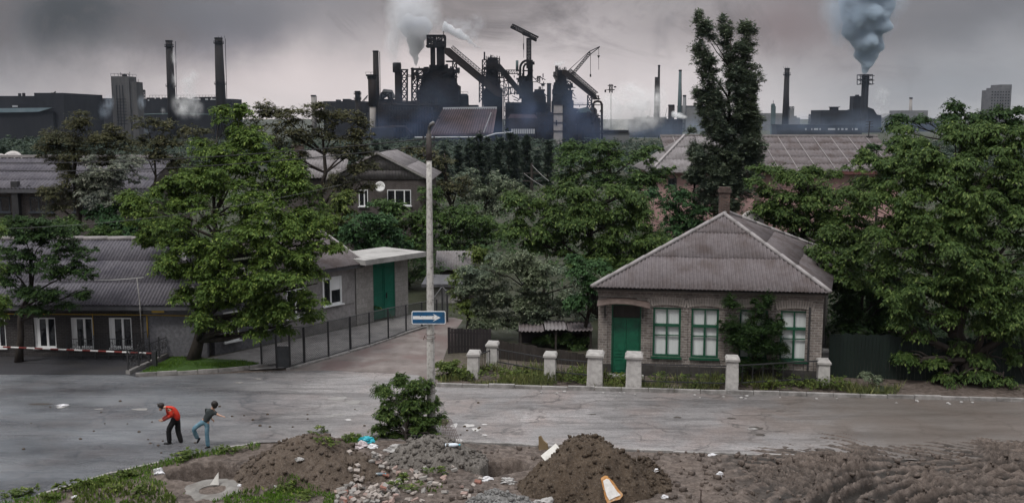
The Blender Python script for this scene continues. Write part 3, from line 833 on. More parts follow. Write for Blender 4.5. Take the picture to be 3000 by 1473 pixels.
for k, (a, b) in enumerate(wins):
    mw, mg = MB(), MB(); win(mw, mg, X(a), X(b), .16, wz0, wz1, .58, .085)
    mw.box(X(a) + .085, X(a) + .085 + (X(b) - X(a)) * .16, .14, .165, wz0 + .09, wz1 - .09)
    o_ = mw.build('window', WHITEPVC, lh); mg.build('pane', GLASS_DARK, o_)
def lane_win(t0, t1, z0, z1, parent, base, split=.5, f=.08, blind=False):
    mw = MB(); mg = MB()
    for (a, b, c, d) in ((t0, t0 + f, z0, z1), (t1 - f, t1, z0, z1), (t0 + f, t1 - f, z1 - f, z1), (t0 + f, t1 - f, z0, z0 + f)):
        lane_box(mw, a, b, .004, .06, c, d, base)
    m_ = t0 + (t1 - t0) * split; lane_box(mw, m_ - .05, m_ + .05, .006, .055, z0 + f, z1 - f, base)
    lane_box(mw, t0 - .08, t1 + .08, .062, .2, z0 - .06, z0, base)
    lane_box(mg, t0 + .02, t1 - .02, .001, .012, z0 + .02, z1 - .02, base)
    if blind: lane_box(mw, m_ + .05, t1 - f, .014, .03, z0 + f + (z1 - z0) * .45, z1 - f, base)
    o_ = mw.build('window', WHITEPVC, parent); mg.build('pane', GLASS_DARK, o_)
lane_win(1.0, 1.9, .55, 2.1, lh, B0)
# roof with a hip at the lane end
er, rz, ryr = LY - .55, 5.42, 54.0
Dl = Vector((0, ryr - er, rz - eL)); Ll = Dl.length
EX1 = -15.75; RX1 = -18.2
def hiL(u):
    x = LX0 - .5 + u
    return Ll if x < RX1 else Ll * max(0, (EX1 - x) / (EX1 - RX1))
corrugated('roof', (LX0 - .5 - LX1, er - LY, eL), (1, 0, 0), Dl, EX1 - LX0 + .5, lambda u: 0, lambda u: hiL(u) - .01, [0, Ll * .33, Ll * .66, Ll + .2], SLATE_DARK, lh, .175, .032, 8, 5)
De = Vector((RX1 - EX1, 0, rz - eL)); Le = De.length; yb = 2 * ryr - er
corrugated('roof', (EX1 - LX1, er - LY, eL - .01), (0, 1, 0), De, yb - er, lambda u: 0, lambda u: Le * max(0, 1 - abs(u - (yb - er) / 2) / ((yb - er) / 2)), [0, Le * .5, Le + .1], SLATE_DARK, lh, .175, .03, 7, 6)
corrugated('roof', (LX0 - .5 - LX1, yb - LY, eL), (1, 0, 0), Vector((0, er - ryr, rz - eL)), EX1 - LX0 + .5, lambda u: 0, lambda u: hiL(u) - .01, [0, Ll * .5, Ll + .2], SLATE_DARK, lh, .35, .03, 6, 7)
mb = MB()
def capL(p, q, w=.13):
    p = Vector(p); q = Vector(q); n = max(2, int((q - p).length / 1.3))
    for k in range(n): mb.tube([p.lerp(q, k / n) + Vector((0, 0, .04)), p.lerp(q, (k + 1.03) / n) + Vector((0, 0, .055))], [w * .95, w * 1.05], 8)
capL((X(LX0 - .5), ryr - LY, rz), (X(RX1), ryr - LY, rz)); capL((X(RX1), ryr - LY, rz), (X(EX1), er - LY, eL))
mb.build('ridge_cap', RIDGE, lh, smooth=True)
mb = MB(); mb.box(X(LX0) - .4, X(EX1), er - LY + .05, er - LY + .09, eL - .26, eL - .03); mb.build('fascia', FASCIA, lh)
YEL = mat('yellow_paint', (.35, .22, .03), (.45, .30, .05), 4, .5)
mb = MB(); p0 = X(at(0, 900, LY).x); mb.tube([(X(LX0), -.10, 2.30), (X(at(420, 900, LY).x), -.10, 2.16), (0, -.10, 2.10)], .025, 6)
mb.tube([(X(at(272, 900, LY).x), -.10, 2.22), (X(at(272, 900, LY).x), -.10, .35)], .02, 6); mb.tube([(X(at(431, 900, LY).x), -.10, 2.1), (X(at(431, 900, LY).x), -.10, 1.0)], .035, 8)
mb.build('gas_pipe', YEL, lh, smooth=True)
sgn = at(470, 901, LY)
# a yellow signboard under the eave, its lettering too worn to read
mb = MB(); mb.box(X(sgn.x) - .31, X(sgn.x) + .31, -.40, -.37, 2.33, 2.50); mb.build('signboard', YEL, lh)
# antenna mast with bracket against the wall
ant = at(421, 930, LY - .25)
t = thing('aerial_mast', 'thin grey aerial mast rising past the eave of the long low house', 'mast', (ant.x, LY - .62, 0))
mb = MB(); mb.tube([(0, 0, .9), (-.02, 0, 2.9), (-.10, 0, 4.1)], [.03, .03, .022], 8); mb.build('mast', CONCRETE, t, smooth=True)
mb = MB(); mb.bar((0, .02, 2.1), (0, .55, 2.1), .03); mb.bar((-.02, .02, 1.3), (0, .55, 1.3), .03); mb.build('bracket', DARKMETAL, t)

# ---- striped barrier in front
WHITEP = mat('barrier_white', (.48, .47, .46), (.62, .61, .60), 4, .6); REDP = mat('barrier_red', (.10, .012, .010), (.17, .022, .018), 4, .6)
pA, pB = at(-60, 1013, 47.6), at(452, 1035, 47.2)
t = thing('striped_barrier', 'long low barrier pole in red and white stripes across the gravel yard', 'barrier', (pB.x, pB.y, 0))
n = 22; mb = MB()
for k in range(n):
    a = pA.lerp(pB, k / n) - Vector((pB.x, pB.y, 0)); b = pA.lerp(pB, (k + 1) / n) - Vector((pB.x, pB.y, 0))
    mb.tube([a, b], .042, 8, True, k % 2)
mb.build('boom', [WHITEP, REDP], t)
mb = MB(); mb.box(-.1, .1, -.1, .1, 0, pB.z + .12); mb.build('post', DARKMETAL, t)
# ---- wrought iron railing along the drive kerb and along the yard
def iron(name, label, p, q, h, bays, zb=.1):
    p = Vector((p.x, p.y, 0)); q = Vector((q.x, q.y, 0)); c = (p + q) / 2
    t = thing(name, label, 'railing', (c.x, c.y, 0), 0, 'wrought iron railings')
    d = (q - p) / bays; mb = MB()
    for z in (h, zb + .12):
        mb = MB(); mb.bar(p - c + Vector((0, 0, z)), q - c + Vector((0, 0, z)), .03); mb.build('rail', DARKMETAL, t)
    for k in range(bays + 1):
        m2 = MB(); x = p - c + d * k; m2.bar(x + Vector((0, 0, 0)), x + Vector((0, 0, h + .12)), .06); m2.sphere(x + Vector((0, 0, h + .15)), .045, 8, 5); m2.build('post', DARKMETAL, t)
    mb = MB(); L = d.length; e = d.normalized()
    for k in range(bays):
        x0 = p - c + d * k
        for (fx, fz, rr) in ((.25, .35, .2), (.25, .72, .15), (.75, .35, .2), (.75, .72, .15), (.5, .55, .24)):
            rr *= min(1, L * .8); pts = []
            for s in range(17):
                a = 2.6 * PI * s / 16; r_ = rr * (1 - .55 * s / 16)
                pts.append(x0 + e * (fx * L + r_ * math.cos(a)) + Vector((0, 0, zb + .1 + (h - zb - .1) * fz + r_ * math.sin(a))))
            mb.tube(pts, .012, 4)
        for s in range(1, 6):
            x = x0 + d * (s / 6); mb.bar(x + Vector((0, 0, zb + .1)), x + Vector((0, 0, h)), .012)
    mb.build('scrollwork', DARKMETAL, t)
iron('iron_railing', 'black wrought iron railing with scrolls along the drive beside the lawn', gnd(376, 1094), gnd(496, 1041), 1.0, 4)
iron('iron_railing', 'black wrought iron railing with scrolls under the windows of the long low house', Vector((at(200, 1000, 48.9).x, 48.75, 0)), Vector((at(440, 1000, 48.9).x, 48.75, 0)), 1.05, 6)

# ================================================================ rendered house along the lane, garage with green doors
lt0, lt1, le, lr = 4.65, 10.0, 3.62, 5.15
Bv = lane_pt(lt0)
lv = thing('lane_house', 'pale rendered house beside the lane with a half-open white window', 'house', tuple(Bv))
mb = MB(); lane_box(mb, lt0, lt1, -6.4, 0, -.1, le, Bv)
mb.build('wall', ROUGHL, lv)
mb = MB(); lane_box(mb, lt0 + .05, lt1, .002, .05, -.1, .62, Bv); lane_box(mb, lt0 + .05, lt1 - .05, .002, .03, 1.30, 1.36, Bv); mb.build('plinth', PAVE, lv)
lane_win(7.55, 8.95, 1.45, 3.05, lv, Bv, .42, .11, True)
lane_win(5.0, 6.3, 1.15, 2.75, lv, Bv, .5, .09)
o0 = lane_pt(lt0 - .3, .55, le) - Bv; dn = (-LNRM * 3.75 + Vector((0, 0, lr - le))); Lr = dn.length; ln = lt1 - lt0 + .75
corrugated('roof', o0, LD, dn, ln, lambda u: 0, lambda u: Lr, [0, Lr * .5, Lr + .1], SLATE, lv, .175, .03, 7, 8)
o1 = lane_pt(lt0 - .3, -6.95, le) - Bv
corrugated('roof', o1, LD, LNRM * 3.75 + Vector((0, 0, lr - le)), ln, lambda u: 0, lambda u: Lr, [0, Lr * .5, Lr + .1], SLATE, lv, .175, .03, 6, 9)
mb = MB(); tE = lt1 + .44
for (t_a, o_a, za, o_b, zb_) in ((tE, .55, le, -3.2, lr), (tE, -3.2, lr, -6.95, le)): mb.bar(lane_pt(t_a, o_a, za + .03) - Bv, lane_pt(t_a, o_b, zb_ + .03) - Bv, .12, .14)
mb.tube([lane_pt(lt0 - .3, -3.2, lr + .05) - Bv, lane_pt(tE, -3.2, lr + .05) - Bv], .13, 8)
mb.build('verge_board', RIDGE, lv)
mb = MB(); mb.prism([lane_pt(lt1 - .05, 0, le) - Bv, lane_pt(lt1 - .05, -6.4, le) - Bv, lane_pt(lt1 - .05, -3.2, lr - .03) - Bv], tuple(LD * .04)); mb.build('gable', ROUGHL, lv)
mb = MB(); lane_box(mb, lt0 - .2, lt1 + .4, .42, .46, le - .2, le - .01, Bv); mb.build('fascia', FASCIA, lv)

gt0, gt1 = 10.1, 14.35; gz = 3.58
Bg = lane_pt(gt0)
ga = thing('garage', 'pale block garage with tall green double doors under a flat white canopy slab', 'garage', tuple(Bg))
BLOCK = brick_mat('pale_block', (.42, .40, .385), (.34, .325, .31), (.28, .265, .255), .6, .3, .012, (.22, .21, .20))
dt0, dt1 = 11.45, 13.25
mb = MB(); lane_box(mb, gt0, dt0, -.35, 0, -.1, gz, Bg); lane_box(mb, dt1, gt1, -.35, 0, -.1, gz, Bg); lane_box(mb, dt0, dt1, -.35, 0, 3.42, gz, Bg)
lane_box(mb, gt0, gt0 + .3, -2.4, -.352, -.1, gz, Bg); lane_box(mb, gt1 - .3, gt1, -2.4, -.352, -.1, gz, Bg)
mb.build('wall', BLOCK, ga)
GATE = mat('gate_green', (.006, .10, .065), (.012, .145, .095), 3, .45, .1, .4, (.01, .08, .055), .8)
dm = (dt0 + dt1) / 2
for a, b in ((dt0, dm - .01), (dm + .01, dt1)):
    mb = MB(); lane_box(mb, a, b, -.10, -.04, 0.05, 3.4, Bg)
    for z in (.3, 1.6, 3.1): lane_box(mb, a + .02, b - .02, -.0395, -.015, z, z + .07, Bg)
    lane_box(mb, a + .02, a + .09, -.0395, -.014, .1, 3.35, Bg); lane_box(mb, b - .09, b - .02, -.0395, -.014, .1, 3.35, Bg)
    dd = mb.build('door', GATE, ga)
    if a > dm - .1:
        mb = MB(); lane_box(mb, a + .12, a + .18, -.013, .05, 1.25, 1.55, Bg); mb.build('handle', DARKMETAL, dd)
SLAB = mat('white_slab', (.25, .245, .24), (.37, .36, .35), 2, .75, .2, .3, (.18, .175, .168), .7)
mb = MB(); vs = []
for z in (0, .30):
    for (t, o_, zz) in ((gt0 - .15, 1.0, gz + .02), (gt1 + .5, 1.1, gz + .02), (gt1 + .5, -2.6, gz + .02), (gt0 - .15, -2.6, gz + .02)):
        vs.append(lane_pt(t, o_, zz + z) - Bg)
mb.add(vs, [(0, 1, 2, 3), (7, 6, 5, 4), (0, 4, 5, 1), (1, 5, 6, 2), (2, 6, 7, 3), (3, 7, 4, 0)]); mb.build('canopy', SLAB, ga)

# ---- chain link fence along the lane pavement: every post and every mesh panel
FP = [(767, 1072, 975), (811, 1078, 967), (850, 1078, 955), (892, 1066, 957), (963, 1048, 940), (1027, 1028, 926), (1083, 1013, 914), (1138, 995, 902), (1190, 975, 892), (1236, 961, 884), (1280, 949, 876)]
c0 = gnd(*FP[3][:2])
fe = thing('chain_link_fence', 'dark chain link fence on steel posts between the lane and the pavement', 'fence', (c0.x, c0.y, 0))
pp = []
for k, (px, by, ty) in enumerate(FP):
    b = gnd(px, by); z = at(px, ty, b.y).z; pp.append((b - c0, z))
    mb = MB(); w = .11 if k in (3, 5) else .085; mb.box(b.x - c0.x - w / 2, b.x - c0.x + w / 2, b.y - c0.y - w / 2, b.y - c0.y + w / 2, -.1, z)
    mb.build('post', DARKMETAL, fe)
WIRE = mat('wire_mesh', (.05, .05, .052), (.09, .09, .092), 5, .6)
def wire_panel(p, q, z0, z1a, z1b):
    mb = MB(); d = q - p; L = d.length; e = d / L
    for z, zz in ((z0, z0), (z1a, z1b)): mb.bar(p + Vector((0, 0, z)), q + Vector((0, 0, zz)), .045, .04)
    H_ = min(z1a, z1b) - z0; s = .115; n = int((L + H_) / s)
    for k in range(1, n):
        for sg in (1, -1):
            a0 = k * s - H_; a1 = k * s
            u0, v0, u1, v1 = a0, 0, a1, H_
            if u0 < 0: v0 = -u0; u0 = 0
            if u1 > L: v1 = H_ - (u1 - L); u1 = L
            if v1 <= v0: continue
            if sg < 0: u0, u1 = L - u0, L - u1
            mb.bar(p + e * u0 + Vector((0, 0, z0 + v0)), p + e * u1 + Vector((0, 0, z0 + v1)), .009)
    return mb
for k in range(len(pp) - 1):
    if k == 1: continue
    (p, za), (q, zb) = pp[k], pp[k + 1]
    wire_panel(p, q, .12, za - .03, zb - .03).build('mesh_panel', WIRE, fe)
(p, za), (q, zb) = pp[1], pp[2]
PLATE = mat('grey_plate', (.045, .05, .055), (.08, .085, .09), 3, .5)
mb = MB(); e = (q - p).normalized(); mb.bar(p + e * .05 + Vector((0, 0, .55)), q - e * .05 + Vector((0, 0, .55)), .03, 1.0); gp = mb.build('gate', PLATE, fe)
wire_panel(p + e * .05, q - e * .05, 1.07, za - .03, zb - .03).build('mesh_panel', WIRE, gp)
# second iron gate with taller posts at the end of the lane
g0, g1, g2 = gnd(1270, 948), gnd(1296, 930), gnd(1311, 943)
t = thing('lane_gate', 'open frame gate of dark steel at the top of the lane behind the pole', 'gate', (g0.x, g0.y, 0))
for q, h in ((g0, 1.7), (g1, 2.0), (g2, 1.95)):
    mb = MB(); mb.box(q.x - g0.x - .05, q.x - g0.x + .05, q.y - g0.y - .05, q.y - g0.y + .05, -.1, h); mb.build('post', DARKMETAL, t)
mb = wire_panel(g0 - g0, g1 - g0, .1, 1.5, 1.9); mb.build('mesh_panel', WIRE, t)
mb = wire_panel(g1 - g0, g2 - g0, .1, 1.9, 1.8); mb.build('mesh_panel', WIRE, t)
# ================================================================ houses in the middle distance
PINK = mat('pink_render', (.36, .22, .21), (.46, .30, .29), 2, .85, .3, .2, (.30, .20, .19), .5)
REDBR = brick_mat('red_brick', (.115, .095, .09), (.07, .058, .055), (.17, .16, .155), .26, .085, .012, (.06, .05, .047))
def simple_window(parent, x0, x1, y, z0, z1, frame, mull=(.33, .67), side=-1, sill=True):
    mw, mg = MB(), MB(); f = .07
    ya, yb = (y - .05, y - .002) if side < 0 else (y + .002, y + .05)
    mw.box(x0, x0 + f, ya, yb, z0, z1); mw.box(x1 - f, x1, ya, yb, z0, z1); mw.box(x0 + f, x1 - f, ya, yb, z1 - f, z1); mw.box(x0 + f, x1 - f, ya, yb, z0, z0 + f)
    for q in mull:
        c = x0 + (x1 - x0) * q; mw.box(c - .05, c + .05, ya, yb, z0 + f, z1 - f)
    if sill: mw.box(x0 - .08, x1 + .08, ya - .12, ya - .001, z0 - .09, z0)
    mg.box(x0 + f * .5, x1 - f * .5, y - .03, y - .001, z0 + f * .5, z1 - f * .5)
    w = mw.build('window', frame, parent); mg.build('pane', GLASS_DARK, w); return w

# --- two storey house behind the garage, gable towards the camera
gY = 85.0
gl, gr = at(965, 530, gY), at(1246, 529, gY); apx = at(1106, 452, gY)
gh = thing('gabled_house', 'two storey brick house with pale slatted gable and a satellite dish, behind the garage', 'house', (apx.x, gY, 0))
ax = apx.x; hw = 4.05; ge = gr.z + .1; gz_ = apx.z
mb = MB(); mb.box(-hw, hw, 0, .4, -3, ge); mb.box(-hw, -hw + .4, .4, 12, -3, ge); mb.box(hw - .4, hw, .4, 12, -3, ge); mb.build('wall', REDBR, gh)
corrugated('gable_cladding', (-hw - .05, -.06, ge), (1, 0, 0), (0, 0.02, 1), 2 * hw + .1, lambda u: 0, lambda u: (gz_ - ge) * max(0, 1 - abs(u - hw - .05) / (hw + .05)), [0, .75, 1.6, 4], SLATE_PALE, gh, .26, .025, 6, 31)
for sg in (-1, 1):
    Dg = Vector((-sg * (hw + .5), 0, gz_ - ge + .18)); Lg = Dg.length
    corrugated('roof', (sg * (hw + .5), -.35, ge - .12), (0, 1, 0), Dg, 13, lambda u: 0, lambda u: Lg, [0, Lg * .5, Lg + .1], SLATE_PALE, gh, .3, .04, 6, 32 + sg)
mb = MB()
for sg in (-1, 1): mb.bar((sg * (hw + .5), -.36, ge - .02), (0, -.36, gz_ + .16), .12, .2)
mb.build('verge_board', RIDGE, gh)
for (a, b, t_, bt) in ((1135, 1204, 556, 602), (1052, 1078, 556, 604)):
    A, B = at(a, bt, gY), at(b, t_, gY); simple_window(gh, A.x - ax, B.x - ax, 0, A.z, B.z, WHITEPVC, (.33, .72) if b - a > 40 else (.6,))
A = at(900, 455, gY + 6); 
# the rear wing, its roof slope facing the camera
mb = MB(); x0 = at(835, 500, gY + 5).x - ax; mb.box(x0, -hw - .002, 3, 9, -3, ge); mb.build('wall', REDBR, gh)
Dw = Vector((0, 4.2, gz_ - ge + .15)); corrugated('roof', (x0 - .3, 2.6, ge - .05), (1, 0, 0), Dw, -hw - x0 + 1.0, lambda u: 0, lambda u: Dw.length, [0, 1.6, 3.2, 6], SLATE_PALE, gh, .3, .04, 6, 36)
mb = MB(); cx = at(868, 455, gY + 6).x - ax; mb.box(cx - .5, cx + .5, 6.3, 7.2, ge, gz_ + .6); mb.build('chimney', CHB, gh)
d0_ = at(1114, 547, gY - .6)
dish('satellite_dish', 'large white satellite dish on the brick wall under the pale gable', d0_, .44, (-.1, -1, .2), mat('white_dish', (.62, .62, .61), (.72, .72, .71), 2, .5))

# --- two storey brick house far left
bY = 69.0
x0, x1 = -40.0, at(430, 560, bY).x
eZ = at(100, 553, bY - .6).z; rZ_ = at(100, 462, bY + 4.4).z
bl = thing('brick_terrace', 'two storey dark brick house with a long grey roof behind the trees at the left', 'house', (x0, bY, 0))
Lx = x1 - x0
mb = MB(); hl = []
for (a, b) in ((-60, 30), (88, 158), (215, 285), (330, 400)): hl.append((at(a, 600, bY).x - x0, at(b, 600, bY).x - x0))
z0_, z1_ = at(100, 621, bY).z, at(100, 577, bY).z
mb.box(0, Lx, 0, .4, -1, eZ + .1); mb.box(0, .4, .4, 9.5, -1, eZ); mb.box(Lx - .4, Lx, .4, 9.5, -1, eZ); mb.build('wall', REDBR, bl)
FRM = mat('dark_blue_frame', (.03, .035, .045), (.05, .06, .07), 4, .5)
for a, b in hl:
    simple_window(bl, a, b, 0, z0_, z1_, FRM, (.38, .70)); simple_window(bl, a, b, 0, z0_ - 3.0, z1_ - 3.0, FRM, (.38, .70))
Db = Vector((0, 5.0, rZ_ - eZ)); Lb = Db.length
corrugated('roof', (-.4, -.6, eZ), (1, 0, 0), Db, Lx + .8, lambda u: 0, lambda u: Lb, [0, Lb * .27, Lb * .52, Lb * .77, Lb + .1], SLATE_DARK, bl, .26, .04, 6, 41)
corrugated('roof', (-.4, 9.4, eZ), (1, 0, 0), Vector((0, -5.0, rZ_ - eZ)), Lx + .8, lambda u: 0, lambda u: Lb, [0, Lb * .5, Lb + .1], SLATE_DARK, bl, .5, .04, 4, 42)
mb = MB(); mb.bar((-.4, 4.4, rZ_ + .1), (Lx + .4, 4.4, rZ_ + .1), .3, .18); mb.build('ridge_cap', RIDGE, bl)
for x_, s_ in ((Lx, -.3), (0, .3)):
    mb = MB(); mb.prism([(x_, -.4, eZ), (x_, 9.2, eZ), (x_, 4.4, rZ_)], (s_, 0, 0)); mb.build('gable', REDBR, bl)
fx = at(53, 560, bY).x - x0
mb = MB(); mb.box(fx - .22, fx + .22, -.55, -.12, -.5, at(53, 530, bY).z); mb.bar((fx + .2, -.34, eZ - .35), (fx + 1.0, -.34, eZ + .2), .12); mb.build('flue', DARKMETAL, bl)
mb = MB(); mb.box(-.4, Lx + .4, -.66, -.58, eZ - .28, eZ - .02); mb.build('fascia', FASCIA, bl)
dd = at(38, 470, bY + 6.5)
dish('satellite_dish', 'large white satellite dish standing at the ridge of the dark brick house at the left', (dd.x, dd.y, dd.z), .72, (.2, -.9, .5), DISHM)
dd = at(2, 468, bY + 6.5)
dish('satellite_dish', 'small pale satellite dish left of the large one, on the same ridge', (dd.x, dd.y, dd.z), .45, (.2, -.9, .4), DISHM)

# --- pink houses with large roofs to the right
pY = 104.0
ex0_, ex1_ = at(2236, 502, pY).x, at(2640, 500, pY).x; pe = at(2400, 502, pY).z; pr_ = at(2400, 400, pY + 9).z
ph = thing('pink_house', 'long pink house with a big sheet roof right of the tall poplar', 'house', (ex0_, pY, 0))
Lp = ex1_ - ex0_
mb = MB(); mb.box(-9, Lp, .6, 1.0, -4, pe); mb.box(Lp - .4, Lp, 1.0, 16, -4, pe); mb.build('wall', PINK, ph)
Dp = Vector((0, 9.0, pr_ - pe)); Ll_ = Dp.length
corrugated('roof', (-9.5, -.2, pe), (1, 0, 0), Dp, Lp + 10, lambda u: 0, lambda u: Ll_, [0, Ll_ * .2, Ll_ * .4, Ll_ * .6, Ll_ * .8, Ll_ + .1], SLATE, ph, .42, .04, 5, 51)
mb = MB()
for k in range(12):
    x = -9.5 + (Lp + 10) * (k + .7) / 12.4; p = Vector((x, -.2, pe)); N_ = Vector((0, -(pr_ - pe), 9)).normalized() * .08
    mb.bar(p + N_, p + Dp + N_, .06, .03)
mb.build('roof_seam', RIDGE, ph)
mb = MB(); mb.bar((-9.5, 8.8, pr_ + .1), (Lp + .5, 8.8, pr_ + .1), .4, .22); mb.build('ridge_cap', RIDGE, ph)
mb = MB(); mb.box(-9.5, Lp + .4, -.3, -.22, pe - .3, pe - .02); mb.build('gutter', mat('red_fascia', (.10, .04, .038), (.16, .07, .065), 3, .7), ph)
aa = at(2545, 380, pY + 8.4)
t = thing('roof_aerial', 'dark aerial on a short pole at the ridge of the pink house', 'aerial', (aa.x, aa.y, pr_ - .2))
mb = MB(); mb.tube([(0, 0, 0), (.1, 0, 1.9)], .06, 6); mb.build('mast', DARKMETAL, t); mb = MB(); mb.box(-.3, .5, -.05, .05, -.1, .25)
for z in (1.2, 1.5, 1.8): mb.bar((-.35, 0, z), (.5, 0, z + .1), .05)
mb.build('antenna', DARKMETAL, t)
# hipped neighbour with the pink end wall, left of the poplar
qY = 100.0
hx0, hx1 = at(1903, 486, qY).x, at(2225, 500, qY).x; qe = at(1990, 506, qY).z; qr = at(2060, 398, qY + 6.5).z
qh = thing('pink_house', 'pink house with a grey hip roof peeping out left of the tall poplar', 'house', (hx0, qY, 0))
Lq = hx1 - hx0
mb = MB(); mb.box(.7, Lq - .3, .6, 1, -4, qe); mb.box(.7, 1.1, 1, 13, -4, qe); mb.build('wall', PINK, qh)
Dq = Vector((0, 6.9, qr - qe)); Lq_ = Dq.length; inset = 4.6
corrugated('roof', (0, -.2, qe), (1, 0, 0), Dq, Lq, lambda u: 0, lambda u: Lq_ * min(1, max(0, u / inset)), [0, Lq_ * .34, Lq_ * .67, Lq_ + .1], SLATE_PALE, qh, .40, .04, 5, 52)
Dh = Vector((inset, 0, qr - qe)); corrugated('roof', (0, -.2, qe - .01), (0, 1, 0), Dh, 13.8, lambda u: 0, lambda u: Dh.length * max(0, 1 - abs(u - 6.9) / 6.9), [0, Dh.length * .5, 9], SLATE_PALE, qh, .40, .04, 5, 53)
mb = MB(); mb.bar((0, -.2, qe + .1), (inset, 6.7, qr + .1), .25, .15); mb.bar((inset, 6.7, qr + .1), (Lq, 6.7, qr + .1), .25, .15); mb.build('ridge_cap', RIDGE, qh)
A, B = at(1957, 541, qY + .6), at(1978, 523, qY + .6); simple_window(qh, A.x - hx0, B.x - hx0, .6, A.z, B.z, FRM, (.5,))
mb = MB(); gx = at(1983, 520, qY).x - hx0; mb.tube([(gx - .4, .2, qe - .1), (gx, .45, qe - .6), (gx, .45, 0)], .07, 6); mb.build('downpipe', DARKMETAL, qh)
tr = at(2000, 415, qY + 9)
mb = MB(); mb.prism([at(1978, 452, qY + 12) - Vector((hx0, qY, 0)), at(2012, 398, qY + 12) - Vector((hx0, qY, 0)), at(2030, 452, qY + 12) - Vector((hx0, qY, 0))], (0, 3, 0)); mb.build('dormer', FASCIA, qh)

# ================================================================ sheds and garden fences between the lane and the brick house
sh = thing('garden_shed', 'small block shed with a flat felt roof at the top of the lane', 'shed', tuple(gnd(1330, 930) + Vector((0, 5.0, 0))))
L0 = sh.location
def rel(v): return Vector(v) - Vector(L0)
a, b = at(1250, 860, L0.y), at(1362, 860, L0.y); zt = at(1300, 838, L0.y).z
mb = MB(); mb.box(a.x - L0.x, b.x - L0.x, 0, 3.2, -.1, zt); mb.build('wall', CONCRETE, sh)
mb = MB(); mb.box(a.x - L0.x - .3, b.x - L0.x + .3, -.4, 3.6, zt + .002, zt + .2); mb.build('roof', FASCIA, sh)
mb = MB(); mb.box(.15, 1.0, -.05, -.002, 0, zt - .4); mb.build('door', DARKWOOD, sh)
s2y = L0.y + 7
s2 = thing('slate_shed', 'small shed behind the pole whose steep corrugated roof shows between the trees', 'shed', (at(1335, 760, s2y).x, s2y, 0))
za, zb = at(1335, 792, s2y).z, at(1335, 735, s2y + 1.6).z
mb = MB(); mb.box(-1.3, 1.3, .2, 3.4, -.1, za); mb.build('wall', DARKWOOD, s2)
corrugated('roof', (-1.5, 0, za), (1, 0, 0), (0, 1.7, zb - za), 2.7, lambda u: 0, lambda u: math.hypot(1.7, zb - za), [0, 4], SLATE_PALE, s2, .2, .03, 6, 61)
corrugated('roof', (-1.5, 3.5, za), (1, 0, 0), (0, -1.7, zb - za), 2.7, lambda u: 0, lambda u: math.hypot(1.7, zb - za), [0, 4], SLATE_PALE, s2, .2, .03, 6, 62)

def board_fence(name, label, p, q, h0, h1, m_, group='board fences'):
    p = Vector((p.x, p.y, 0)); q = Vector((q.x, q.y, 0)); c = (p + q) / 2
    t = thing(name, label, 'fence', (c.x, c.y, 0), 0, group)
    n = max(3, int((q - p).length / .16)); d = (q - p) / n; e = d.normalized(); nr = Vector((e.y, -e.x, 0)); mb = MB(); r = random.Random(int(p.x * 100))
    for k in range(n):
        a = p - c + d * k; b = p - c + d * (k + .94); z = h0 + (h1 - h0) * k / n + r.uniform(-.05, .04); o_ = nr * r.uniform(0, .02)
        mb.add([a + o_, b + o_, b + o_ + nr * .025, a + o_ + nr * .025, a + o_ + Vector((0, 0, z)), b + o_ + Vector((0, 0, z)), b + o_ + nr * .025 + Vector((0, 0, z)), a + o_ + nr * .025 + Vector((0, 0, z))],
               [(0, 3, 2, 1), (4, 5, 6, 7), (0, 1, 5, 4), (1, 2, 6, 5), (2, 3, 7, 6), (3, 0, 4, 7)])
    mb.build('boards', m_, t)
    for za_, zb_ in ((.35, .35), (h0 - .25, h1 - .25)):
        mb = MB(); mb.bar(p - c - nr * .03 + Vector((0, 0, za_)), q - c - nr * .03 + Vector((0, 0, zb_)), .05, .08); mb.build('rail', DARKWOOD, t)
    return t
BLACKW = mat('tarred_boards', (.012, .010, .012), (.030, .025, .026), 3, .75, .3, .3, stretch=(1, 1, .15))
board_fence('board_fence', 'black tarred board fence by the lane, left of the tall grass', gnd(1312, 1035), gnd(1440, 1034), 1.35, 1.25, BLACKW)
board_fence('board_fence', 'low brownish board fence bending up to the left side of the brick house', gnd(1448, 1052), gnd(1760, 1082), 1.0, .62, DARKWOOD)
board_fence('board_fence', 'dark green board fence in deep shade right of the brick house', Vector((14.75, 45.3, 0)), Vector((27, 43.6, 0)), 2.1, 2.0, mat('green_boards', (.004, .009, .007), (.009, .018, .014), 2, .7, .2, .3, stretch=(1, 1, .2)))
hy = 50.0
s3 = thing('lean_to', 'low lean-to with a broken wavy asbestos roof among the shrubs left of the brick house', 'shed', (at(1600, 960, hy).x, hy, 0))
za, zb = at(1600, 972, hy).z, at(1600, 945, hy + 2.2).z
xl, xr = at(1520, 960, hy).x - s3.location.x, at(1738, 960, hy).x - s3.location.x
for (u0, u1, dz, sd) in ((xl, xl + 1.3, 0, 1), (xl + 1.35, xl + 2.5, .07, 2), (xl + 2.55, xr, .02, 3)):
    corrugated('roof', (u0, 0, za + dz), (1, 0, .02 * sd - .03), (0, 2.3, zb - za), u1 - u0, lambda u: 0, lambda u: 2.5, [0, 4], SLATE_PALE if sd == 2 else SLATE, s3, .2, .035, 6, 62 + sd)
for x in (xl + .1, (xl + xr) / 2, xr - .1):
    for y in (.2, 2.1): mb = MB(); mb.box(x - .05, x + .05, y - .05, y + .05, -.1, za + .02 + (zb - za) * y / 2.4); mb.build('post', DARKWOOD, s3)
mb = MB(); mb.box(xl, xr, 2.2, 2.25, 0, za); mb.build('back_board', BLACKW, s3)

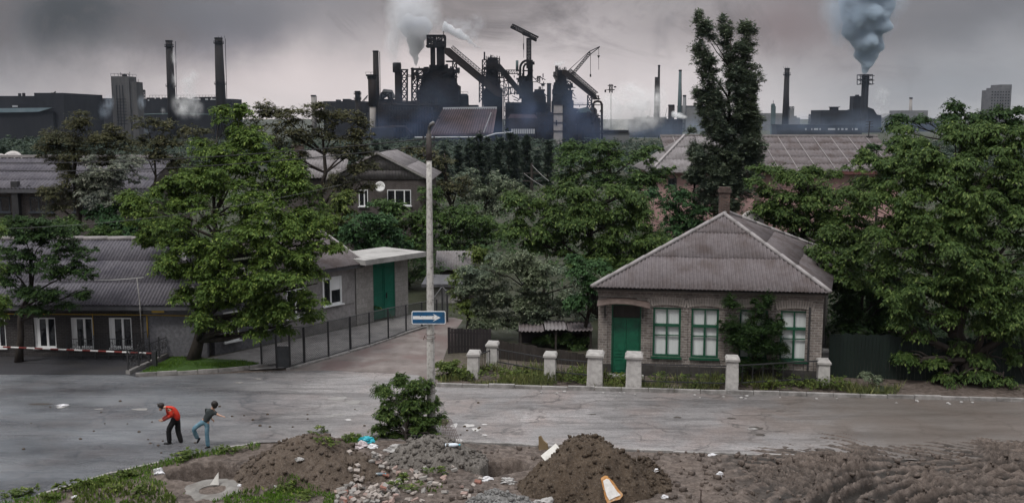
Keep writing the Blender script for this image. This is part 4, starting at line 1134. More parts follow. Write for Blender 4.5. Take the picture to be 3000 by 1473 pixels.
# ================================================================ concrete street pole with the one-way sign
pb = gnd(1264, 1268); ptop = at(1256, 372, pb.y)
pole = thing('street_pole', 'tall stained concrete lighting pole standing in the bush', 'pole', (pb.x, pb.y, 0))
POLEM, g, b, _ = new_mat('pole_concrete')
o = g.coord('Object'); n1 = g.noise(g.mapping(o, (1, 1, .12)), 5.0, 7, .7); n2 = g.noise(o, 7.0, 6, .7)
c = g.mix(g.ramp(n1, [(.35, 0), (.7, 1)]), (.33, .32, .305), (.56, .55, .525)); c = g.mix(g.ramp(n2, [(.50, 0), (.66, .75)]), c, (.11, .098, .09)); g.l(c, b.inputs['Base Color'])
b.inputs['Roughness'].default_value = .9; bump(g, b, n2, .4, .01)
hz = ptop.z; lean = ptop.x - pb.x
zc = at(1256, 468, pb.y).z
mb = MB(); N = 8; pts, rs = [], []
for k in range(N + 1):
    z = -.2 + (zc + .2) * k / N; pts.append((lean * z / hz, 0, z)); rs.append(.175 - (.175 - .10) * k / N)
mb.tube(pts, rs, 14); mb.build('shaft', POLEM, pole, smooth=True)
mb = MB(); mb.tube([(lean * zc / hz, 0, zc - .02), (lean * zc / hz, 0, zc + .95)], [.118, .10], 12); mb.build('collar', mat('sooty_concrete', (.03, .027, .026), (.10, .09, .085), 5, .9, .4), pole, smooth=True)
mb = MB(); x = lean * zc / hz; mb.tube([(x, 0, zc + .9), (x, 0, hz - .3), (x + .03, -.05, hz), (x + .10, -.1, hz + .10)], [.075, .07, .06, .05], 10)
mb.build('lamp_arm', DARKMETAL, pole, smooth=True)
mb = MB(); mb.tube([(x + .08, -.06, hz + .08), (x + .20, -.16, hz + .16)], [.07, .06], 8); mb.build('lamp_head', mat('lamp_grey', (.12, .12, .125), (.2, .2, .205), 3, .5), pole, smooth=True)
mb = MB()
for z in (zc + .15, zc + .5, zc + .75):
    mb.bar((x - .22, -.02, z), (x + .22, -.02, z), .05)
    for sx_ in (-.2, .2): mb.tube([(x + sx_, -.02, z + .02), (x + sx_, -.02, z + .12)], .03, 6)
mb.build('insulator', DARKMETAL, pole)
mb = MB()
for zz in (at(1258, 990, pb.y).z, at(1258, 978, pb.y).z):
    xx = lean * zz / hz; ring = [(xx + .19 * math.cos(a * PI / 8), .19 * math.sin(a * PI / 8), zz + .012 * math.sin(a)) for a in range(17)]; mb.tube(ring, .012, 4, False)
for zz in (1.95, 1.82, 1.68, 1.6):
    xx = lean * zz / hz; ring = [(xx + .185 * math.cos(a * PI / 8), .185 * math.sin(a * PI / 8), zz + .03 * math.cos(a * PI / 8)) for a in range(17)]; mb.tube(ring, .010, 4, False)
zz = at(1258, 985, pb.y).z; mb.bar((-.26, -.05, zz - .12), (-.20, -.05, zz + .05), .03)
mb.build('wire_band', RUST, pole)
# blue sign
sl, sr = at(1206, 930, pb.y - .25), at(1305.5, 930, pb.y - .25); st_, sb_ = at(1256, 911, pb.y - .25).z, at(1256, 949, pb.y - .25).z
sg = thing('one_way_sign', 'blue rectangular one-way sign with a white arrow pointing right, on the pole', 'road sign', ((sl.x + sr.x) / 2, pb.y - .25, (st_ + sb_) / 2))
sw, shh = (sr.x - sl.x) / 2, (st_ - sb_) / 2
SBLUE = mat('sign_blue', (.004, .065, .17), (.008, .095, .22), 4, .4, .05, .45, (.02, .07, .14), 3); SWHITE = mat('sign_white', (.66, .68, .70), (.78, .79, .80), 4, .45, 0, .4, (.52, .52, .52), 5, (.62, .7))
def rrect(w, h, r, y):
    pts = []
    for (cx, cz, a0) in ((w - r, h - r, 0), (-w + r, h - r, 90), (-w + r, -h + r, 180), (w - r, -h + r, 270)):
        for k in range(6):
            a = math.radians(a0 + 90 * k / 5); pts.append((cx + r * math.cos(a), y, cz + r * math.sin(a)))
    return pts
mb = MB(); mb.prism(rrect(sw, shh, .06, 0), (0, .02, 0)); mb.build('backing', SWHITE, sg)
mb = MB(); mb.prism(rrect(sw - .028, shh - .028, .045, -.004), (0, .003, 0)); mb.build('face', SBLUE, sg)
mb = MB(); ah = shh * .27; hx = sw * .40; tipx = sw * .70
mb.prism([(-sw + .05, -.008, -ah * .95), (hx - .02, -.008, -ah * .95), (hx - .10, -.008, -shh * .62), (tipx, -.008, 0), (hx - .10, -.008, shh * .62), (hx - .02, -.008, ah * .95), (-sw + .05, -.008, ah * .95)], (0, .003, 0)); mb.build('arrow', SWHITE, sg)
mb = MB(); r = random.Random(3)
for k in range(14):
    x_ = r.uniform(-.42, .30); z_ = r.uniform(-.12, .15); s_ = r.uniform(.008, .02); mb.prism([(x_ - s_, -.0105, z_ - s_ * .6), (x_ + s_, -.0105, z_ - s_), (x_ + s_ * .6, -.0105, z_ + s_), (x_ - s_ * .4, -.0105, z_ + s_ * .7)], (0, .0012, 0))
mb.build('rust_spot', RUST, sg)
mb = MB(); mb.bar((-.25, .04, 0), (.25, .04, 0), .05, .04); mb.build('bracket', DARKMETAL, sg)

# ================================================================ overhead wires
WIREM = mat('cable', (.012, .012, .013), (.022, .022, .024), 3, .6)
WIREP = mat('pale_cable', (.34, .34, .33), (.42, .42, .41), 3, .6)
def wire(label, p, q, sag, r, m_=WIREM, group=None):
    p = Vector(p); q = Vector(q); mb = MB(); pts = []
    for k in range(25):
        t = k / 24; v = p.lerp(q, t); v.z -= sag * 4 * t * (1 - t); pts.append(v)
    mb.tube(pts, r, 5)
    o_ = mb.build('overhead_wire', m_, loc=tuple(p)); tag(o_, label, 'cable', group)
pt = lambda dz: Vector((pb.x + lean * .95 - .2, pb.y, zc + dz))
wire('upper dark wire from the pole head across the locust trees to the left edge', pt(.75), at(-200, 470, 64), .45, .020)
wire('lower dark wire from the pole head to the left, just under the upper wire', pt(.5), at(-250, 484, 60), .6, .020)
wire('long wire sagging across the bright maple, through its crown to the left edge', at(1000, 541, 46.5), at(-120, 672, 44.5), .5, .010, mat('grey_cable', (.07, .075, .07), (.10, .105, .10), 3, .6))
wire('white cable from the aerial mast to the dark tree at the left', at(421, 812, LY - .65), at(60, 797, 47.5), .25, .018, WIREP)
# far timber power pole between the dark poplars and the walnut trees
fp = at(1558, 560, 118); tpz = at(1558, 478, 118).z
t = thing('power_pole', 'thin dark power pole with crossarms among the trees in the middle distance', 'pole', (fp.x, 118, -.5))
mb = MB(); mb.tube([(0, 0, 0), (0, 0, tpz + .5)], [.22, .16], 8); mb.build('shaft', DARKWOOD, t)
mb = MB()
for z in (tpz - 1.6, tpz - .7): mb.bar((-1.1, 0, z), (1.1, 0, z), .14)
mb.build('crossarm', DARKWOOD, t)
for k, (a, b_) in enumerate((((0, 0, 0), (1608, 530)), ((-.9, 0, -1), (1590, 545)))):
    wire(['pale wire running down right from the top of the far power pole', 'pale wire running down right from the crossarm of the far power pole'][k], Vector((fp.x, 118, tpz - .2)) + Vector(a), at(*b_, 106), .1, .016, WIREP)
# ================================================================ the steelworks on the skyline
STEEL = mat('sooty_steel', (.009, .0085, .0095), (.022, .020, .021), .35, .85, 0, .1, (.013, .008, .007), .08)
STEEL_R = mat('rusty_steel', (.012, .009, .008), (.026, .018, .016), .3, .85, 0, .2)
STACK = mat('chimney_soot', (.009, .0075, .007), (.020, .016, .015), .25, .85, 0, .2, stretch=(1, 1, .3))
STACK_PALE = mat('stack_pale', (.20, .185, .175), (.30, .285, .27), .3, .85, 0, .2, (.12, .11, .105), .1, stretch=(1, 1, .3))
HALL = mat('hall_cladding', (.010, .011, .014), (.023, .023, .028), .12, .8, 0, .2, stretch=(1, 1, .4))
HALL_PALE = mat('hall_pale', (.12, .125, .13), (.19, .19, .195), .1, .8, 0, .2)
SILO = mat('silo_concrete', (.035, .034, .036), (.12, .117, .118), .14, .85, 0, .2, (.022, .021, .023), .05, stretch=(1, 1, .15))
ROOFP = mat('works_roof', (.055, .038, .043), (.10, .072, .078), .2, .8, 0, .2, (.035, .028, .032), .06, stretch=(1, 1, .2))
PIPE_PALE = mat('pale_pipe', (.30, .31, .33), (.40, .41, .43), .5, .6)
GREENPIPE = mat('bluish_stack', (.05, .075, .08), (.08, .11, .115), .3, .8)
DF, DL, DR = 600.0, 760.0, 1250.0
def zgr(d): return float(height(0, d)) - 1.0

def greeble(q, x0, x1, y0, y1, n, seed, up=10):
    """small cabins, masts, pipes and stair flights that roughen a works silhouette"""
    r = random.Random(seed)
    for k in range(n):
        x = r.uniform(x0, x1); y = r.uniform(y0, y1); c = r.random()
        if c < .3: q.rect(x, y, x + r.uniform(3, 9), y + r.uniform(3, 8), 3, r.uniform(-3, 1))
        elif c < .5: q.bar(x, y, x, y - r.uniform(3, up), r.uniform(.3, .6), -1)
        elif c < .7: q.bar(x, y, x + r.uniform(6, 18), y + r.choice((0, 0, r.uniform(-9, 9))), .45, -3)
        elif c < .85: q.lattice(x, y - r.uniform(4, up), x + r.uniform(4, 8), y + 6, 2, .32, 3, -4)
        else: q.pipe([(x, y), (x, y - r.uniform(4, up)), (x + r.uniform(4, 10), y - r.uniform(4, up))], r.uniform(1.5, 3), -2, 6)
    return q

class PX:
    """shapes measured on the photograph and built at their true distance and size"""
    def __init__(s, d): s.d = d; s.k = d / FPX; s.mb = MB()
    def P(s, px, py, dy=0.0): return at(px, py, s.d) + Vector((0, dy, 0))
    def z(s, py): return at(1500, py, s.d).z
    def x(s, px): return at(px, 345, s.d).x
    def rect(s, x0, y0, x1, y1, dep=None, dy=0.0, m=0):
        a, b = s.x(x0), s.x(x1); dep = dep if dep else max(2.0, (b - a) * .8)
        z0 = s.z(y1) if y1 is not None else zgr(s.d)
        s.mb.box(a, b, s.d + dy, s.d + dy + dep, z0, s.z(y0), m); return s
    def poly(s, pts, dep, dy=0.0, m=0):
        s.mb.prism([s.P(x, y, dy) for x, y in pts], (0, dep, 0), m); return s
    def bar(s, x0, y0, x1, y1, w, dy=0.0, dy1=None, m=0):
        s.mb.bar(s.P(x0, y0, dy), s.P(x1, y1, dy if dy1 is None else dy1), w, w, m); return s
    def cyl(s, x, y0, y1, w0, w1=None, dy=0.0, n=14, m=0):
        r0 = w0 * s.k / 2; r1 = (w1 if w1 else w0) * s.k / 2; z1 = s.z(y1) if y1 is not None else zgr(s.d)
        c = s.x(x); s.mb.tube([(c, s.d + dy, z1), (c, s.d + dy, s.z(y0))], [r1, r0], n, True, m); return s
    def pipe(s, pts, w, dy=0.0, n=10, m=0):
        s.mb.tube([s.P(x, y, dy) for x, y in pts], w * s.k / 2, n, True, m); return s
    def lattice(s, x0, y0, x1, y1, bays, w=.42, dep=None, dy=0.0, m=0, x0t=None, x1t=None):
        x0t = x0 if x0t is None else x0t; x1t = x1 if x1t is None else x1t
        dep = dep if dep else (x1 - x0) * s.k
        y1 = y1 if y1 is not None else 345 + (CAMH - zgr(s.d)) / s.k
        L = lambda t: x0 + (x0t - x0) * t; R = lambda t: x1 + (x1t - x1) * t; Y = lambda t: y1 + (y0 - y1) * t
        for q in (dy, dy + dep):
            s.bar(x0, y1, x0t, y0, w * 1.4, q, None, m); s.bar(x1, y1, x1t, y0, w * 1.4, q, None, m)
            for k in range(bays):
                t, u = k / bays, (k + 1) / bays
                s.bar(L(u), Y(u), R(u), Y(u), w, q, None, m)
                s.bar(L(t), Y(t), R(u), Y(u), w * .8, q, None, m); s.bar(R(t), Y(t), L(u), Y(u), w * .8, q, None, m)
        for k in range(bays + 1):
            t = k / bays
            s.bar(L(t), Y(t), L(t), Y(t), w, dy, dy + dep, m); s.bar(R(t), Y(t), R(t), Y(t), w, dy, dy + dep, m)
        return s
    def truss(s, x0, y0, x1, y1, h, bays, w=.4, dy=0.0, dep=4.0, m=0):
        a, b = s.P(x0, y0, dy), s.P(x1, y1, dy); d = (b - a); n = Vector((-d.z, 0, d.x)).normalized() * h
        if n.z < 0: n = -n
        for q in (0, dep):
            o_ = Vector((0, q, 0))
            s.mb.bar(a + o_, b + o_, w, w, m); s.mb.bar(a + n + o_, b + n + o_, w, w, m)
            for k in range(bays):
                p = a + d * (k / bays); r = a + d * ((k + 1) / bays)
                s.mb.bar(p + o_, p + n + o_, w * .8, w * .8, m); s.mb.bar(p + o_, r + n + o_, w * .7, w * .7, m)
        return s
    def rails(s, x0, x1, y, dy=0.0, h=1.2, m=0):
        a, b = s.x(x0), s.x(x1); z = s.z(y); n = max(2, int((b - a) / 2.4))
        s.mb.bar((a, s.d + dy, z + h), (b, s.d + dy, z + h), .18, .18, m)
        for k in range(n + 1): s.mb.bar((a + (b - a) * k / n, s.d + dy, z), (a + (b - a) * k / n, s.d + dy, z + h), .16, .16, m)
        return s
    def part(s, name, m_, t, smooth=False):
        o_ = s.mb.build(name, m_, t, smooth, rel=tuple(t.location)); s.mb = MB(); return o_
def root(name, label, cat, px, d, group=None):
    return thing(name, label, cat, (at(px, 345, d).x, d, zgr(d)), 0, group)

def chimney(label, px, top, w0, w1, d, mat_, collars=(), rods=False, step=None, base=None, group='factory chimneys', pale=None):
    t = root('factory_chimney', label, 'chimney', px, d, group); q = PX(d)
    q.cyl(px, top, base, w0, w1, 0, 18).part('shaft', mat_, t, True)
    for cyv in collars:
        f = (cyv - top) / max(1, (400 - top)); w = w0 + (w1 - w0) * f
        q.cyl(px, cyv, cyv + 2.5, w + 7, w + 7, 0, 18); q.cyl(px, cyv - 5, cyv - 4.3, w + 7, w + 7, 0, 18)
        for k in range(10):
            a = 2 * PI * k / 10; r = (w + 6.5) * q.k / 2; c = Vector((q.x(px) + r * math.cos(a), d + r * math.sin(a), q.z(cyv))); q.mb.bar(c, c + Vector((0, 0, 5 * q.k)), .15)
        q.part('platform', STEEL, t)
    q.cyl(px, top - 1, top + 3, w0 + 1.5, w0 + 1.5, 0, 18)
    if rods:
        for dx in (-.4, 0, .4): q.bar(px + dx * w0, top, px + dx * w0, top - 6, .2)
    q.part('rim', STEEL, t)
    f = .55; q.bar(px + w0 * .5 + 1, top + 2, px + w1 * .5 + 1, 345, .35, -1.0); q.part('ladder', STEEL, t)
    if step:
        q.cyl(px + step[0], step[1], None, step[2], step[3], 4, 16); q.part('flue', step[4], t, True)
    return t
chimney('left of the two tall black brick chimneys at the left, steam around its foot', 505, 120, 19, 27, DL, STACK, (136, 252))
chimney('taller of the two black chimneys at the left, with lightning rods on its rim', 649, 112, 22, 34, DL, STACK, (126, 246), True)
chimney('dark slim chimney rising out of a thicker pale-footed one, left of the blast furnaces', 1104, 150, 16, 21, DF, STACK)
chimney('short square-topped chimney standing just above the locust tree', 920, 280, 14, 15, DL + 40, STACK_PALE, ())
chimney('squat chimney with platforms on the works block right of the locust tree', 1049, 268, 15, 15, DL, STACK, (275, 290))
chimney('thin dark chimney with a stepped flue, smoking, left of the tall poplar', 1928, 192, 6, 8, DR - 300, STACK, (), False, (-3.5, 226, 13, 16, STACK))
chimney('dark chimney with bluish foot and faint smoke, nearest to the tall poplar', 1990, 206, 8, 14, DR - 300, GREENPIPE)
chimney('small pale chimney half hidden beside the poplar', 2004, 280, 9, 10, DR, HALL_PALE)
chimney('square dark stack on the hazy works building left of the poplar', 1966, 308, 17, 17, DR - 350, STEEL_R)
chimney('black tapering chimney with one collar, right of the tall poplar', 2301, 201, 14, 20, DR - 150, STACK, (219,), True)
chimney('thin pale chimney giving off faint smoke near the right', 2666, 287, 8, 9, DR + 250, STACK_PALE)

# the pale-footed flue beside the slim chimney
t = root('waste_gas_stack', 'thick stack with a dark head and a pale lower half beside the slim dark chimney', 'chimney', 1093, DF - 8); q = PX(DF - 8)
q.cyl(1092, 232, 312, 24, 23); q.part('shaft', STEEL_R, t, True); q.cyl(1093, 312, None, 19, 19); q.part('base', STACK_PALE, t, True)
q.cyl(1091, 219, 224, 33, 33); q.cyl(1091, 224, 232, 26, 26); q.rails(1076, 1106, 219, -3); q.part('head', STEEL, t)

# far left hall
t = root('rolling_hall', 'dark flat roofed works hall at the far left edge with a lower lean-to roof', 'industrial hall', 90, 620); q = PX(620)
q.rect(-60, 281, 95, None, 60, 6).rect(93, 272, 178, None, 60, 5); q.part('wall', HALL, t)
q.rect(41, 273, 46, 281, 2, 7).rect(53, 272, 58, 281, 2, 7).bar(140, 273, 146, 268, .6, 8).rect(136, 271, 146, 273, 2, 8); q.part('vent', STEEL, t)
q.poly([(-60, 318), (150, 316), (110, 328), (-60, 331)], 3, 1); q.part('roof', mat('blue_sheet', (.10, .15, .18), (.16, .21, .24), .1, .7), t)
q.rect(-60, 331, 150, None, 3, 2.5); q.part('annex_wall', HALL, t)
q.rect(25, 309, 40, 314, 1, 5.6); q.part('window', PIPE_PALE, t)

t = root('silo_tower', 'tall twin block concrete silo tower with railings on top and pale streaks', 'silo', 365, DL - 60); q = PX(DL - 60)
q.rect(331, 224, 383, None, 14); q.part('tall_block', SILO, t)
q.rect(383, 240, 403, None, 12, 1); q.part('low_block', SILO, t)
q.rails(331, 383, 223, 0, 1.6).rails(331, 383, 223, 14, 1.6).rails(384, 403, 239, 1, 1.6).bar(345, 222, 345, 212, .25, 5).bar(372, 222, 372, 210, .25, 5).rect(358, 217, 366, 223, 4, 4).bar(397, 240, 397, 232, .25, 5); q.part('railing', STEEL, t)
for k in range(9): q.rect(342 + k * 1.0 if k < 0 else 343, 290 + 9 * k, 373, 291.2 + 9 * k, .3, -.3)
for k in range(3): q.rect(345 + 9 * k, 250, 346.4 + 9 * k, 380, .3, -.35)
q.part('formwork_rib', HALL, t)

t = root('sinter_hall', 'long dark ragged works hall between the silo tower and the two black chimneys', 'industrial hall', 560, DL + 30); q = PX(DL + 30)
q.rect(420, 290, 680, None, 30).rect(640, 298, 678, None, 32, -3).rect(250, 294, 331, None, 26, 2).rect(292, 288, 316, 295, 8, 4); q.part('wall', HALL, t)
for k, (x, w) in enumerate(((425, 9), (438, 5), (452, 7), (470, 12), (520, 20), (560, 10), (580, 30), (618, 14))): q.rect(x, 286, x + w, 291, 5, 5)
q.rails(440, 640, 287, 1, 2.0).bar(565, 286, 640, 285, .7, 2); q.part('roof_vent', STEEL, t)
q.rect(568, 289.5, 590, 293.5, .4, -.5).rect(604, 289, 612, 294, .4, -.5).rect(618, 290, 634, 293.5, .4, -.5).rect(436, 292, 440, 296, .4, -.5); q.part('window', PIPE_PALE, t)
q.pipe([(420, 336), (520, 333), (690, 338)], 4, -6); q.part('pipe', GREENPIPE, t)
q.lattice(413, 265, 422, 292, 3, .3); q.rect(412, 263, 423, 270, 4); q.part('tower', STEEL, t)

t = root('ore_plant', 'dark stepped plant block with a leaning crane jib, right of the locust tree', 'industrial building', 1010, DL + 10); q = PX(DL + 10)
q.rect(948, 297, 1072, None, 30).rect(1003, 290, 1022, 297, 12, 3).rect(983, 292, 992, 297, 10, 3).rect(1022, 293, 1035, 297, 12, 3).rect(1070, 303, 1078, None, 10); q.part('wall', HALL, t)
q.bar(1062, 297, 1077, 280, .6).bar(1066, 297, 1077, 281, .4).bar(1077, 280, 1074, 292, .2).lattice(1074, 300, 1079, 330, 4, .3); q.part('crane_jib', STEEL, t)

# --- first blast furnace
t = root('blast_furnace', 'largest blast furnace with an open framed tower head and white steam on its left', 'blast furnace', 1270, DF); q = PX(DF)
q.cyl(1262, 205, 230, 46, 60, 8).cyl(1262, 230, 275, 60, 72, 8).cyl(1262, 275, None, 72, 84, 8).rect(1222, 262, 1255, 300, 16, 4).rect(1240, 200, 1330, None, 18, 2).rect(1230, 250, 1345, None, 24, 0)
q.poly([(1236, 275), (1250, 240), (1330, 225), (1345, 262), (1345, 300), (1236, 300)], 14, -2); q.part('furnace_shell', STEEL, t)
q.lattice(1206, 204, 1222, None, 9, .5).lattice(1222, 206, 1240, 300, 6, .45).lattice(1326, 180, 1337, None, 10, .45).rect(1205, 200, 1240, 204, 12).rect(1307, 178, 1338, 181, 8).rect(1240, 200, 1258, 206, 8); q.part('lattice_frame', STEEL, t)
q.rect(1262, 130, 1275, 205, 4, 2).rect(1280, 120, 1302, 205, 6, 2).rect(1258, 190, 1306, 215, 8, 2); q.part('tower_column', STEEL, t)
q.lattice(1252, 104, 1302, 136, 1, .7, 9).rect(1250, 133, 1303, 138, 10).rect(1251, 103, 1303, 105.5, 10).lattice(1262, 104, 1276, 136, 2, .5).lattice(1282, 104, 1294, 136, 2, .5).bar(1299, 104, 1299, 92, .4).rect(1254, 112, 1262, 126, 5).rect(1270, 106, 1280, 134, 4); q.part('tower_head', STEEL, t)
for k in range(7): q.rails(1236, 1330, 214 + 16 * k, -2.5)
for k in range(26): 
    r = random.Random(k); x = r.uniform(1206, 1340); y = r.uniform(205, 290); q.bar(x, y, x + r.choice((0, 0, 8, 14)), y + r.uniform(4, 16), .4, -3)
greeble(q, 1206, 1336, 205, 300, 60, 1, 12); greeble(q, 1210, 1250, 202, 206, 8, 2, 7); greeble(q, 1305, 1340, 196, 222, 14, 3, 12); q.part('gantry', STEEL, t)
sk = root('skip_bridge', 'long inclined skip bridge falling right from the framed tower to the middle furnace', 'conveyor', 1390, DF - 6); q = PX(DF - 6)
q.poly([(1302, 140), (1318, 141), (1470, 268), (1470, 286), (1454, 282), (1302, 157)], 6); q.part('gallery', STEEL_R, sk)
q.truss(1322, 141, 1462, 259, 1.6, 18, .25, -1, 6); q.part('handrail', STEEL, sk)
q.lattice(1404, 222, 1416, 300, 4, .4); q.part('trestle', STEEL, sk)
t = root('gas_holder', 'dark drum shaped tank on the right of the largest blast furnace', 'tank', 1356, DF + 2); q = PX(DF + 2)
q.cyl(1356, 281, 310, 33, 34, 4).cyl(1356, 275, 281, 24, 33, 4).rails(1342, 1372, 276, -2); q.part('drum', STEEL, t, False)
q.rect(1338, 308, 1400, None, 16); q.part('base', STEEL, t)
t = root('hot_blast_stove', 'tall boxed stove with a dark cap between the slim chimney and the largest furnace', 'stove', 1162, DF + 4); q = PX(DF + 4)
q.rect(1152, 186, 1174, 212, 6, 1); q.cyl(1163, 183, 187, 23, 23, 4); q.part('cap', STEEL, t)
q.rect(1157, 212, 1173, None, 5, 2); q.part('shaft', STEEL_R, t)
q.lattice(1175, 205, 1192, None, 10, .45).rect(1174, 203, 1196, 206, 5).bar(1192, 220, 1208, 222, .5).bar(1192, 224, 1208, 226, .4); q.part('lattice_tower', STEEL, t)
t = root('gable_shed', 'pitched roof skip house with an open gable left of the tall stove', 'industrial building', 1132, DF + 2); q = PX(DF + 2)
q.poly([(1108, 286), (1124, 261), (1132, 266), (1116, 292)], 12); q.poly([(1124, 261), (1143, 263), (1155, 287), (1136, 290)], 10, 1); q.part('roof', HALL_PALE, t)
q.rect(1112, 290, 1152, None, 10, 2).lattice(1118, 272, 1146, 290, 1, .6); q.part('frame', STEEL, t)

# --- pipework and bunkers filling the foot of the works
t = root('pipe_rack', 'low dark band of pipes, columns and bunkers along the foot of the largest furnace', 'industrial building', 1180, DF - 20); q = PX(DF - 20)
q.rect(1105, 296, 1260, None, 14, 6); q.part('bunker', STEEL, t)
for k in range(20):
    x = 1106 + k * 8.2; q.rect(x, 298 + (k * 37 % 11), x + 1.4, None, 1, 2)
for y in (312, 326, 346, 360): q.bar(1106, y, 1290, y + 1, .7, 0)
for k in range(10):
    x = 1112 + 16 * k; q.bar(x, 346, x + 16, 326, .35, 0)
greeble(q, 1108, 1280, 292, 390, 70, 8, 10); q.part('steel_frame', STEEL_R, t)
q.pipe([(1106, 374), (1150, 372), (1190, 371), (1196, 380), (1210, 395)], 7, -4).pipe([(1120, 305), (1220, 309), (1290, 306)], 5, -1); q.part('pipe', STEEL_R, t, True)
q.rect(1096, 374, 1160, None, 12, -14); q.part('wall', HALL, t)
t = root('casting_shed', 'big works shed with a sloping purple-brown corrugated roof below the furnaces', 'industrial hall', 1365, DF - 30); q = PX(DF - 30)
q.poly([(1272, 392), (1286, 318), (1452, 316), (1440, 388)], .1, 0)
q.mb = MB(); A, B, C_, D_ = q.P(1262, 392, -8), q.P(1445, 389, -8), q.P(1454, 317, 22), q.P(1290, 319, 22)
q.mb.add([A, B, C_, D_, A - Vector((0, 0, 1)), B - Vector((0, 0, 1)), C_ - Vector((0, 0, 1)), D_ - Vector((0, 0, 1))], [(0, 1, 2, 3), (7, 6, 5, 4), (0, 4, 5, 1), (1, 5, 6, 2), (2, 6, 7, 3), (3, 7, 4, 0)]); q.part('roof', ROOFP, t)
for k in range(24):
    f = k / 24; p = A.lerp(B, f); r_ = D_.lerp(C_, f); q.mb.bar(p + Vector((0, -.3, .3)), r_ + Vector((0, -.3, .3)), .35)
q.part('roof_rib', STEEL_R, t)
q.rect(1262, 393, 1452, None, 24, -7); q.part('wall', HALL, t)
q.bar(1290, 317, 1454, 315, 1.2, 22).bar(1418, 388, 1440, 330, .5, -9); q.part('ridge_pipe', PIPE_PALE, t)
t = root('long_pipe', 'long pale pipeline running level below the sloping purple-brown roof', 'pipeline', 1360, DF - 60); q = PX(DF - 60)
q.pipe([(1215, 403), (1420, 402), (1452, 392), (1500, 388)], 5).part('pipe', PIPE_PALE, t, True)
for k in range(8): q.rect(1225 + 28 * k, 404, 1227 + 28 * k, None, 1)
q.part('support', HALL, t)

# --- second furnace
t = root('blast_furnace', 'middle blast furnace with a spiky crown, second from the left', 'blast furnace', 1440, DF + 6); q = PX(DF + 6)
q.rect(1424, 176, 1460, 240, 8, 2).cyl(1444, 236, 275, 40, 52, 8).cyl(1444, 275, None, 52, 60, 8).rect(1416, 262, 1472, None, 18).rect(1428, 168, 1456, 176, 6, 3).rect(1414, 200, 1470, 203, 10).rect(1414, 225, 1476, 228, 10); q.part('furnace_shell', STEEL, t)
q.lattice(1413, 176, 1426, None, 12, .45).lattice(1456, 172, 1464, 300, 8, .4)
for k in range(14):
    r = random.Random(90 + k); x = 1418 + k * 3.3; q.bar(x, 174, x + r.uniform(-3, 3), 174 - r.uniform(4, 15), .45, 3)
q.bar(1419, 176, 1419, 152, .9, 2); q.part('lattice_frame', STEEL, t)
for k in range(30):
    r = random.Random(200 + k); x = r.uniform(1415, 1475); y = r.uniform(176, 290); q.bar(x, y, x + r.choice((0, 10, 16)), y + r.uniform(2, 16), .4, -2)
greeble(q, 1414, 1474, 178, 300, 40, 4, 10); q.part('gantry', STEEL, t)
t = root('skip_bridge', 'dark inclined bridge joining the middle furnace to the crane tower', 'conveyor', 1500, DF - 2); q = PX(DF - 2)
q.poly([(1457, 184), (1468, 190), (1532, 268), (1532, 284), (1522, 280), (1457, 202)], 5); q.part('gallery', STEEL, t)
q.truss(1478, 216, 1528, 216, 2.2, 7, .3, 2).truss(1476, 280, 1530, 268, 4, 5, .4, 2).lattice(1476, 210, 1490, None, 8, .4); q.part('trestle', STEEL, t)
t = root('dust_catcher', 'cluster of dark uptake pipes looping round the tower crane', 'pipework', 1545, DF + 10); q = PX(DF + 10)
arc = [(1524 + 0, 290), (1524, 215)] + [(1545 - 21 * math.cos(a), 200 - 22 * math.sin(a)) for a in np.linspace(0, PI * .75, 9)] + [(1566, 184)]
q.pipe(arc, 7, 0); arc = [(1534, 280), (1534, 206)] + [(1548 - 14 * math.cos(a), 200 - 15 * math.sin(a)) for a in np.linspace(0, PI * .8, 8)]; q.pipe(arc, 6, 5); q.part('uptake', STEEL, t, True)
q.cyl(1552, 218, None, 18, 22, 8).rect(1546, 175, 1561, 240, 6, 3).rect(1528, 240, 1562, None, 14, 4).cyl(1537, 222, 240, 34, 44, 9).rect(1536, 186, 1566, 188.5, 8).rect(1530, 206, 1562, 208, 8); q.part('vessel', STEEL, t)
q.cyl(1515, 176, 208, 8, 8, 6); q.part('vent_stack', GREENPIPE, t, True)
q.poly([(1562, 270), (1575, 262), (1592, 262), (1600, 285), (1600, 330), (1562, 330)], 14, 2).rect(1480, 300, 1605, None, 20, 2).rect(1566, 262, 1596, 268, 8); q.part('bin_house', STEEL_R, t)
for k in range(34):
    r = random.Random(400 + k); x = r.uniform(1486, 1600); y = r.uniform(215, 320); q.bar(x, y, x + r.choice((0, 0, 12, 18)), y + r.uniform(3, 20), .45, -2)
greeble(q, 1484, 1600, 225, 320, 60, 5, 12); q.part('gantry', STEEL, t)
t = root('tower_crane', 'black tower crane with a heavy jib tilting down to the right above the works', 'crane', 1550, DF + 4); q = PX(DF + 4)
q.lattice(1544, 113, 1555, 200, 9, .55).rect(1542, 112, 1557, 117, 4); q.part('mast', STEEL, t)
a, b_ = (1497, 79), (1573, 117)
q.truss(1497, 81, 1573, 119, 2.2, 14, .55, 0, 3).poly([(1496, 77), (1512, 83), (1511, 88), (1495, 82)], 3).poly([(1532, 91), (1553, 100), (1552, 110), (1530, 101)], 4).poly([(1556, 106), (1573, 114), (1571, 122), (1554, 114)], 4).poly([(1497, 80), (1572, 115), (1571, 118), (1496, 83)], 2); q.part('jib', STEEL, t)
q.bar(1534, 102, 1534, 170, .2).bar(1534, 128, 1534, 146, .6); q.part('hoist_rope', STEEL, t)
t = root('steel_stack', 'plain round grey stack between the bin house and the right furnace', 'stack', 1608, DF + 12); q = PX(DF + 12)
q.cyl(1608, 245, None, 12, 13).part('shaft', HALL, t, True); q.cyl(1608, 244.5, 248, 13.5, 13.5); q.part('rim', STEEL, t)

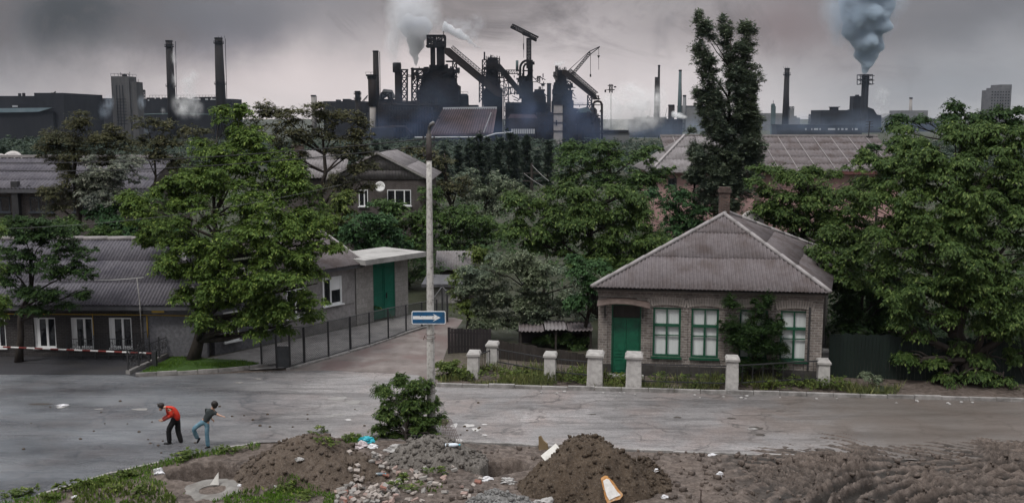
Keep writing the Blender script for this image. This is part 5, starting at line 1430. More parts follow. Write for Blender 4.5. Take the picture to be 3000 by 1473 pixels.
# --- third furnace with derrick
t = root('blast_furnace', 'right blast furnace with steam over its head and a derrick jib above', 'blast furnace', 1645, DF + 14); q = PX(DF + 14)
q.rect(1634, 205, 1660, 262, 7, 2).poly([(1620, 262), (1632, 246), (1664, 246), (1678, 250), (1680, 256), (1660, 262), (1660, 275), (1620, 275)], 14).cyl(1640, 250, 300, 38, 44, 7).rect(1662, 264, 1677, None, 8, 2).rect(1618, 296, 1680, None, 16); q.part('furnace_shell', STEEL, t)
q.lattice(1628, 194, 1634, 250, 6, .4).bar(1629, 194, 1629, 250, .7)
for k in range(9):
    r = random.Random(700 + k); x = 1634 + 3.2 * k; q.bar(x, 205, x + r.uniform(-2, 2), 205 - r.uniform(3, 10), .4, 3)
for k in range(26):
    r = random.Random(500 + k); x = r.uniform(1618, 1678); y = r.uniform(210, 300); q.bar(x, y, x + r.choice((0, 8, 14)), y + r.uniform(2, 14), .4, -2)
q.lattice(1660, 240, 1672, 300, 5, .4); greeble(q, 1620, 1676, 212, 300, 36, 6, 9); q.part('lattice_frame', STEEL, t)
t = root('skip_bridge', 'inclined skip bridge falling right from the right furnace to the gooseneck pipe', 'conveyor', 1705, DF + 8); q = PX(DF + 8)
q.poly([(1648, 206), (1664, 208), (1748, 280), (1748, 290), (1738, 288), (1648, 216)], 5); q.part('gallery', STEEL_R, t)
q.truss(1668, 208, 1748, 277, 1.3, 14, .28, -1, 5); q.part('handrail', STEEL, t)
q.lattice(1722, 280, 1734, None, 7, .4); q.part('trestle', STEEL, t)
t = root('derrick_crane', 'thin derrick jib with two hanging hooks against the sky', 'crane', 1710, DF + 20); q = PX(DF + 20)
q.truss(1664, 240, 1732, 158, 1.6, 16, .34, 0, 2).bar(1664, 208, 1726, 152, .3).bar(1726, 152, 1757, 137, .5).bar(1732, 158, 1757, 138, .5).bar(1726, 152, 1732, 160, .5).bar(1668, 205, 1728, 150, .25, 2); q.part('jib', STEEL, t)
q.bar(1730, 158, 1730, 226, .28).bar(1730, 218, 1730, 226, .9).bar(1754, 139, 1754, 205, .22).poly([(1750, 163), (1758, 163), (1755, 170), (1753, 170)], 1); q.part('hook', STEEL, t)
t = root('gooseneck_pipe', 'gooseneck gas pipe bending over beside a domed vessel, right end of the furnaces', 'pipework', 1750, DF + 6); q = PX(DF + 6)
q.pipe([(1737, 316), (1737, 306), (1741, 299), (1750, 297), (1758, 299), (1762, 307), (1762, 330), (1762, 420)], 7, -3).part('pipe', STEEL_R, t, True)
q.cyl(1737, 316, 322, 14, 22).cyl(1737, 322, 362, 24, 25).cyl(1737, 362, None, 22, 18).part('vessel', STEEL_R, t, True)
q.rect(1736, 289, 1758, 292, 5).lattice(1742, 281, 1754, 292, 1, .35).rails(1680, 1745, 309, -1).bar(1680, 308, 1766, 308, .5); q.part('platform', STEEL, t)
t = root('elevator_tower', 'pale square concrete tower with dark bands in front of the right furnace', 'tower', 1636, DF - 14); q = PX(DF - 14)
q.rect(1623, 308, 1648, None, 6); q.part('wall', mat('tower_pale', (.24, .22, .215), (.34, .315, .31), .2, .8, 0, .2, (.15, .135, .13), .12), t)
for y in (305, 332, 358, 383): q.rect(1621, y, 1650, y + 2, 7, -.5)
q.rect(1628, 352, 1632, 368, .5, -.4); q.part('band', STEEL_R, t)
t = root('bunker_house', 'works house with a row of pale window panes on stilts below the crane tower', 'industrial building', 1535, DF - 26); q = PX(DF - 26)
q.rect(1492, 346, 1572, 376, 16); q.part('wall', STEEL_R, t); q.poly([(1488, 348), (1496, 334), (1568, 336), (1575, 348)], 16); q.part('roof', ROOFP, t)
for k in range(11): q.rect(1498 + 6.4 * k, 378, 1502.6 + 6.4 * k, 392, .6, -.4)
q.part('window', PIPE_PALE, t); q.rect(1494, 376, 1570, 393, 14, .4).part('gallery', HALL, t)
for k in range(9): q.rect(1496 + 9 * k, 393, 1498 + 9 * k, None, 2)
q.part('stilt', STEEL_R, t)
t = root('works_block', 'hazy tangle of lower works buildings and pipes under the right furnace and gooseneck', 'industrial building', 1690, DF + 2); q = PX(DF + 2)
q.rect(1572, 330, 1622, None, 20, 2).rect(1650, 318, 1732, None, 20, 6).rect(1690, 345, 1760, None, 20, 2); q.part('wall', HALL, t)
for k in range(22):
    x = 1574 + 8.6 * k; q.rect(x, 326 + (k * 53 % 31), x + 1.6, None, 1, -2)
for y in (340, 356, 370, 390): q.bar(1572, y, 1765, y, .6, -2)
greeble(q, 1572, 1760, 312, 400, 70, 7, 14); q.part('steel_frame', STEEL_R, t)
q.poly([(1690, 330), (1700, 318), (1720, 314), (1734, 330)], 8, -1); q.part('roof', GREENPIPE, t)
# lone platform seen above the steam
t = root('floodlight_mast', 'small framed mast platform rising out of the bright steam right of the gooseneck', 'mast', 1786, DF + 60); q = PX(DF + 60)
q.rect(1780, 250, 1796, 252, 2).rect(1782, 262, 1800, 264, 2).lattice(1786, 248, 1794, 272, 2, .3).bar(1772, 264, 1800, 264, .4).rect(1771, 264, 1775, 271, 2).rect(1798, 253, 1804, 257, 2); q.part('platform', STEEL_R, t)
q.bar(1790, 272, 1790, 420, .3); q.part('mast', HALL_PALE, t)
t = root('low_hall', 'low pale hall in the gap right of the gooseneck pipe below the bright steam', 'industrial hall', 1810, DF + 30); q = PX(DF + 30)
q.rect(1765, 388, 1845, None, 20).rect(1770, 378, 1785, 388, 10); q.part('wall', HALL_PALE, t); q.rect(1763, 382, 1842, 388, 22, -1); q.part('roof', HALL, t)
t = root('coke_plant', 'hazy blue plant block with columns and pipes left of the tall poplar', 'industrial building', 1920, DR - 380); q = PX(DR - 380)
q.rect(1856, 350, 2000, None, 40).rect(1866, 344, 1955, 351, 20, 4).cyl(1852, 372, None, 20, 22, 4); q.part('wall', HALL, t)
for k in range(18): q.rect(1858 + 8 * k, 355, 1859.6 + 8 * k, 425, 1, -1.5)
for y in (362, 378, 396): q.bar(1850, y, 2004, y, .7, -1.5)
q.rails(1858, 2000, 349, 0, 2); greeble(q, 1856, 2000, 342, 420, 50, 9, 14); q.part('steel_frame', STEEL_R, t)
for x in (1880, 1902, 1950): q.bar(x, 344, x + 6, 300 + (x % 7) * 4, .25, 3)
q.part('mast', STEEL, t)
q.rect(1862, 356, 1890, 366, 1, -.8); q.part('window', PIPE_PALE, t)
t = root('far_hall', 'pale blue block farther back, just left of the poplar behind the coke plant', 'industrial building', 2010, DR + 100); q = PX(DR + 100)
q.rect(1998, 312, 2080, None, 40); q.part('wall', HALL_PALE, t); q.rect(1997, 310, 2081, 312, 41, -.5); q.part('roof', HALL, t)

# --- right hand works
t = root('slim_tower', 'slim bluish tower with a mast on top left of the collared black chimney', 'tower', 2267, DR - 200); q = PX(DR - 200)
q.rect(2262, 312, 2272, None, 6).poly([(2262, 312), (2264, 304), (2270, 304), (2272, 312)], 5, .5); q.part('shaft', GREENPIPE, t); q.bar(2267, 306, 2267, 294, .4, 2); q.part('mast', STEEL, t)
t = root('winding_tower', 'pale blue block with a small roof tower right of the collared black chimney', 'industrial building', 2325, DR + 200); q = PX(DR + 200)
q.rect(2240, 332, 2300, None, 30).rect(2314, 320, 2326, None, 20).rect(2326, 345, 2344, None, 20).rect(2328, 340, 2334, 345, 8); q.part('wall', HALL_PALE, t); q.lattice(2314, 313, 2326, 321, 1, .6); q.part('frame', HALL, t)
t = root('pylon', 'faint power pylon in the haze between the chimney and the blue plant block', 'pylon', 2373, DR + 150); q = PX(DR + 150)
q.lattice(2369, 335, 2377, None, 6, .35, None, 0, 0, 2372, 2374).bar(2366, 344, 2380, 344, .4).bar(2367, 350, 2379, 350, .4).bar(2350, 343, 2400, 345, .2); q.part('frame', HALL, t)
t = root('power_house', 'large hazy blue plant block at the foot of the thickly smoking stack', 'industrial building', 2450, DR - 50); q = PX(DR - 50)
q.rect(2404, 323, 2498, None, 40).poly([(2498, 325), (2540, 312), (2562, 320), (2572, 336), (2585, 338), (2585, 390), (2498, 390)], 30, 3); q.part('wall', HALL, t)
q.rect(2439, 315, 2458, 323, 10, 3).rect(2437, 313, 2462, 315, 12, 2); q.part('roof_house', HALL, t)
q.rect(2497, 282, 2524, None, 14, -2).rect(2507, 278, 2514, 283, 6); q.part('tower', HALL, t)
t = root('factory_chimney', 'dark platformed stack pouring out the thick grey plume at the right', 'chimney', 2533, DR - 70, 'factory chimneys'); q = PX(DR - 70)
q.cyl(2533, 218, None, 20, 21, 3, 16).rect(2524, 222, 2528, None, 3); q.part('shaft', HALL, t)
for y in (222, 235, 246): q.rect(2519, y, 2554, y + 1.6, 12, -3)
q.lattice(2519, 219, 2554, 248, 2, .5, 12, -3); q.part('platform', STEEL, t)
t = root('long_gallery', 'long low dark gallery with a broken row of lit panes right of the poplar', 'industrial hall', 2400, DR - 330); q = PX(DR - 330)
q.rect(2276, 368, 2527, None, 16); q.part('wall', HALL, t); q.rect(2274, 365, 2529, 368.3, 18, -1); q.part('roof', STEEL, t)
for (a, b) in ((2360, 2364), (2378, 2381), (2386, 2398), (2402, 2406), (2427, 2448), (2456, 2460), (2466, 2472), (2478, 2484), (2498, 2500), (2506, 2514)): q.rect(a, 376, b, 381.5, .6, -.4)
q.part('window', PIPE_PALE, t)
t = root('mill_hall', 'pale hazy mill hall behind the thin pale chimney near the right', 'industrial hall', 2670, DR + 120); q = PX(DR + 120)
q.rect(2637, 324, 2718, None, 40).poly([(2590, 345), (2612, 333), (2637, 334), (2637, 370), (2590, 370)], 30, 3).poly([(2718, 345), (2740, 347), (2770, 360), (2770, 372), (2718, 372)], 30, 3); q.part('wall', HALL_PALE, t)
q.rect(2560, 360, 2780, None, 20, -60); q.part('annex_wall', HALL, t)
t = root('apartment_block', 'tall grey apartment tower with a stepped top rising behind the big tree at the right', 'building', 2930, DR - 200); q = PX(DR - 200)
q.rect(2898, 264, 2922, None, 20).rect(2914, 257, 2934, None, 22, .5).rect(2930, 248, 2960, None, 24, 1); q.part('wall', mat('panel_grey', (.10, .10, .108), (.16, .16, .168), .2, .8), t)
for k in range(10):
    for j in range(7):
        y = 268 + 8.5 * k; x = 2901 + 8.3 * j; q.rect(x, y, x + 3.4, y + 3.6, .3, -.3 if x < 2930 else .7)
q.part('window', HALL, t)
# ================================================================ earth heaps, rubble and litter in the foreground
def soil(name, a, b_, c_, chip=(.30, .28, .26), amt=.25):
    m, g, b, _ = new_mat(name); o = g.coord('Object')
    n1 = g.noise(o, 1.6, 6, .65); n2 = g.noise(o, 9.0, 8, .75); n3 = g.noise(o, 34.0, 3, .7)
    c = g.mix(g.ramp(n1, [(.3, 0), (.7, 1)]), a, b_); c = g.mix(g.ramp(n2, [(.4, 0), (.7, .8)]), c, c_)
    v = g.n('ShaderNodeTexVoronoi'); v.inputs['Scale'].default_value = 16.0; g.l(o, v.inputs['Vector'])
    c = g.mix(g.math('MULTIPLY', g.math('LESS_THAN', v.outputs['Distance'], .22), amt), c, chip)
    c = g.mix(.7, c, g.ramp(n3, [(.3, .4), (.7, 1.3)]), 'MULTIPLY')
    g.l(c, b.inputs['Base Color']); b.inputs['Roughness'].default_value = .9; b.inputs['Specular IOR Level'].default_value = .2
    bump(g, b, g.math('ADD', n2, n3), .9, .04); return m
SOIL_B = soil('brown_soil', (.058, .043, .032), (.115, .088, .068), (.155, .126, .104))
SOIL_G = soil('grey_soil', (.105, .093, .082), (.17, .155, .14), (.22, .205, .19), amt=.5)
SOIL_D = soil('dark_soil', (.030, .022, .016), (.095, .070, .050), (.145, .112, .084))
GRAVEL = soil('grey_gravel', (.15, .148, .145), (.23, .228, .222), (.30, .295, .29), (.4, .39, .38), .5)

def heap(label, px, py, rx, ry, h, m_, seed, rough=.14, lobes=(), pw=1.6):
    c = gnd(px, py); N = 210
    u = np.linspace(-1.25, 1.25, N); Xh, Yh = np.meshgrid(u * rx, u * ry)
    def prof(x, y, rx, ry, h):
        d = np.hypot(x / rx, y / ry); d = d + fbm(x * 1.1, y * 1.1, seed, 4) * .50
        return h * np.clip(1 - np.maximum(d, 0) ** pw, 0, 1)
    Zh = prof(Xh, Yh, rx, ry, h)
    for (lx, ly, lr, lh_) in lobes: Zh = np.maximum(Zh, prof(Xh - lx, Yh - ly, lr, lr * .9, lh_))
    m0 = sstep(.0, .25, Zh)
    Zh = Zh + m0 * (fbm(Xh * 3, Yh * 3, seed + 5, 4) * rough + fbm(Xh * 10, Yh * 10, seed + 9, 4) * rough * .42)
    base = height(Xh + c.x, Yh + c.y)
    Zw = np.where(Zh > .015, np.maximum(base, 0) * .5 + Zh, base - .12)
    V = [np.stack([Xh.ravel(), Yh.ravel(), Zw.ravel()], 1)]
    i = np.arange(N - 1)[:, None] * N + np.arange(N - 1)[None, :]
    F = np.stack([i, i + 1, i + 1 + N, i + N], -1).reshape(-1, 4)
    keep = (Zh.ravel()[F] > .004).any(1); F = [F[keep]]
    # clods and stones lying on the slope, part of the heap
    r = np.random.default_rng(seed); nb = len(V[0]); cnt = 0
    cube = np.array([(-1, -1, -1), (1, -1, -1), (1, 1, -1), (-1, 1, -1), (-1, -1, 1), (1, -1, 1), (1, 1, 1), (-1, 1, 1)], float)
    cf = np.array([(0, 3, 2, 1), (4, 5, 6, 7), (0, 1, 5, 4), (1, 2, 6, 5), (2, 3, 7, 6), (3, 0, 4, 7)])
    flat = np.flatnonzero(Zh.ravel() > .05)
    for k in range(1300):
        p = V[0][r.choice(flat)]; s = .008 + .07 * r.random() ** 7
        q = cube * (s * r.uniform(.6, 1.2, 3)) * r.uniform(.7, 1.1, (8, 1))
        a = r.uniform(0, 6.28); ca, sa = math.cos(a), math.sin(a); q = q @ np.array([[ca, -sa, 0], [sa, ca, 0], [0, 0, 1]])
        q = q + p + r.uniform(-.03, .03, 3) + (0, 0, s * .4); V.append(q); F.append(cf + nb + 8 * cnt); cnt += 1
    o_ = np_mesh('earth_heap', np.concatenate(V), np.concatenate(F), m_, smooth=False)
    o_.location = (c.x, c.y, 0)
    tag(o_, label, 'earth heap'); HEAPS.append((c, Xh, Yh, Zw)); return o_
heap('wide brown earth heap right of the manhole pit and the grass, left of the rubble', 905, 1388, 2.6, 1.75, 1.32, SOIL_B, 101, .15, ((-1.2, -.2, 1.3, .75), (1.3, -.1, 1.3, .80)))
heap('low greyish earth heap behind the brick rubble at the foot of the pole', 1262, 1352, 1.85, 1.15, .92, SOIL_G, 131, .14, ((-.9, .1, .8, .5),))
heap('tall dark earth heap with a white board on its flank, centre right foreground', 1725, 1430, 2.25, 1.75, 1.72, SOIL_D, 151, .20, ((-1.2, -.2, 1.1, .85), (.9, -.2, 1.3, 1.1)))
heap('low dark mound of damp soil leaning against the right side of the tall dark heap', 1888, 1420, 1.0, .95, .85, SOIL_D, 171, .16)
heap('small heap of grey gravel at the bottom edge in front of the tall dark heap', 1462, 1492, 1.35, .75, .62, GRAVEL, 191, .07, pw=1.1)
def surf(x, y):
    z = float(height(x, y))
    for (c, Xh, Yh, Zw) in HEAPS:
        i = int(round((x - c.x - Xh[0, 0]) / (Xh[0, 1] - Xh[0, 0]))); j = int(round((y - c.y - Yh[0, 0]) / (Yh[1, 0] - Yh[0, 0])))
        if 0 <= i < Xh.shape[1] and 0 <= j < Xh.shape[0]: z = max(z, Zw[j, i])
    return z

# clods thrown up between the wheel ruts and around the heaps: nobody could count them
rc = np.random.default_rng(404); cube_ = np.array([(-1, -1, -1), (1, -1, -1), (1, 1, -1), (-1, 1, -1), (-1, -1, 1), (1, -1, 1), (1, 1, 1), (-1, 1, 1)], float)
cf_ = np.array([(0, 3, 2, 1), (4, 5, 6, 7), (0, 1, 5, 4), (1, 2, 6, 5), (2, 3, 7, 6), (3, 0, 4, 7)])
nC = 2200; cx_ = np.concatenate([rc.uniform(6.5, 18.5, 1300), rc.uniform(-9, 7, 900)]); cy_ = np.concatenate([rc.uniform(29.3, 34.6, 1300), rc.uniform(29.5, 35.2, 900)])
ok_ = (cy_ < near_edge(cx_) + np.where(cx_ > 8, .9, -.1)); cx_, cy_ = cx_[ok_], cy_[ok_]; cz_ = height(cx_, cy_); nC = len(cx_)
sz_ = .012 + .085 * rc.random(nC) ** 5; q_ = cube_[None] * (sz_[:, None] * rc.uniform(.6, 1.3, (nC, 3)))[:, None, :] * rc.uniform(.65, 1.15, (nC, 8, 1))
an_ = rc.uniform(0, 6.28, nC); ca_, sa_ = np.cos(an_)[:, None], np.sin(an_)[:, None]
qx = q_[:, :, 0] * ca_ - q_[:, :, 1] * sa_; qy = q_[:, :, 0] * sa_ + q_[:, :, 1] * ca_
Vc = np.stack([qx + cx_[:, None], qy + cy_[:, None], q_[:, :, 2] + (cz_ + sz_ * .35)[:, None]], -1).reshape(-1, 3)
tag(np_mesh('mud_clods', Vc, (cf_[None] + 8 * np.arange(nC)[:, None, None]).reshape(-1, 4), EARTH), 'loose clods of mud strewn over the rutted ground', 'mud clods', None, 'stuff')
# broken bricks of the rubble heap: every piece on its own
BRK = [mat('rubble_brick_pale', (.24, .21, .19), (.36, .325, .30), 9, .9, .4, .2, (.15, .12, .105), 2.0), mat('rubble_brick_grey', (.19, .18, .17), (.29, .275, .26), 9, .9, .4, .2),
       mat('rubble_brick_pink', (.235, .165, .145), (.31, .235, .21), 9, .9, .4, .2, (.33, .30, .28), 3.0), mat('rubble_brick_red', (.17, .075, .055), (.24, .125, .10), 9, .9, .4, .2, (.30, .26, .24), 4.0)]
LABS = ['pale mortar-crusted brick lying loose in the rubble heap in front of the pole', 'grey broken brick lying loose in the rubble heap in front of the pole', 'pinkish broken brick lying loose in the rubble heap in front of the pole', 'dark red brick fragment lying loose in the rubble heap in front of the pole']
r = random.Random(77); zt = {}
placed = []
for k in range(150):
    if k < 112:
        u = r.random() ** .6
        px = 1005 + 300 * r.random(); py = 1478 - u * 100
        if py < 1478 - 85 and px < 1080: px += 90
        if r.random() < .4: px = 985 + 170 * r.random(); py = 1432 + 48 * r.random()
    else: px = r.uniform(1080, 1420); py = r.uniform(1375, 1476)
    c = gnd(px, py)
    L, Wd, Hh = r.uniform(.13, .27), r.uniform(.10, .14), r.uniform(.07, .12)
    bz = surf(c.x, c.y)
    lift = sum(.055 for (qx, qy) in placed if (qx - c.x) ** 2 + (qy - c.y) ** 2 < .03)
    z = bz + Hh * .35 + min(lift, .26)
    placed.append((c.x, c.y))
    ki = r.choices((0, 1, 2, 3), (.5, .27, .17, .06))[0]
    bm = bmesh.new(); bmesh.ops.create_cube(bm, size=1); bmesh.ops.scale(bm, vec=(L, Wd, Hh), verts=bm.verts)
    for v in bm.verts: v.co += Vector((r.uniform(-1, 1) * .022, r.uniform(-1, 1) * .015, r.uniform(-1, 1) * .012))
    bmesh.ops.bevel(bm, geom=list(bm.edges), offset=.008, segments=1, affect='EDGES')
    me = bpy.data.meshes.new('broken_brick'); bm.to_mesh(me); bm.free(); me.materials.append(BRK[ki])
    o_ = bpy.data.objects.new('broken_brick', me); COL.objects.link(o_); o_.location = (c.x, c.y, z)
    o_.rotation_euler = (r.uniform(-.5, .5), r.uniform(-.5, .5), r.uniform(0, 6.28))
    tag(o_, LABS[ki], 'brick', 'broken bricks of the rubble heap')

def slab(name, label, cat, p0, p1, w, th, m_, nrm=(0, -.6, .8), cut=.0):
    """a board from p0 to p1"""
    p0, p1 = Vector(p0), Vector(p1); d = (p1 - p0); e = d.normalized(); n = Vector(nrm); s = e.cross(n).normalized(); n = s.cross(e).normalized()
    o3 = (p0 + p1) / 2; hw = w / 2
    pts = [p0 - s * hw, p0 + s * hw, p1 + s * hw * (1 - cut), p1 - s * hw]
    mb = MB(); mb.prism([p - o3 for p in pts], tuple(n * th))
    o_ = mb.build(name, m_); o_.location = o3; tag(o_, label, cat); return o_
hc = gnd(1715, 1432)
def onheap(px, py, Y, up=.05): return at(px, py, Y)
BOARD = mat('white_board', (.52, .51, .48), (.66, .65, .62), 6, .75, .1, .3, (.38, .36, .33), 1.2, stretch=(1, 1, 1))
def find(px, py, lo=29.5, hi=36):
    """first point of the foreground surface on the ray through a photograph pixel"""
    if lo >= hi: return gnd(px, py)
    d = np.array(ray(px, py)); Y_ = np.arange(lo, hi, .03); P = np.array([0, 0, CAMH]) + d[None, :] * (Y_ / d[1])[:, None]; Zs = height(P[:, 0], P[:, 1])
    for (c, Xh, Yh, Zw) in HEAPS:
        i = np.round((P[:, 0] - c.x - Xh[0, 0]) / (Xh[0, 1] - Xh[0, 0])).astype(int); j = np.round((P[:, 1] - c.y - Yh[0, 0]) / (Yh[1, 0] - Yh[0, 0])).astype(int); N = Xh.shape[0]
        ok = (i >= 0) & (i < N) & (j >= 0) & (j < N); Zs = np.where(ok, np.maximum(Zs, Zw[np.clip(j, 0, N - 1), np.clip(i, 0, N - 1)]), Zs)
    h = np.flatnonzero(P[:, 2] <= Zs)
    p = Vector(P[h[0] if len(h) else -1])
    return p
cb = find(1612, 1335); a, b_ = at(1593, 1345, cb.y - .22), at(1637, 1309, cb.y - .05)
slab('white_board', 'white weathered board lying aslant on the left flank of the tall dark earth heap', 'board', a, b_, .30, .05, BOARD, (-.25, -.75, .6))
a = find(1590, 1320)
WOODS = mat('splintered_wood', (.16, .115, .06), (.24, .18, .11), 4, .8, .3, stretch=(1, 1, .2))
mb = MB(); mb.prism([(-.14, 0, -.15), (.20, 0, -.15), (.16, 0, .12), (.02, 0, .24), (-.08, 0, .42), (-.15, 0, .40)], (.03, .06, 0)); o_ = mb.build('wood_shard', WOODS); o_.location = a + Vector((.0, .12, .10)); tag(o_, 'splintered yellowish plank end stuck upright behind the white board', 'board')
# torn insulation slab, white with an orange rim
a = find(1790, 1455)
PUFF = mat('insulation_white', (.50, .49, .47), (.66, .65, .63), 7, .85, .5, .2); ORNG = mat('insulation_orange', (.33, .15, .045), (.46, .25, .10), 5, .85, .4, .2, (.5, .42, .33), 3.0)
t = thing('insulation_slab', 'torn white insulation slab with rusty orange edges on the front of the tall dark heap', 'slab', tuple(a))
q0 = at(1790, 1455, a.y)
def lp(px, py, dy=0): return at(px, py, a.y) - a + Vector((0, dy, 0))
outer = [(1762, 1410), (1775, 1404), (1787, 1406), (1800, 1420), (1812, 1436), (1824, 1448), (1815, 1457), (1796, 1461), (1778, 1468), (1772, 1455), (1768, 1436)]
inner = [(1768, 1412), (1778, 1407), (1786, 1409), (1797, 1424), (1808, 1438), (1817, 1446), (1798, 1452), (1784, 1458), (1777, 1448), (1772, 1432)]
def tilt(pts, off): return [lp(x, y, off + (1470 - y) * .006) for x, y in pts]
mb = MB(); mb.prism(tilt(outer, -.20), (0, .12, .02)); mb.build('edge', ORNG, t)
mb = MB(); mb.prism(tilt(inner, -.235), (0, .03, 0)); mb.build('core', PUFF, t)

# manhole ring in the left pit
mc = gnd(622, 1438)
zc_ = float(height(mc.x, mc.y))
t = thing('manhole_ring', 'round concrete manhole ring with an open dark hole at the edge of the pit', 'manhole', (mc.x, mc.y, 0))
n = 40; ro, ri = .98, .42; mb = MB(); vs = []; fs = []
for k in range(n):
    c_, s_ = math.cos(2 * PI * k / n), math.sin(2 * PI * k / n)
    rr = ro * (1 + .03 * math.sin(5 * k)); vs += [(rr * c_, rr * s_, -.25), (rr * c_, rr * s_, .06), (ri * 1.25 * c_, ri * 1.25 * s_, .10), (ri * c_, ri * s_, .05), (ri * c_, ri * s_, -.6)]
for k in range(n):
    j = (k + 1) % n
    for q in range(4): fs.append((k * 5 + q, j * 5 + q, j * 5 + q + 1, k * 5 + q + 1))
mb.add(vs, fs); mb.build('ring', mat('wet_concrete', (.12, .115, .108), (.22, .21, .195), 3, .8, .5, .3, (.11, .10, .09), 1.2), t)
mb = MB(); mb.cyl(0, 0, -.62, -.58, .43, .43, 24); mb.build('bottom', mat('black_mud', (.008, .008, .008), (.02, .02, .02), 3, .6), t)
mb = MB(); mb.prism([(-.16, .30, .08), (.11, .33, .05), (.10, .38, .47), (.02, .38, .36)], (.01, .02, 0)); o_ = mb.build('white_board', BOARD); o_.location = (mc.x, mc.y, .03); tag(o_, 'small white triangular panel propped on the back rim of the manhole ring', 'board')

# litter
def bag(name, label, px, py, s, m_, seed, sq=(1, .8, .55), lo=29.5):
    p = find(px, py, lo, 37.5); bm = bmesh.new(); bmesh.ops.create_icosphere(bm, subdivisions=4, radius=1)
    co_ = np.array([v.co[:] for v in bm.verts]); wv = 1 + 1.5 * fbm(co_[:, 0] * 1.7 + 9, co_[:, 1] * 1.7 + co_[:, 2] * 2.3, seed, 4)
    for v, w in zip(bm.verts, wv): v.co = Vector((v.co.x * sq[0] * w, v.co.y * sq[1] * w, max(-.3, v.co.z) * sq[2] * w)) * s
    me = bpy.data.meshes.new(name); bm.to_mesh(me); bm.free(); me.materials.append(m_)
    o_ = bpy.data.objects.new(name, me); COL.objects.link(o_); o_.location = p + Vector((0, 0, s * .1)); tag(o_, label, 'litter'); return o_
CYAN = mat('cyan_plastic', (.01, .27, .36), (.05, .50, .60), 5, .35, .4, .5); WPL = mat('white_plastic', (.45, .45, .47), (.68, .68, .70), 6, .4, .4, .5); PINKP = mat('pinkish_bag', (.36, .31, .32), (.52, .47, .48), 5, .5, .4, .4)
bag('plastic_bag', 'bright blue crumpled plastic bag beside the bush', 1076, 1296, .27, CYAN, 1, (1.1, .6, .8), 33)
bag('plastic_bag', 'pale pinkish rubbish bag under the bright blue bag', 1058, 1311, .26, PINKP, 2, (1.1, .7, .7), 33)
bag('plastic_bag', 'small white plastic scraps right of the pinkish rubbish bag', 1093, 1309, .15, WPL, 3, (1.2, .7, .7), 33)
bag('plastic_bag', 'white crumpled bag at the top of the grassy bank above the pit', 465, 1388, .19, WPL, 4, (.8, .8, 1.1))
bag('plastic_bag', 'white scrap of foil in the grass at the bottom left', 220, 1458, .12, WPL, 5)
bag('plastic_bag', 'white flattened bag in the dirt in front of the trench', 1425, 1405, .20, WPL, 6, (1.3, .6, .5))
bag('plastic_bag', 'white crumpled scrap on the rutted dirt right of the dark mound', 2109, 1392, .12, WPL, 7, (1, .8, .9))
bag('plastic_bag', 'small pale scrap in the mud by the right end of the road edge', 2085, 1332, .13, WPL, 8, (1.3, .7, .5), 31)
bag('plastic_bag', 'pale scrap high on the right flank of the low dark mound', 1920, 1378, .10, WPL, 9)
bag('plastic_bag', 'pale lump at the foot of the low dark mound', 1946, 1456, .13, WPL, 10)
bag('plastic_bag', 'small white scrap on the grassy edge left of the wide heap', 703, 1422, .09, WPL, 12)
for k, (px, py, lab) in enumerate(((60, 1453, 'left'), (250, 1452, 'x'), (372, 1432, 'y'))): pass
STONE_L = mat('pale_stone', (.26, .255, .25), (.38, .37, .36), 6, .85, .4)
STN = [(877, 1347, .13, 'round pale stone half way up the wide brown heap'), (1592, 1476, .3, 'big pale stone at the bottom edge in front of the tall dark heap'), (1488, 1412, .22, 'broken pale kerb block at the right end of the trench'), (803, 1428, .10, 'grey stone at the grassy foot of the wide brown heap'),
       (1152, 1318, .28, 'pale concrete lump on the back of the low greyish heap'), (2010, 1163 + 4, .06, 'tiny stone on the road by the kerb under the right gate pillar')]
for k, (px, py, s, lab) in enumerate(STN):
    o_ = bag('loose_stone', lab, px, py, s, STONE_L, 30 + k, (1.1, .8, .6)) if py > 1200 else None
    if o_: o_['category'] = 'stone'
# stones scattered along the kerb and on the road
r = random.Random(8)
for k in range(26):
    px = r.uniform(1500, 2850); py = np.interp(px, [1280, 1900, 2600, 3000], [1130, 1147, 1165, 1176]) + r.uniform(6, 16); c = gnd(px, py)
    mb = MB(); s = r.uniform(.03, .075); mb.sphere((0, 0, s * .4), s, 7, 5, 0, (1.2, 1, .7)); o_ = mb.build('loose_stone', STONE_L); o_.location = c; tag(o_, 'small pale stone lying on the road along the far kerb', 'stone', 'stones along the kerb')
for k in range(40):
    px = r.uniform(60, 1450); py = r.uniform(1180, 1275)
    if px < 600: py = r.uniform(1170, 1330)
    c = gnd(px, py); mb = MB(); s = r.uniform(.025, .06); mb.sphere((0, 0, s * .4), s, 7, 5, 0, (1.2, 1, .7)); o_ = mb.build('dirt_clod', SOIL_D); o_.location = c; tag(o_, 'dark clod of dirt dropped on the wet road', 'clod', 'dirt clods on the road')
# plastic bottles
def bottle(label, px, py, s, rz, cola):
    p = find(px, py, 29.5, 37); t = thing('plastic_bottle', label, 'bottle', tuple(p + Vector((0, 0, .05))), rz)
    M_ = mat('bottle_plastic', cola, tuple(min(1, x * 1.2) for x in cola), 5, .2, 0, .6)
    mb = MB(); mb.tube([(-.16 * s, 0, 0), (-.14 * s, 0, 0), (.06 * s, 0, 0), (.12 * s, 0, 0), (.15 * s, 0, 0)], [.03 * s, .045 * s, .045 * s, .03 * s, .015 * s], 12); mb.build('body', M_, t, smooth=True)
    mb = MB(); mb.tube([(.15 * s, 0, 0), (.18 * s, 0, 0)], .018 * s, 10); mb.build('cap', CYAN, t)
bottle('clear plastic bottle lying on the low greyish heap right of the pole', 1324, 1307, 1.6, .15, (.50, .56, .62))
bottle('dark plastic bottle with a pale label on the rubble edge below the wide heap', 1112, 1392, 1.2, .1, (.10, .13, .15))
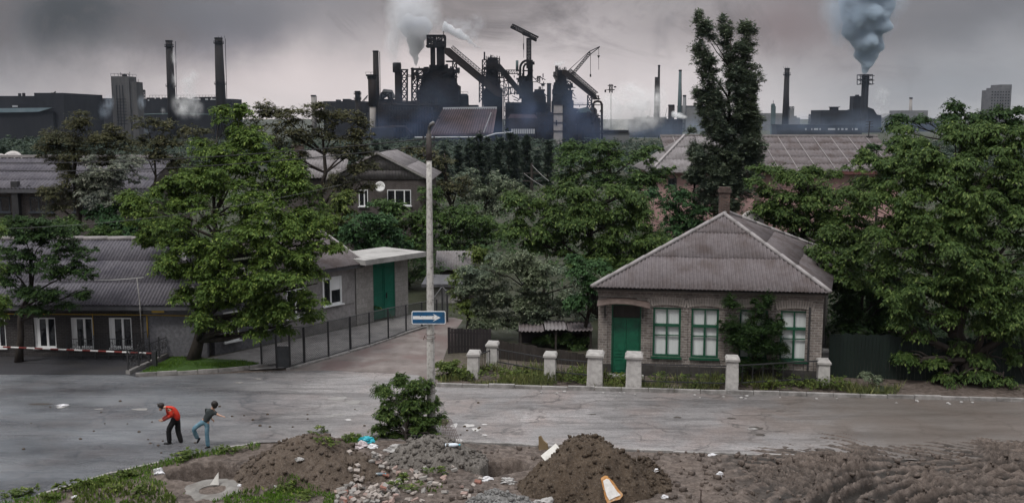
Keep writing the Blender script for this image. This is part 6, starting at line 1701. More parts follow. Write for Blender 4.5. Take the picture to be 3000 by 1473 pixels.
p = gnd(182, 1189); bagx = bag('plastic_bag', 'white torn plastic lying in the puddle on the wet left road', 178, 1190, .16, WPL, 41, (1.8, .8, .35), 38)
bagx.location = (p.x, p.y, .02)
# short iron stake at the bottom edge
p = find(2052, 1473); t = thing('iron_stake', 'short rusty iron stake standing in the rutted dirt at the bottom edge', 'stake', tuple(p)); mb = MB(); mb.tube([(0, 0, -.1), (.01, 0, .42)], .022, 6); mb.build('rod', RUST, t); mb = MB(); mb.tube([(.01, 0, .42), (.01, 0, .46)], .035, 6); mb.build('head', RUST, t)
# crate of wire leaning at the pole foot
p = gnd(1322, 1290); t = thing('mesh_cage', 'crumpled rusty wire mesh leaning right of the pole foot', 'wire mesh', (p.x, p.y, 0))
mb = MB(); A, B, C_ = Vector((-.35, 0, 0)), Vector((.35, -.1, 0)), Vector((-.35, .25, .75)); D_ = Vector((-.02, .2, .78))
for k in range(9):
    f = k / 8; mb.bar(A.lerp(B, f), C_.lerp(D_, f), .012); mb.bar(A.lerp(C_, f), B.lerp(D_, f), .012)
mb.build('wire', mat('rust_wire', (.10, .07, .06), (.17, .13, .12), 5, .8), t)

# ================================================================ two people
SKIN = mat('skin', (.36, .21, .15), (.42, .26, .19), 6, .55, 0, .35)
HAIR = mat('dark_hair', (.010, .008, .007), (.02, .016, .014), 20, .6, .2, .3)
def skinned(name, J, edges, rootj, mat_, parent, levels=2):
    names = list({n: 1 for e in edges for n in e}); idx = {n: k for k, n in enumerate(names)}
    me = bpy.data.meshes.new(name); me.from_pydata([J[n][0] for n in names], [(idx[a], idx[b_]) for a, b_ in edges], [])
    o_ = bpy.data.objects.new(name, me); COL.objects.link(o_)
    md = o_.modifiers.new('skin', 'SKIN'); md.use_smooth_shade = True; md.branch_smoothing = .6
    for n in names:
        sv = me.skin_vertices[0].data[idx[n]]; rr = J[n][1]; sv.radius = (rr, rr) if isinstance(rr, (int, float)) else rr; sv.use_root = (n == rootj)
    ss = o_.modifiers.new('sub', 'SUBSURF'); ss.levels = levels; ss.render_levels = levels
    dg = bpy.context.evaluated_depsgraph_get(); dg.update(); m2 = bpy.data.meshes.new_from_object(o_.evaluated_get(dg))
    m2.materials.clear(); m2.materials.append(mat_); m2.polygons.foreach_set('use_smooth', [True] * len(m2.polygons))
    o_.modifiers.clear(); o_.data = m2; m2.name = name; bpy.data.meshes.remove(me)
    if parent is not None: o_.parent = parent
    return o_
def hand(J, E, w, dirv, palm_n, tag_, s=1.0, curl=.5):
    """palm and five bent fingers continuing the wrist joint w"""
    d = Vector(dirv).normalized(); n = Vector(palm_n).normalized(); side = d.cross(n).normalized(); W_ = Vector(J[w][0])
    J[tag_ + 'palm'] = (W_ + d * .055 * s, .026 * s); E.append((w, tag_ + 'palm'))
    for k, (off, L) in enumerate(((-.033, .072), (-.011, .082), (.011, .077), (.032, .06))):
        b_ = W_ + d * .10 * s + side * off * s; m_ = b_ + (d * .8 + n * curl).normalized() * L * .5 * s; t_ = m_ + (d * .4 + n * curl * 1.6).normalized() * L * .5 * s
        for nm, v, rr in (('a', b_, .011), ('b', m_, .0095), ('c', t_, .008)): J[f'{tag_}{k}{nm}'] = (v, rr * s)
        E += [(tag_ + 'palm', f'{tag_}{k}a'), (f'{tag_}{k}a', f'{tag_}{k}b'), (f'{tag_}{k}b', f'{tag_}{k}c')]
    b_ = W_ + d * .045 * s + side * -.042 * s; t_ = b_ + (d * .7 - side * .6 + n * .3).normalized() * .05 * s
    J[tag_ + 'ta'] = (b_, .012 * s); J[tag_ + 'tb'] = (t_, .009 * s); E += [(tag_ + 'palm', tag_ + 'ta'), (tag_ + 'ta', tag_ + 'tb')]

def shoe(parent, ankle, toe, s, m_):
    a, t_ = Vector(ankle), Vector(toe); d = (t_ - a); L = d.length; d.normalize()
    h = a - d * .075 * s
    J = {'h': (h, .046 * s), 'm': (a.lerp(t_, .42), .046 * s), 't': (t_, .036 * s)}
    o_ = skinned('shoe', J, [('h', 'm'), ('m', 't')], 'h', m_, parent, 2); return o_
BLK = mat('black_cloth', (.006, .006, .007), (.014, .013, .014), 12, .85, .2, .2); REDC = mat('red_jacket', (.36, .016, .010), (.50, .040, .018), 4, .75, .3, .25)
DRED = mat('dark_red_sleeve', (.14, .018, .016), (.20, .03, .025), 6, .8); JEAN = mat('blue_denim', (.055, .12, .17), (.12, .22, .28), 5, .85, .3, .2, (.20, .30, .35), 3.0); GREYJ = mat('dark_grey_jacket', (.022, .028, .030), (.05, .058, .06), 6, .8, .3, .2); SHOE = mat('black_shoe', (.006, .006, .007), (.014, .014, .015), 6, .5)

def Zp(zx, zy): return 420 + zx * .15021, 1150 + zy * .15021
# ---- stooping man in red
base = gnd(*Zp(575, 985)); Y0 = base.y
man = thing('person', 'stooping person in a red jacket and black trousers walking left over the wet road', 'person', (base.x, base.y, 0))
def m3(zx, zy, dy=0.0): return at(*Zp(zx, zy), Y0 + dy) - base
J = {'pelvis': (m3(632, 500), .125), 'spine': (m3(628, 410, 0), .130), 'chest': (m3(545, 300, 0), .150), 'neckb': (m3(445, 272), .075), 'neck': (m3(405, 285), .058), 'skull': (m3(345, 262), .105), 'face': (m3(330, 318), .080), 'chin': (m3(338, 358), .048),
     'nose': (m3(303, 330), .014),
     'shl': (m3(475, 305, -.19), .068), 'elbl': (m3(565, 428, -.24), .052), 'wrl': (m3(385, 540, -.14), .030), 'shr': (m3(470, 300, .18), .066), 'elbr': (m3(500, 430, .22), .05), 'wrr': (m3(372, 505, .10), .029),
     'hipl': (m3(590, 545, -.09), .100), 'kneel': (m3(492, 720, -.11), .068), 'ankl': (m3(508, 955, -.10), .046), 'hipr': (m3(672, 545, .09), .100), 'kneer': (m3(672, 730, .10), .066), 'ankr': (m3(742, 950, .11), .046)}
E = [('pelvis', 'spine'), ('spine', 'chest'), ('chest', 'neckb'), ('neckb', 'neck'), ('neck', 'skull'), ('skull', 'face'), ('face', 'chin'), ('face', 'nose'), ('chest', 'shl'), ('shl', 'elbl'), ('elbl', 'wrl'), ('chest', 'shr'), ('shr', 'elbr'), ('elbr', 'wrr'),
     ('pelvis', 'hipl'), ('hipl', 'kneel'), ('kneel', 'ankl'), ('pelvis', 'hipr'), ('hipr', 'kneer'), ('kneer', 'ankr')]
hand(J, E, 'wrl', m3(325, 575, -.10) - J['wrl'][0], (.2, .5, .8), 'hl', 1.0, .5); hand(J, E, 'wrr', m3(320, 540, .06) - J['wrr'][0], (.2, -.5, .8), 'hr', 1.0, .5)
skinned('body', J, E, 'pelvis', SKIN, man, 1)
def grow(J, ks, add): return {k: (J[k][0], J[k][1] + add) for k in ks}
T = grow(J, ['pelvis', 'hipl', 'kneel', 'ankl', 'hipr', 'kneer', 'ankr'], .022); T['ankl'] = (T['ankl'][0] - Vector((0, 0, .05)), .088); T['ankr'] = (T['ankr'][0] - Vector((0, 0, .05)), .088); T['kneel'] = (T['kneel'][0], .106); T['kneer'] = (T['kneer'][0], .104); T['waist'] = (m3(634, 440), .150)
skinned('trousers', T, [('waist', 'pelvis'), ('pelvis', 'hipl'), ('hipl', 'kneel'), ('kneel', 'ankl'), ('pelvis', 'hipr'), ('hipr', 'kneer'), ('kneer', 'ankr')], 'pelvis', BLK, man, 2)
Jk = grow(J, ['spine', 'chest', 'shl', 'elbl', 'shr', 'elbr'], .034); Jk['hem'] = (m3(660, 560), .165); Jk['neckb'] = (m3(440, 278), .082); Jk['cl'] = (J['elbl'][0].lerp(J['wrl'][0], .45), .070); Jk['cr'] = (J['elbr'][0].lerp(J['wrr'][0], .45), .068); Jk['back'] = (m3(600, 335, 0), .155)
skinned('jacket', Jk, [('hem', 'spine'), ('spine', 'back'), ('back', 'chest'), ('chest', 'neckb'), ('chest', 'shl'), ('shl', 'elbl'), ('elbl', 'cl'), ('chest', 'shr'), ('shr', 'elbr'), ('elbr', 'cr')], 'chest', REDC, man, 2)
for (e_, w_) in (('elbl', 'wrl'), ('elbr', 'wrr')):
    s_ = {'a': (J[e_][0].lerp(J[w_][0], .12), .068), 'b': (J[e_][0].lerp(J[w_][0], .6), .060), 'c': (J[e_][0].lerp(J[w_][0], 1.02), .050)}
    skinned('sleeve', s_, [('a', 'b'), ('b', 'c')], 'a', DRED, man, 2)
mb = MB(); mb.sphere(m3(346, 246), .112, 14, 10, 0, (1.05, .95, .92)); mb.sphere(m3(368, 268), .088, 12, 8); mb.sphere(m3(316, 246), .080, 12, 8); mb.build('hair', HAIR, man, smooth=True)
shoe(man, m3(520, 975, -.10), m3(395, 992, -.10), 1.0, SHOE); shoe(man, m3(752, 980, .11), m3(725, 1000, -.02), 1.0, SHOE)
# ---- lunging boy
base2 = gnd(*Zp(1250, 1075)); Y1 = base2.y
boy = thing('person', 'person in blue jeans and dark jacket seen from behind, one leg kicked up', 'person', (base2.x, base2.y, 0))
def b3(zx, zy, dy=0.0): return at(*Zp(zx, zy), Y1 + dy) - base2
J = {'pelvis': (b3(1205, 570), .115), 'spine': (b3(1250, 470), .115), 'chest': (b3(1315, 375), .130), 'neckb': (b3(1350, 305), .065), 'neck': (b3(1368, 275), .052), 'skull': (b3(1388, 222), .100), 'face': (b3(1392, 245, .05), .076), 'chin': (b3(1395, 270, .08), .034),
     'shl': (b3(1240, 335, -.02), .060), 'elbl': (b3(1268, 430, .22), .046), 'wrl': (b3(1330, 500, .34), .028), 'shr': (b3(1400, 370, .02), .060), 'elbr': (b3(1446, 425, -.05), .042), 'wrr': (b3(1522, 452, -.08), .028),
     'hipl': (b3(1140, 580, -.02), .092), 'kneel': (b3(972, 705, -.10), .064), 'ankl': (b3(1055, 880, .10), .044), 'hipr': (b3(1248, 600, 0), .090), 'kneer': (b3(1238, 800, -.03), .062), 'ankr': (b3(1262, 1030, 0), .044)}
E = [('pelvis', 'spine'), ('spine', 'chest'), ('chest', 'neckb'), ('neckb', 'neck'), ('neck', 'skull'), ('skull', 'face'), ('face', 'chin'), ('chest', 'shl'), ('shl', 'elbl'), ('elbl', 'wrl'), ('chest', 'shr'), ('shr', 'elbr'), ('elbr', 'wrr'),
     ('pelvis', 'hipl'), ('hipl', 'kneel'), ('kneel', 'ankl'), ('pelvis', 'hipr'), ('hipr', 'kneer'), ('kneer', 'ankr')]
hand(J, E, 'wrr', b3(1580, 460, -.1) - J['wrr'][0], (0, -.3, -1), 'hr', .95, .35); hand(J, E, 'wrl', b3(1370, 540, .36) - J['wrl'][0], (0, .3, -1), 'hl', .95, .5)
skinned('body', J, E, 'pelvis', SKIN, boy, 1)
T = grow(J, ['pelvis', 'hipl', 'kneel', 'ankl', 'hipr', 'kneer', 'ankr'], .016); T['ankl'] = (b3(1060, 900, .10), .078); T['ankr'] = (b3(1262, 1050), .084); T['waist'] = (b3(1230, 500), .125); T['kneel'] = (T['kneel'][0], .090)
skinned('trousers', T, [('waist', 'pelvis'), ('pelvis', 'hipl'), ('hipl', 'kneel'), ('kneel', 'ankl'), ('pelvis', 'hipr'), ('hipr', 'kneer'), ('kneer', 'ankr')], 'pelvis', JEAN, boy, 2)
Jk = grow(J, ['spine', 'chest', 'shl', 'elbl', 'shr'], .036); Jk['hem'] = (b3(1190, 590), .155); Jk['neckb'] = (b3(1348, 310), .075); Jk['cr'] = (J['elbr'][0], .066); Jk['cl'] = (J['elbl'][0].lerp(J['wrl'][0], .9), .058)
skinned('jacket', Jk, [('hem', 'spine'), ('spine', 'chest'), ('chest', 'neckb'), ('chest', 'shl'), ('shl', 'elbl'), ('elbl', 'cl'), ('chest', 'shr'), ('shr', 'cr')], 'chest', GREYJ, boy, 2)
mb = MB(); mb.sphere(b3(1386, 215, -.02), .122, 14, 10, 0, (1, 1, .98)); mb.sphere(b3(1392, 255, -.04), .096, 12, 8); mb.sphere(b3(1420, 225, -.01), .08, 12, 8); mb.build('hair', HAIR, boy, smooth=True)
shoe(boy, b3(1268, 1055, 0), b3(1195, 1082, -.06), .95, SHOE); shoe(boy, b3(1085, 905, .14), b3(1045, 985, .16), .95, SHOE)
# ================================================================ leaves
LM = {
 'bright': leaf_mat('leaf_bright', (.020, .052, .009), (.114, .168, .034), .3),
 'mid': leaf_mat('leaf_mid', (.020, .048, .011), (.079, .126, .036), .28),
 'dark': leaf_mat('leaf_dark', (.012, .030, .010), (.042, .076, .022), .22),
 'emerald': leaf_mat('leaf_emerald', (.020, .050, .018), (.055, .110, .040), .25),
 'brown': leaf_mat('leaf_brownish', (.034, .036, .016), (.100, .100, .048), .25),
 'grey': leaf_mat('leaf_grey', (.050, .068, .036), (.150, .180, .110), .25),
 'blossom': leaf_mat('leaf_blossom', (.060, .075, .045), (.22, .235, .175), .25),
 'poplar': leaf_mat('leaf_poplar', (.050, .072, .044), (.150, .185, .115), .25),
 'maple': leaf_mat('leaf_maple', (.017, .042, .010), (.082, .124, .032), .28),
 'far': leaf_mat('leaf_far', (.020, .034, .024), (.050, .070, .045), .2),
 'grass': leaf_mat('grass_blade', (.040, .085, .010), (.105, .190, .025), .25, .7),
 'weed': leaf_mat('weed_leaf', (.035, .058, .012), (.110, .145, .035), .25),
 'drygrass': leaf_mat('dry_grass', (.055, .070, .022), (.150, .165, .060), .25),
}
BARK = mat('bark', (.020, .017, .015), (.055, .046, .040), 4, .9, .6, .2, stretch=(1, 1, .25))

def leaf_quads(P, A, Nn, L, Wd):
    """one bent diamond per leaf: P base, A axis, Nn normal"""
    S = np.cross(A, Nn); S /= np.linalg.norm(S, axis=1, keepdims=True) + 1e-9
    n = len(P); V = np.empty((n, 4, 3), np.float32)
    V[:, 0] = P; V[:, 1] = P + A * (L * .45)[:, None] + S * (Wd * .5)[:, None]
    V[:, 2] = P + A * L[:, None] - Nn * (L * .12)[:, None]; V[:, 3] = P + A * (L * .45)[:, None] - S * (Wd * .5)[:, None]
    return V.reshape(-1, 3), np.arange(n * 4, dtype=np.int32).reshape(-1, 4)
def unit(r, n):
    v = r.normal(size=(n, 3)); return v / np.linalg.norm(v, axis=1, keepdims=True)
def clump_leaves(r, C, R, per, leaf, flat=.7, droop=.5, ratio=.5):
    """C clump centres, R radii; leaves sit on the upper shell of each clump and hang a little outward"""
    nt = max(5, per // 9); m_ = len(C) * nt; tc = np.repeat(np.arange(len(C)), nt)          # twigs that radiate from each clump
    d = unit(r, m_); d[:, 2] = np.where(d[:, 2] < -.3, -d[:, 2] * .5, d[:, 2]); d[:, 2] = d[:, 2] * flat + .12
    n = m_ * 9; ti = np.repeat(np.arange(m_), 9); t = r.uniform(.15, 1.0, n) ** .7; R_ = R[tc[ti]]
    hang = droop * r.uniform(.5, 1.3, m_)[ti]
    P = C[tc[ti]] + d[ti] * (R_ * t)[:, None]; P[:, 2] -= hang * .75 * R_ * t * t
    T = d[ti].copy(); T[:, 2] -= hang * 1.5 * t; T /= np.linalg.norm(T, axis=1, keepdims=True) + 1e-9
    S = np.cross(T, np.array([0, 0, 1.0])); S /= np.linalg.norm(S, axis=1, keepdims=True) + 1e-9
    A = T * .7 + S * (r.choice([-1.0, 1.0], n) * r.uniform(.3, 1.0, n))[:, None] + unit(r, n) * .25; A[:, 2] -= droop * .55; A /= np.linalg.norm(A, axis=1, keepdims=True)
    N_ = np.cross(S, T); N_ *= np.sign(N_[:, 2:3] + 1e-6); N_ = N_ + unit(r, n) * .4 + np.array([0, 0, .4]); N_ -= A * (N_ * A).sum(1, keepdims=True); N_ /= np.linalg.norm(N_, axis=1, keepdims=True) + 1e-9
    P += unit(r, n) * (.08 * R_)[:, None]
    L = leaf * r.uniform(.65, 1.35, n)
    return leaf_quads(P, A, N_, L, L * ratio)
NSEED = [0]
def lobes3(lobes, d):
    out = []
    for lo in lobes:
        px, py, rx, ry = lo[:4]; dd = d + (lo[4] if len(lo) > 4 else 0)
        c = at(px, py, dd); k = dd / FPX; out.append((np.array(c), np.array([rx * k, (rx + ry) / 2 * k * .9, ry * k * 1.02])))
    return out
def crown(r, L3, clump, per, leaf, dens, fill=.35, flat=.7, droop=.5, ratio=.5):
    Cs, Rs = [], []
    for (c, rad) in L3:
        rad = np.maximum(rad - clump * .3, rad * .5); m_ = rad.mean(); k = max(5, int(dens * 4 * PI * m_ * m_ / (clump * clump * 2.3)))
        d = np.repeat(unit(r, k // 6 + 1), 6, 0)[:k] + r.normal(size=(k, 3)) * .23; d /= np.linalg.norm(d, axis=1, keepdims=True); q_ = r.random(k); rr = np.where(q_ < fill, r.uniform(.2, .8, k), np.where(q_ > .86, r.uniform(1.0, 1.38, k), r.uniform(.78, 1.05, k)))
        Cs.append(c + d * rad * rr[:, None]); Rs.append(clump * np.where(rr > 1.05, r.uniform(.3, .7, k), r.uniform(.45, 1.35, k)))
    C = np.concatenate(Cs); R = np.concatenate(Rs)
    return clump_leaves(r, C, R, per, leaf, flat, droop, ratio), C
def tree(name, label, base, lobes, d, leafm, leaf=.20, clump=.62, per=46, dens=1.0, tr=.22, group=None, droop=.55, flat=.7, fill=.35, limbs=True, cat='tree', ratio=.46, top=None, lean=None):
    NSEED[0] += 1; r = np.random.default_rng(1000 + NSEED[0]); rr = random.Random(NSEED[0])
    base = Vector(base); t = thing(name, label, cat, tuple(base), 0, group)
    leaf *= (.72 if d < 64 else .90); dens *= 1.9; per = int(per * (5.0 if d < 64 else 3.0))
    L3 = lobes3(lobes, d); (V, F), C = crown(r, L3, clump, per, leaf, dens, fill, flat, droop, ratio)
    np_mesh('crown', V - np.array(base), F, LM[leafm], t)
    if tr:
        cen = np.mean([c for c, _ in L3], 0); zs = [c[2] for c, _ in L3]; topz = np.percentile(zs, 75)
        tp = Vector((cen[0] * .6 + base.x * .4, cen[1] * .6 + base.y * .4, topz)) if top is None else Vector(top)
        mb = MB(); n = 8; pts, rs = [], []
        for k in range(n + 1):
            f = k / n; p = base.lerp(tp, f); s = math.sin(PI * f) * tr * 1.2
            if lean: p += Vector((lean * math.sin(PI * f), 0, 0))
            pts.append(p + Vector((rr.uniform(-s, s), rr.uniform(-s, s), 0)) - base); rs.append(tr * (1.25 if k == 0 else 1) * (1 - .78 * f))
        pts[0].z -= .3
        mb.tube(pts, rs, 9)
        if limbs:
            for (c, rad) in L3:
                c = Vector(c) - base; k = max(1, min(n - 1, int(n * max(.2, min(.9, (c.z - pts[0].z - rad[2] * .9 - .4) / max(.5, tp.z - base.z)))))); p = pts[k]; rb = rs[k] * .6
                mid = p.lerp(c, .5) + Vector((rr.uniform(-.3, .3), rr.uniform(-.3, .3), -.12 * (c - p).length * .5 + .2)); mb.tube([p, mid, c], [rb, rb * .65, rb * .22], 6)
                for q in range(5):
                    e = c + Vector(np.array(unit(r, 1)[0]) * rad * .85); s0 = mid.lerp(c, rr.random()); mb.tube([s0, s0.lerp(e, .5) + Vector((0, 0, .1)), e], [rb * .3, rb * .18, rb * .06], 4)
        mb.build('trunk', BARK, t, smooth=True)
    return t
def G0(px, Y): return Vector((at(px, 700, Y).x, Y, float(height(at(px, 700, Y).x, Y))))

# ---- the bright ash-leaved maple over the long house
tree('maple_tree', 'large bright green maple with a leaning trunk at the corner of the long low house', gnd(560, 1054), [
    (690, 385, 70, 62, 3), (640, 345, 42, 40, 3), (718, 350, 30, 42, 3), (745, 430, 85, 55, 2.5), (600, 470, 95, 70, 2), (520, 560, 95, 80, 1.5), (440, 640, 75, 75, 2.5), (410, 590, 50, 55, 3), (650, 580, 120, 90, -.5), (790, 520, 100, 80, 1),
    (880, 560, 80, 70, 1), (920, 620, 70, 60, 1), (560, 680, 100, 80, 0), (740, 680, 130, 95, -2), (880, 680, 85, 80, -.5), (620, 780, 115, 85, -2.2), (790, 790, 130, 90, -2.4), (900, 800, 60, 70, -1), (545, 760, 75, 55, -1.2), (500, 770, 50, 34, -1.5),
    (690, 870, 110, 70, -2.4), (820, 880, 110, 65, -2.2), (600, 860, 55, 50, -1.6), (760, 930, 70, 36, -2), (900, 900, 50, 45, -1.5), (930, 830, 40, 50, -1), (960, 700, 36, 50, -.5), (480, 680, 60, 50, .5), (660, 480, 90, 60, 1.5), (420, 680, 50, 50, 2), (700, 950, 60, 30, -2.2), (600, 930, 60, 40, -2), (540, 850, 50, 50, -1.5), (660, 960, 50, 30, -2.2), (740, 975, 40, 24, -2.2), (840, 950, 50, 30, -1.8)],
    48.2, 'bright', .21, .62, 50, 1.0, .30, None, .55, .65, .3, lean=.5)
tree('maple_tree', 'narrow dark stemmed tree behind the bright maple, above the lane house', gnd(755, 1010), [(560, 560, 60, 60, 1), (480, 600, 55, 60, 1)], 56, 'mid', .22, .7, 44, 1.0, .2)
tree('garden_tree', 'dark loose tree standing in front of the long low house at the left', (gnd(92, 1040).x, 48.3, 0), [
    (70, 690, 75, 60), (150, 690, 85, 60), (220, 720, 60, 50), (110, 770, 95, 60), (215, 800, 60, 45), (60, 840, 60, 50), (160, 850, 70, 40), (250, 850, 28, 30), (20, 780, 40, 60), (100, 900, 60, 26), (185, 900, 30, 22)],
    47, 'dark', .17, .5, 40, .9, .20, None, .5, .65, .3)
tree('garden_tree', 'yellow green branches of a tree reaching in at the left picture edge', (-24.5, 43.0, 0), [(-25, 700, 60, 50), (-20, 780, 42, 60), (-25, 870, 45, 60), (-30, 940, 40, 40)], 43.5, 'bright', .18, .45, 40, .8, .16)
tree('locust_tree', 'brownish green locust tree in front of the dark brick house, near the silo tower', G0(215, 62), [
    (180, 385, 60, 50), (250, 360, 60, 38), (300, 400, 70, 45), (150, 440, 45, 50), (240, 440, 80, 55), (340, 440, 55, 55), (200, 510, 70, 55), (170, 580, 60, 50), (260, 540, 70, 60)], 62, 'brown', .17, .62, 40, 1.3, .22, 'locust trees', .4, .6)
tree('blossom_tree', 'grey white flowering tree between the locusts and the bright maple', G0(330, 61), [(330, 500, 75, 55), (300, 560, 70, 60), (380, 480, 50, 40), (350, 580, 60, 50), (270, 500, 40, 50)], 60.5, 'blossom', .16, .5, 44, .85, .18)
tree('locust_tree', 'thin brownish locust tree against the sinter hall, left of the bright maple top', G0(445, 66), [(430, 365, 38, 32), (480, 395, 70, 45), (560, 405, 60, 45), (450, 450, 60, 40), (520, 460, 60, 40), (410, 430, 36, 40)], 66, 'brown', .17, .6, 40, .9, .18, 'locust trees', .4, .6)
tree('bush', 'green bush behind the roof ridge of the long low house', G0(200, 59), [(215, 670, 85, 42), (120, 690, 70, 40), (40, 670, 60, 48), (290, 690, 60, 34)], 58.5, 'mid', .20, .6, 44, 1.0, .12, cat='bush')
tree('bush', 'dark green bush filling the gap between the blossom tree and the roof ridge', G0(380, 60), [(400, 690, 90, 45), (350, 660, 60, 60), (480, 690, 60, 40), (300, 640, 60, 50)], 60, 'emerald', .20, .6, 44, 1.0, .12, cat='bush')
tree('locust_tree', 'tall locust tree with bare dark spreading limbs in front of the gabled house', G0(938, 74), [
    (800, 312, 48, 30), (790, 360, 62, 42), (860, 345, 50, 30), (920, 320, 70, 28), (990, 335, 60, 36), (1040, 375, 50, 40), (1060, 430, 46, 45), (860, 400, 60, 34), (965, 390, 60, 30), (1010, 450, 60, 40), (1060, 490, 45, 40), (810, 430, 40, 36), (870, 470, 40, 30), (1000, 530, 55, 40), (930, 560, 70, 34), (1070, 540, 40, 30)],
    74, 'brown', .19, .68, 42, 1.25, .36, 'locust trees', .4, .6, .35, top=at(945, 400, 74))
tree('garden_tree', 'emerald green tree right behind the garage canopy', G0(1090, 67), [(1090, 680, 85, 70), (1050, 720, 70, 60), (1140, 720, 70, 60), (1110, 630, 50, 40), (1020, 690, 50, 50)], 67, 'emerald', .22, .7, 46, 1.0, .2)
tree('garden_tree', 'olive green tree between the garage canopy and the street pole', G0(1190, 70), [(1180, 650, 80, 55), (1230, 690, 60, 60), (1190, 740, 80, 60), (1140, 610, 50, 40), (1210, 800, 70, 50), (1190, 840, 60, 40)], 70, 'mid', .22, .7, 44, 1.0, .2)
tree('garden_tree', 'olive tree left of the emerald one, behind the lane house roof', G0(980, 70), [(970, 620, 70, 60), (1010, 600, 50, 45), (930, 660, 50, 60), (990, 680, 50, 50), (900, 690, 40, 60)], 70, 'weed', .22, .7, 42, .95, .18)
# background wood between the pole and the far poplars
tree('background_tree', 'grey green tree right of the pole head with a brownish tint', G0(1330, 100), [(1300, 480, 45, 45), (1290, 540, 50, 50), (1340, 545, 60, 45), (1260, 450, 40, 40), (1230, 440, 45, 40)], 100, 'brown', .28, 1.0, 40, 1.0, .3, 'trees in the middle distance')
tree('background_tree', 'grey green round tree below the dark poplar row', G0(1420, 104), [(1400, 530, 70, 50), (1470, 560, 60, 45), (1350, 590, 60, 50), (1440, 600, 70, 45), (1520, 590, 50, 40)], 104, 'grey', .28, 1.0, 40, .95, .3, 'trees in the middle distance')
tree('background_tree', 'dull green tree mass right of the pole at the height of the chimney', G0(1300, 84), [(1290, 640, 70, 60), (1370, 650, 80, 55), (1310, 710, 80, 60), (1420, 690, 80, 55), (1270, 580, 50, 40), (1380, 740, 70, 50)], 84, 'mid', .26, .9, 42, 1.0, .28, 'trees in the middle distance')
tree('background_tree', 'dark green broad tree left of the pink hip roofed house', G0(1790, 88), [(1640, 460, 55, 36), (1700, 445, 70, 34), (1790, 440, 80, 36), (1880, 450, 65, 38), (1930, 510, 70, 50), (1750, 500, 110, 50), (1850, 540, 100, 50), (1660, 520, 60, 40)], 88, 'mid', .27, .95, 42, 1.0, .34, 'trees in the middle distance')
tree('background_tree', 'blue green tree beside the tall poplar foot, under the pink wall', G0(1990, 80), [(1980, 600, 70, 55), (2040, 620, 60, 60), (1990, 680, 70, 50), (1930, 590, 50, 50)], 80, 'emerald', .25, .85, 42, 1.0, .25, 'trees in the middle distance')
tree('walnut_tree', 'large light green walnut tree left of the green-doored house roof', G0(1740, 59), [
    (1600, 575, 55, 40), (1540, 610, 55, 50), (1490, 590, 40, 40), (1660, 610, 80, 60), (1740, 560, 70, 40), (1810, 570, 80, 50), (1750, 640, 110, 70), (1880, 625, 75, 60), (1930, 690, 55, 60), (1840, 710, 100, 80), (1640, 700, 100, 75), (1740, 760, 100, 75), (1540, 690, 80, 60), (1860, 790, 70, 55), (1800, 830, 60, 60), (1900, 740, 45, 45)],
    58, 'maple', .26, .75, 46, 1.0, .32, None, .7, .65)
tree('sapling', 'thin pale stemmed young tree sticking up in front of the far power pole', G0(1590, 62), [(1592, 548, 34, 22), (1640, 545, 50, 30), (1660, 580, 40, 30)], 62, 'maple', .24, .6, 40, .8, .10)
tree('apple_tree', 'grey green spreading apple tree left of the brick house, above the lean-to', G0(1540, 53), [
    (1420, 790, 75, 55), (1500, 770, 80, 55), (1590, 800, 90, 60), (1440, 860, 80, 60), (1540, 860, 95, 65), (1640, 870, 80, 60), (1700, 830, 45, 60), (1380, 840, 50, 45), (1470, 930, 80, 40), (1580, 920, 70, 36), (1690, 910, 50, 40), (1410, 930, 60, 40)],
    52.5, 'grey', .17, .55, 48, 1.0, .22, None, .5, .65)
tree('garden_tree', 'green young tree squeezed against the left eave of the brick house', G0(1720, 51), [(1730, 860, 50, 60), (1700, 790, 45, 50), (1750, 800, 40, 40), (1690, 900, 50, 40)], 50.5, 'emerald', .2, .55, 44, .9, .14)
tree('garden_tree', 'yellow green bushy tree at the lane edge below the slate shed', G0(1370, 56), [(1350, 800, 40, 40), (1380, 850, 50, 50), (1340, 880, 36, 40), (1390, 760, 50, 40), (1370, 910, 40, 30)], 55.5, 'weed', .2, .55, 44, .9, .14)
# the tall poplar, and its young neighbour
POPL = [(2048, 62, 20, 28), (2068, 100, 32, 44), (2060, 160, 34, 50), (2072, 215, 34, 44), (2052, 290, 26, 34), (2085, 280, 36, 60), (2100, 345, 46, 60), (2120, 80, 20, 36, 1), (2130, 130, 26, 50, 1), (2185, 88, 26, 34), (2178, 140, 36, 44), (2170, 190, 46, 56), (2190, 240, 40, 50), (2165, 270, 52, 60),
        (2195, 310, 38, 50), (2160, 345, 60, 60), (2205, 370, 36, 46), (2180, 415, 60, 60), (2110, 410, 52, 56), (2070, 470, 44, 50), (2140, 475, 70, 56), (2200, 480, 42, 50), (2110, 530, 66, 56), (2180, 545, 56, 50), (2130, 590, 60, 50), (2075, 560, 36, 40), (2200, 430, 36, 30), (2055, 330, 22, 26)]
POPL = [(q[0], q[1], q[2] * .96, q[3] * .95, *q[4:]) for q in POPL]
tree('poplar_tree', 'tall dark poplar towering over the roofs and the skyline', G0(2130, 80), POPL, 80, 'poplar', .17, .50, 60, 1.6, .28, 'poplars', .15, 1.0, .45, top=at(2140, 120, 80))
tree('poplar_tree', 'short slim poplar just left of the tall poplar', G0(2035, 82), [(2030, 385, 14, 22), (2033, 425, 24, 36), (2030, 480, 30, 44), (2036, 540, 34, 50), (2045, 600, 36, 44)], 82, 'poplar', .17, .50, 60, 1.4, .18, 'poplars', .15, 1.0, .45)
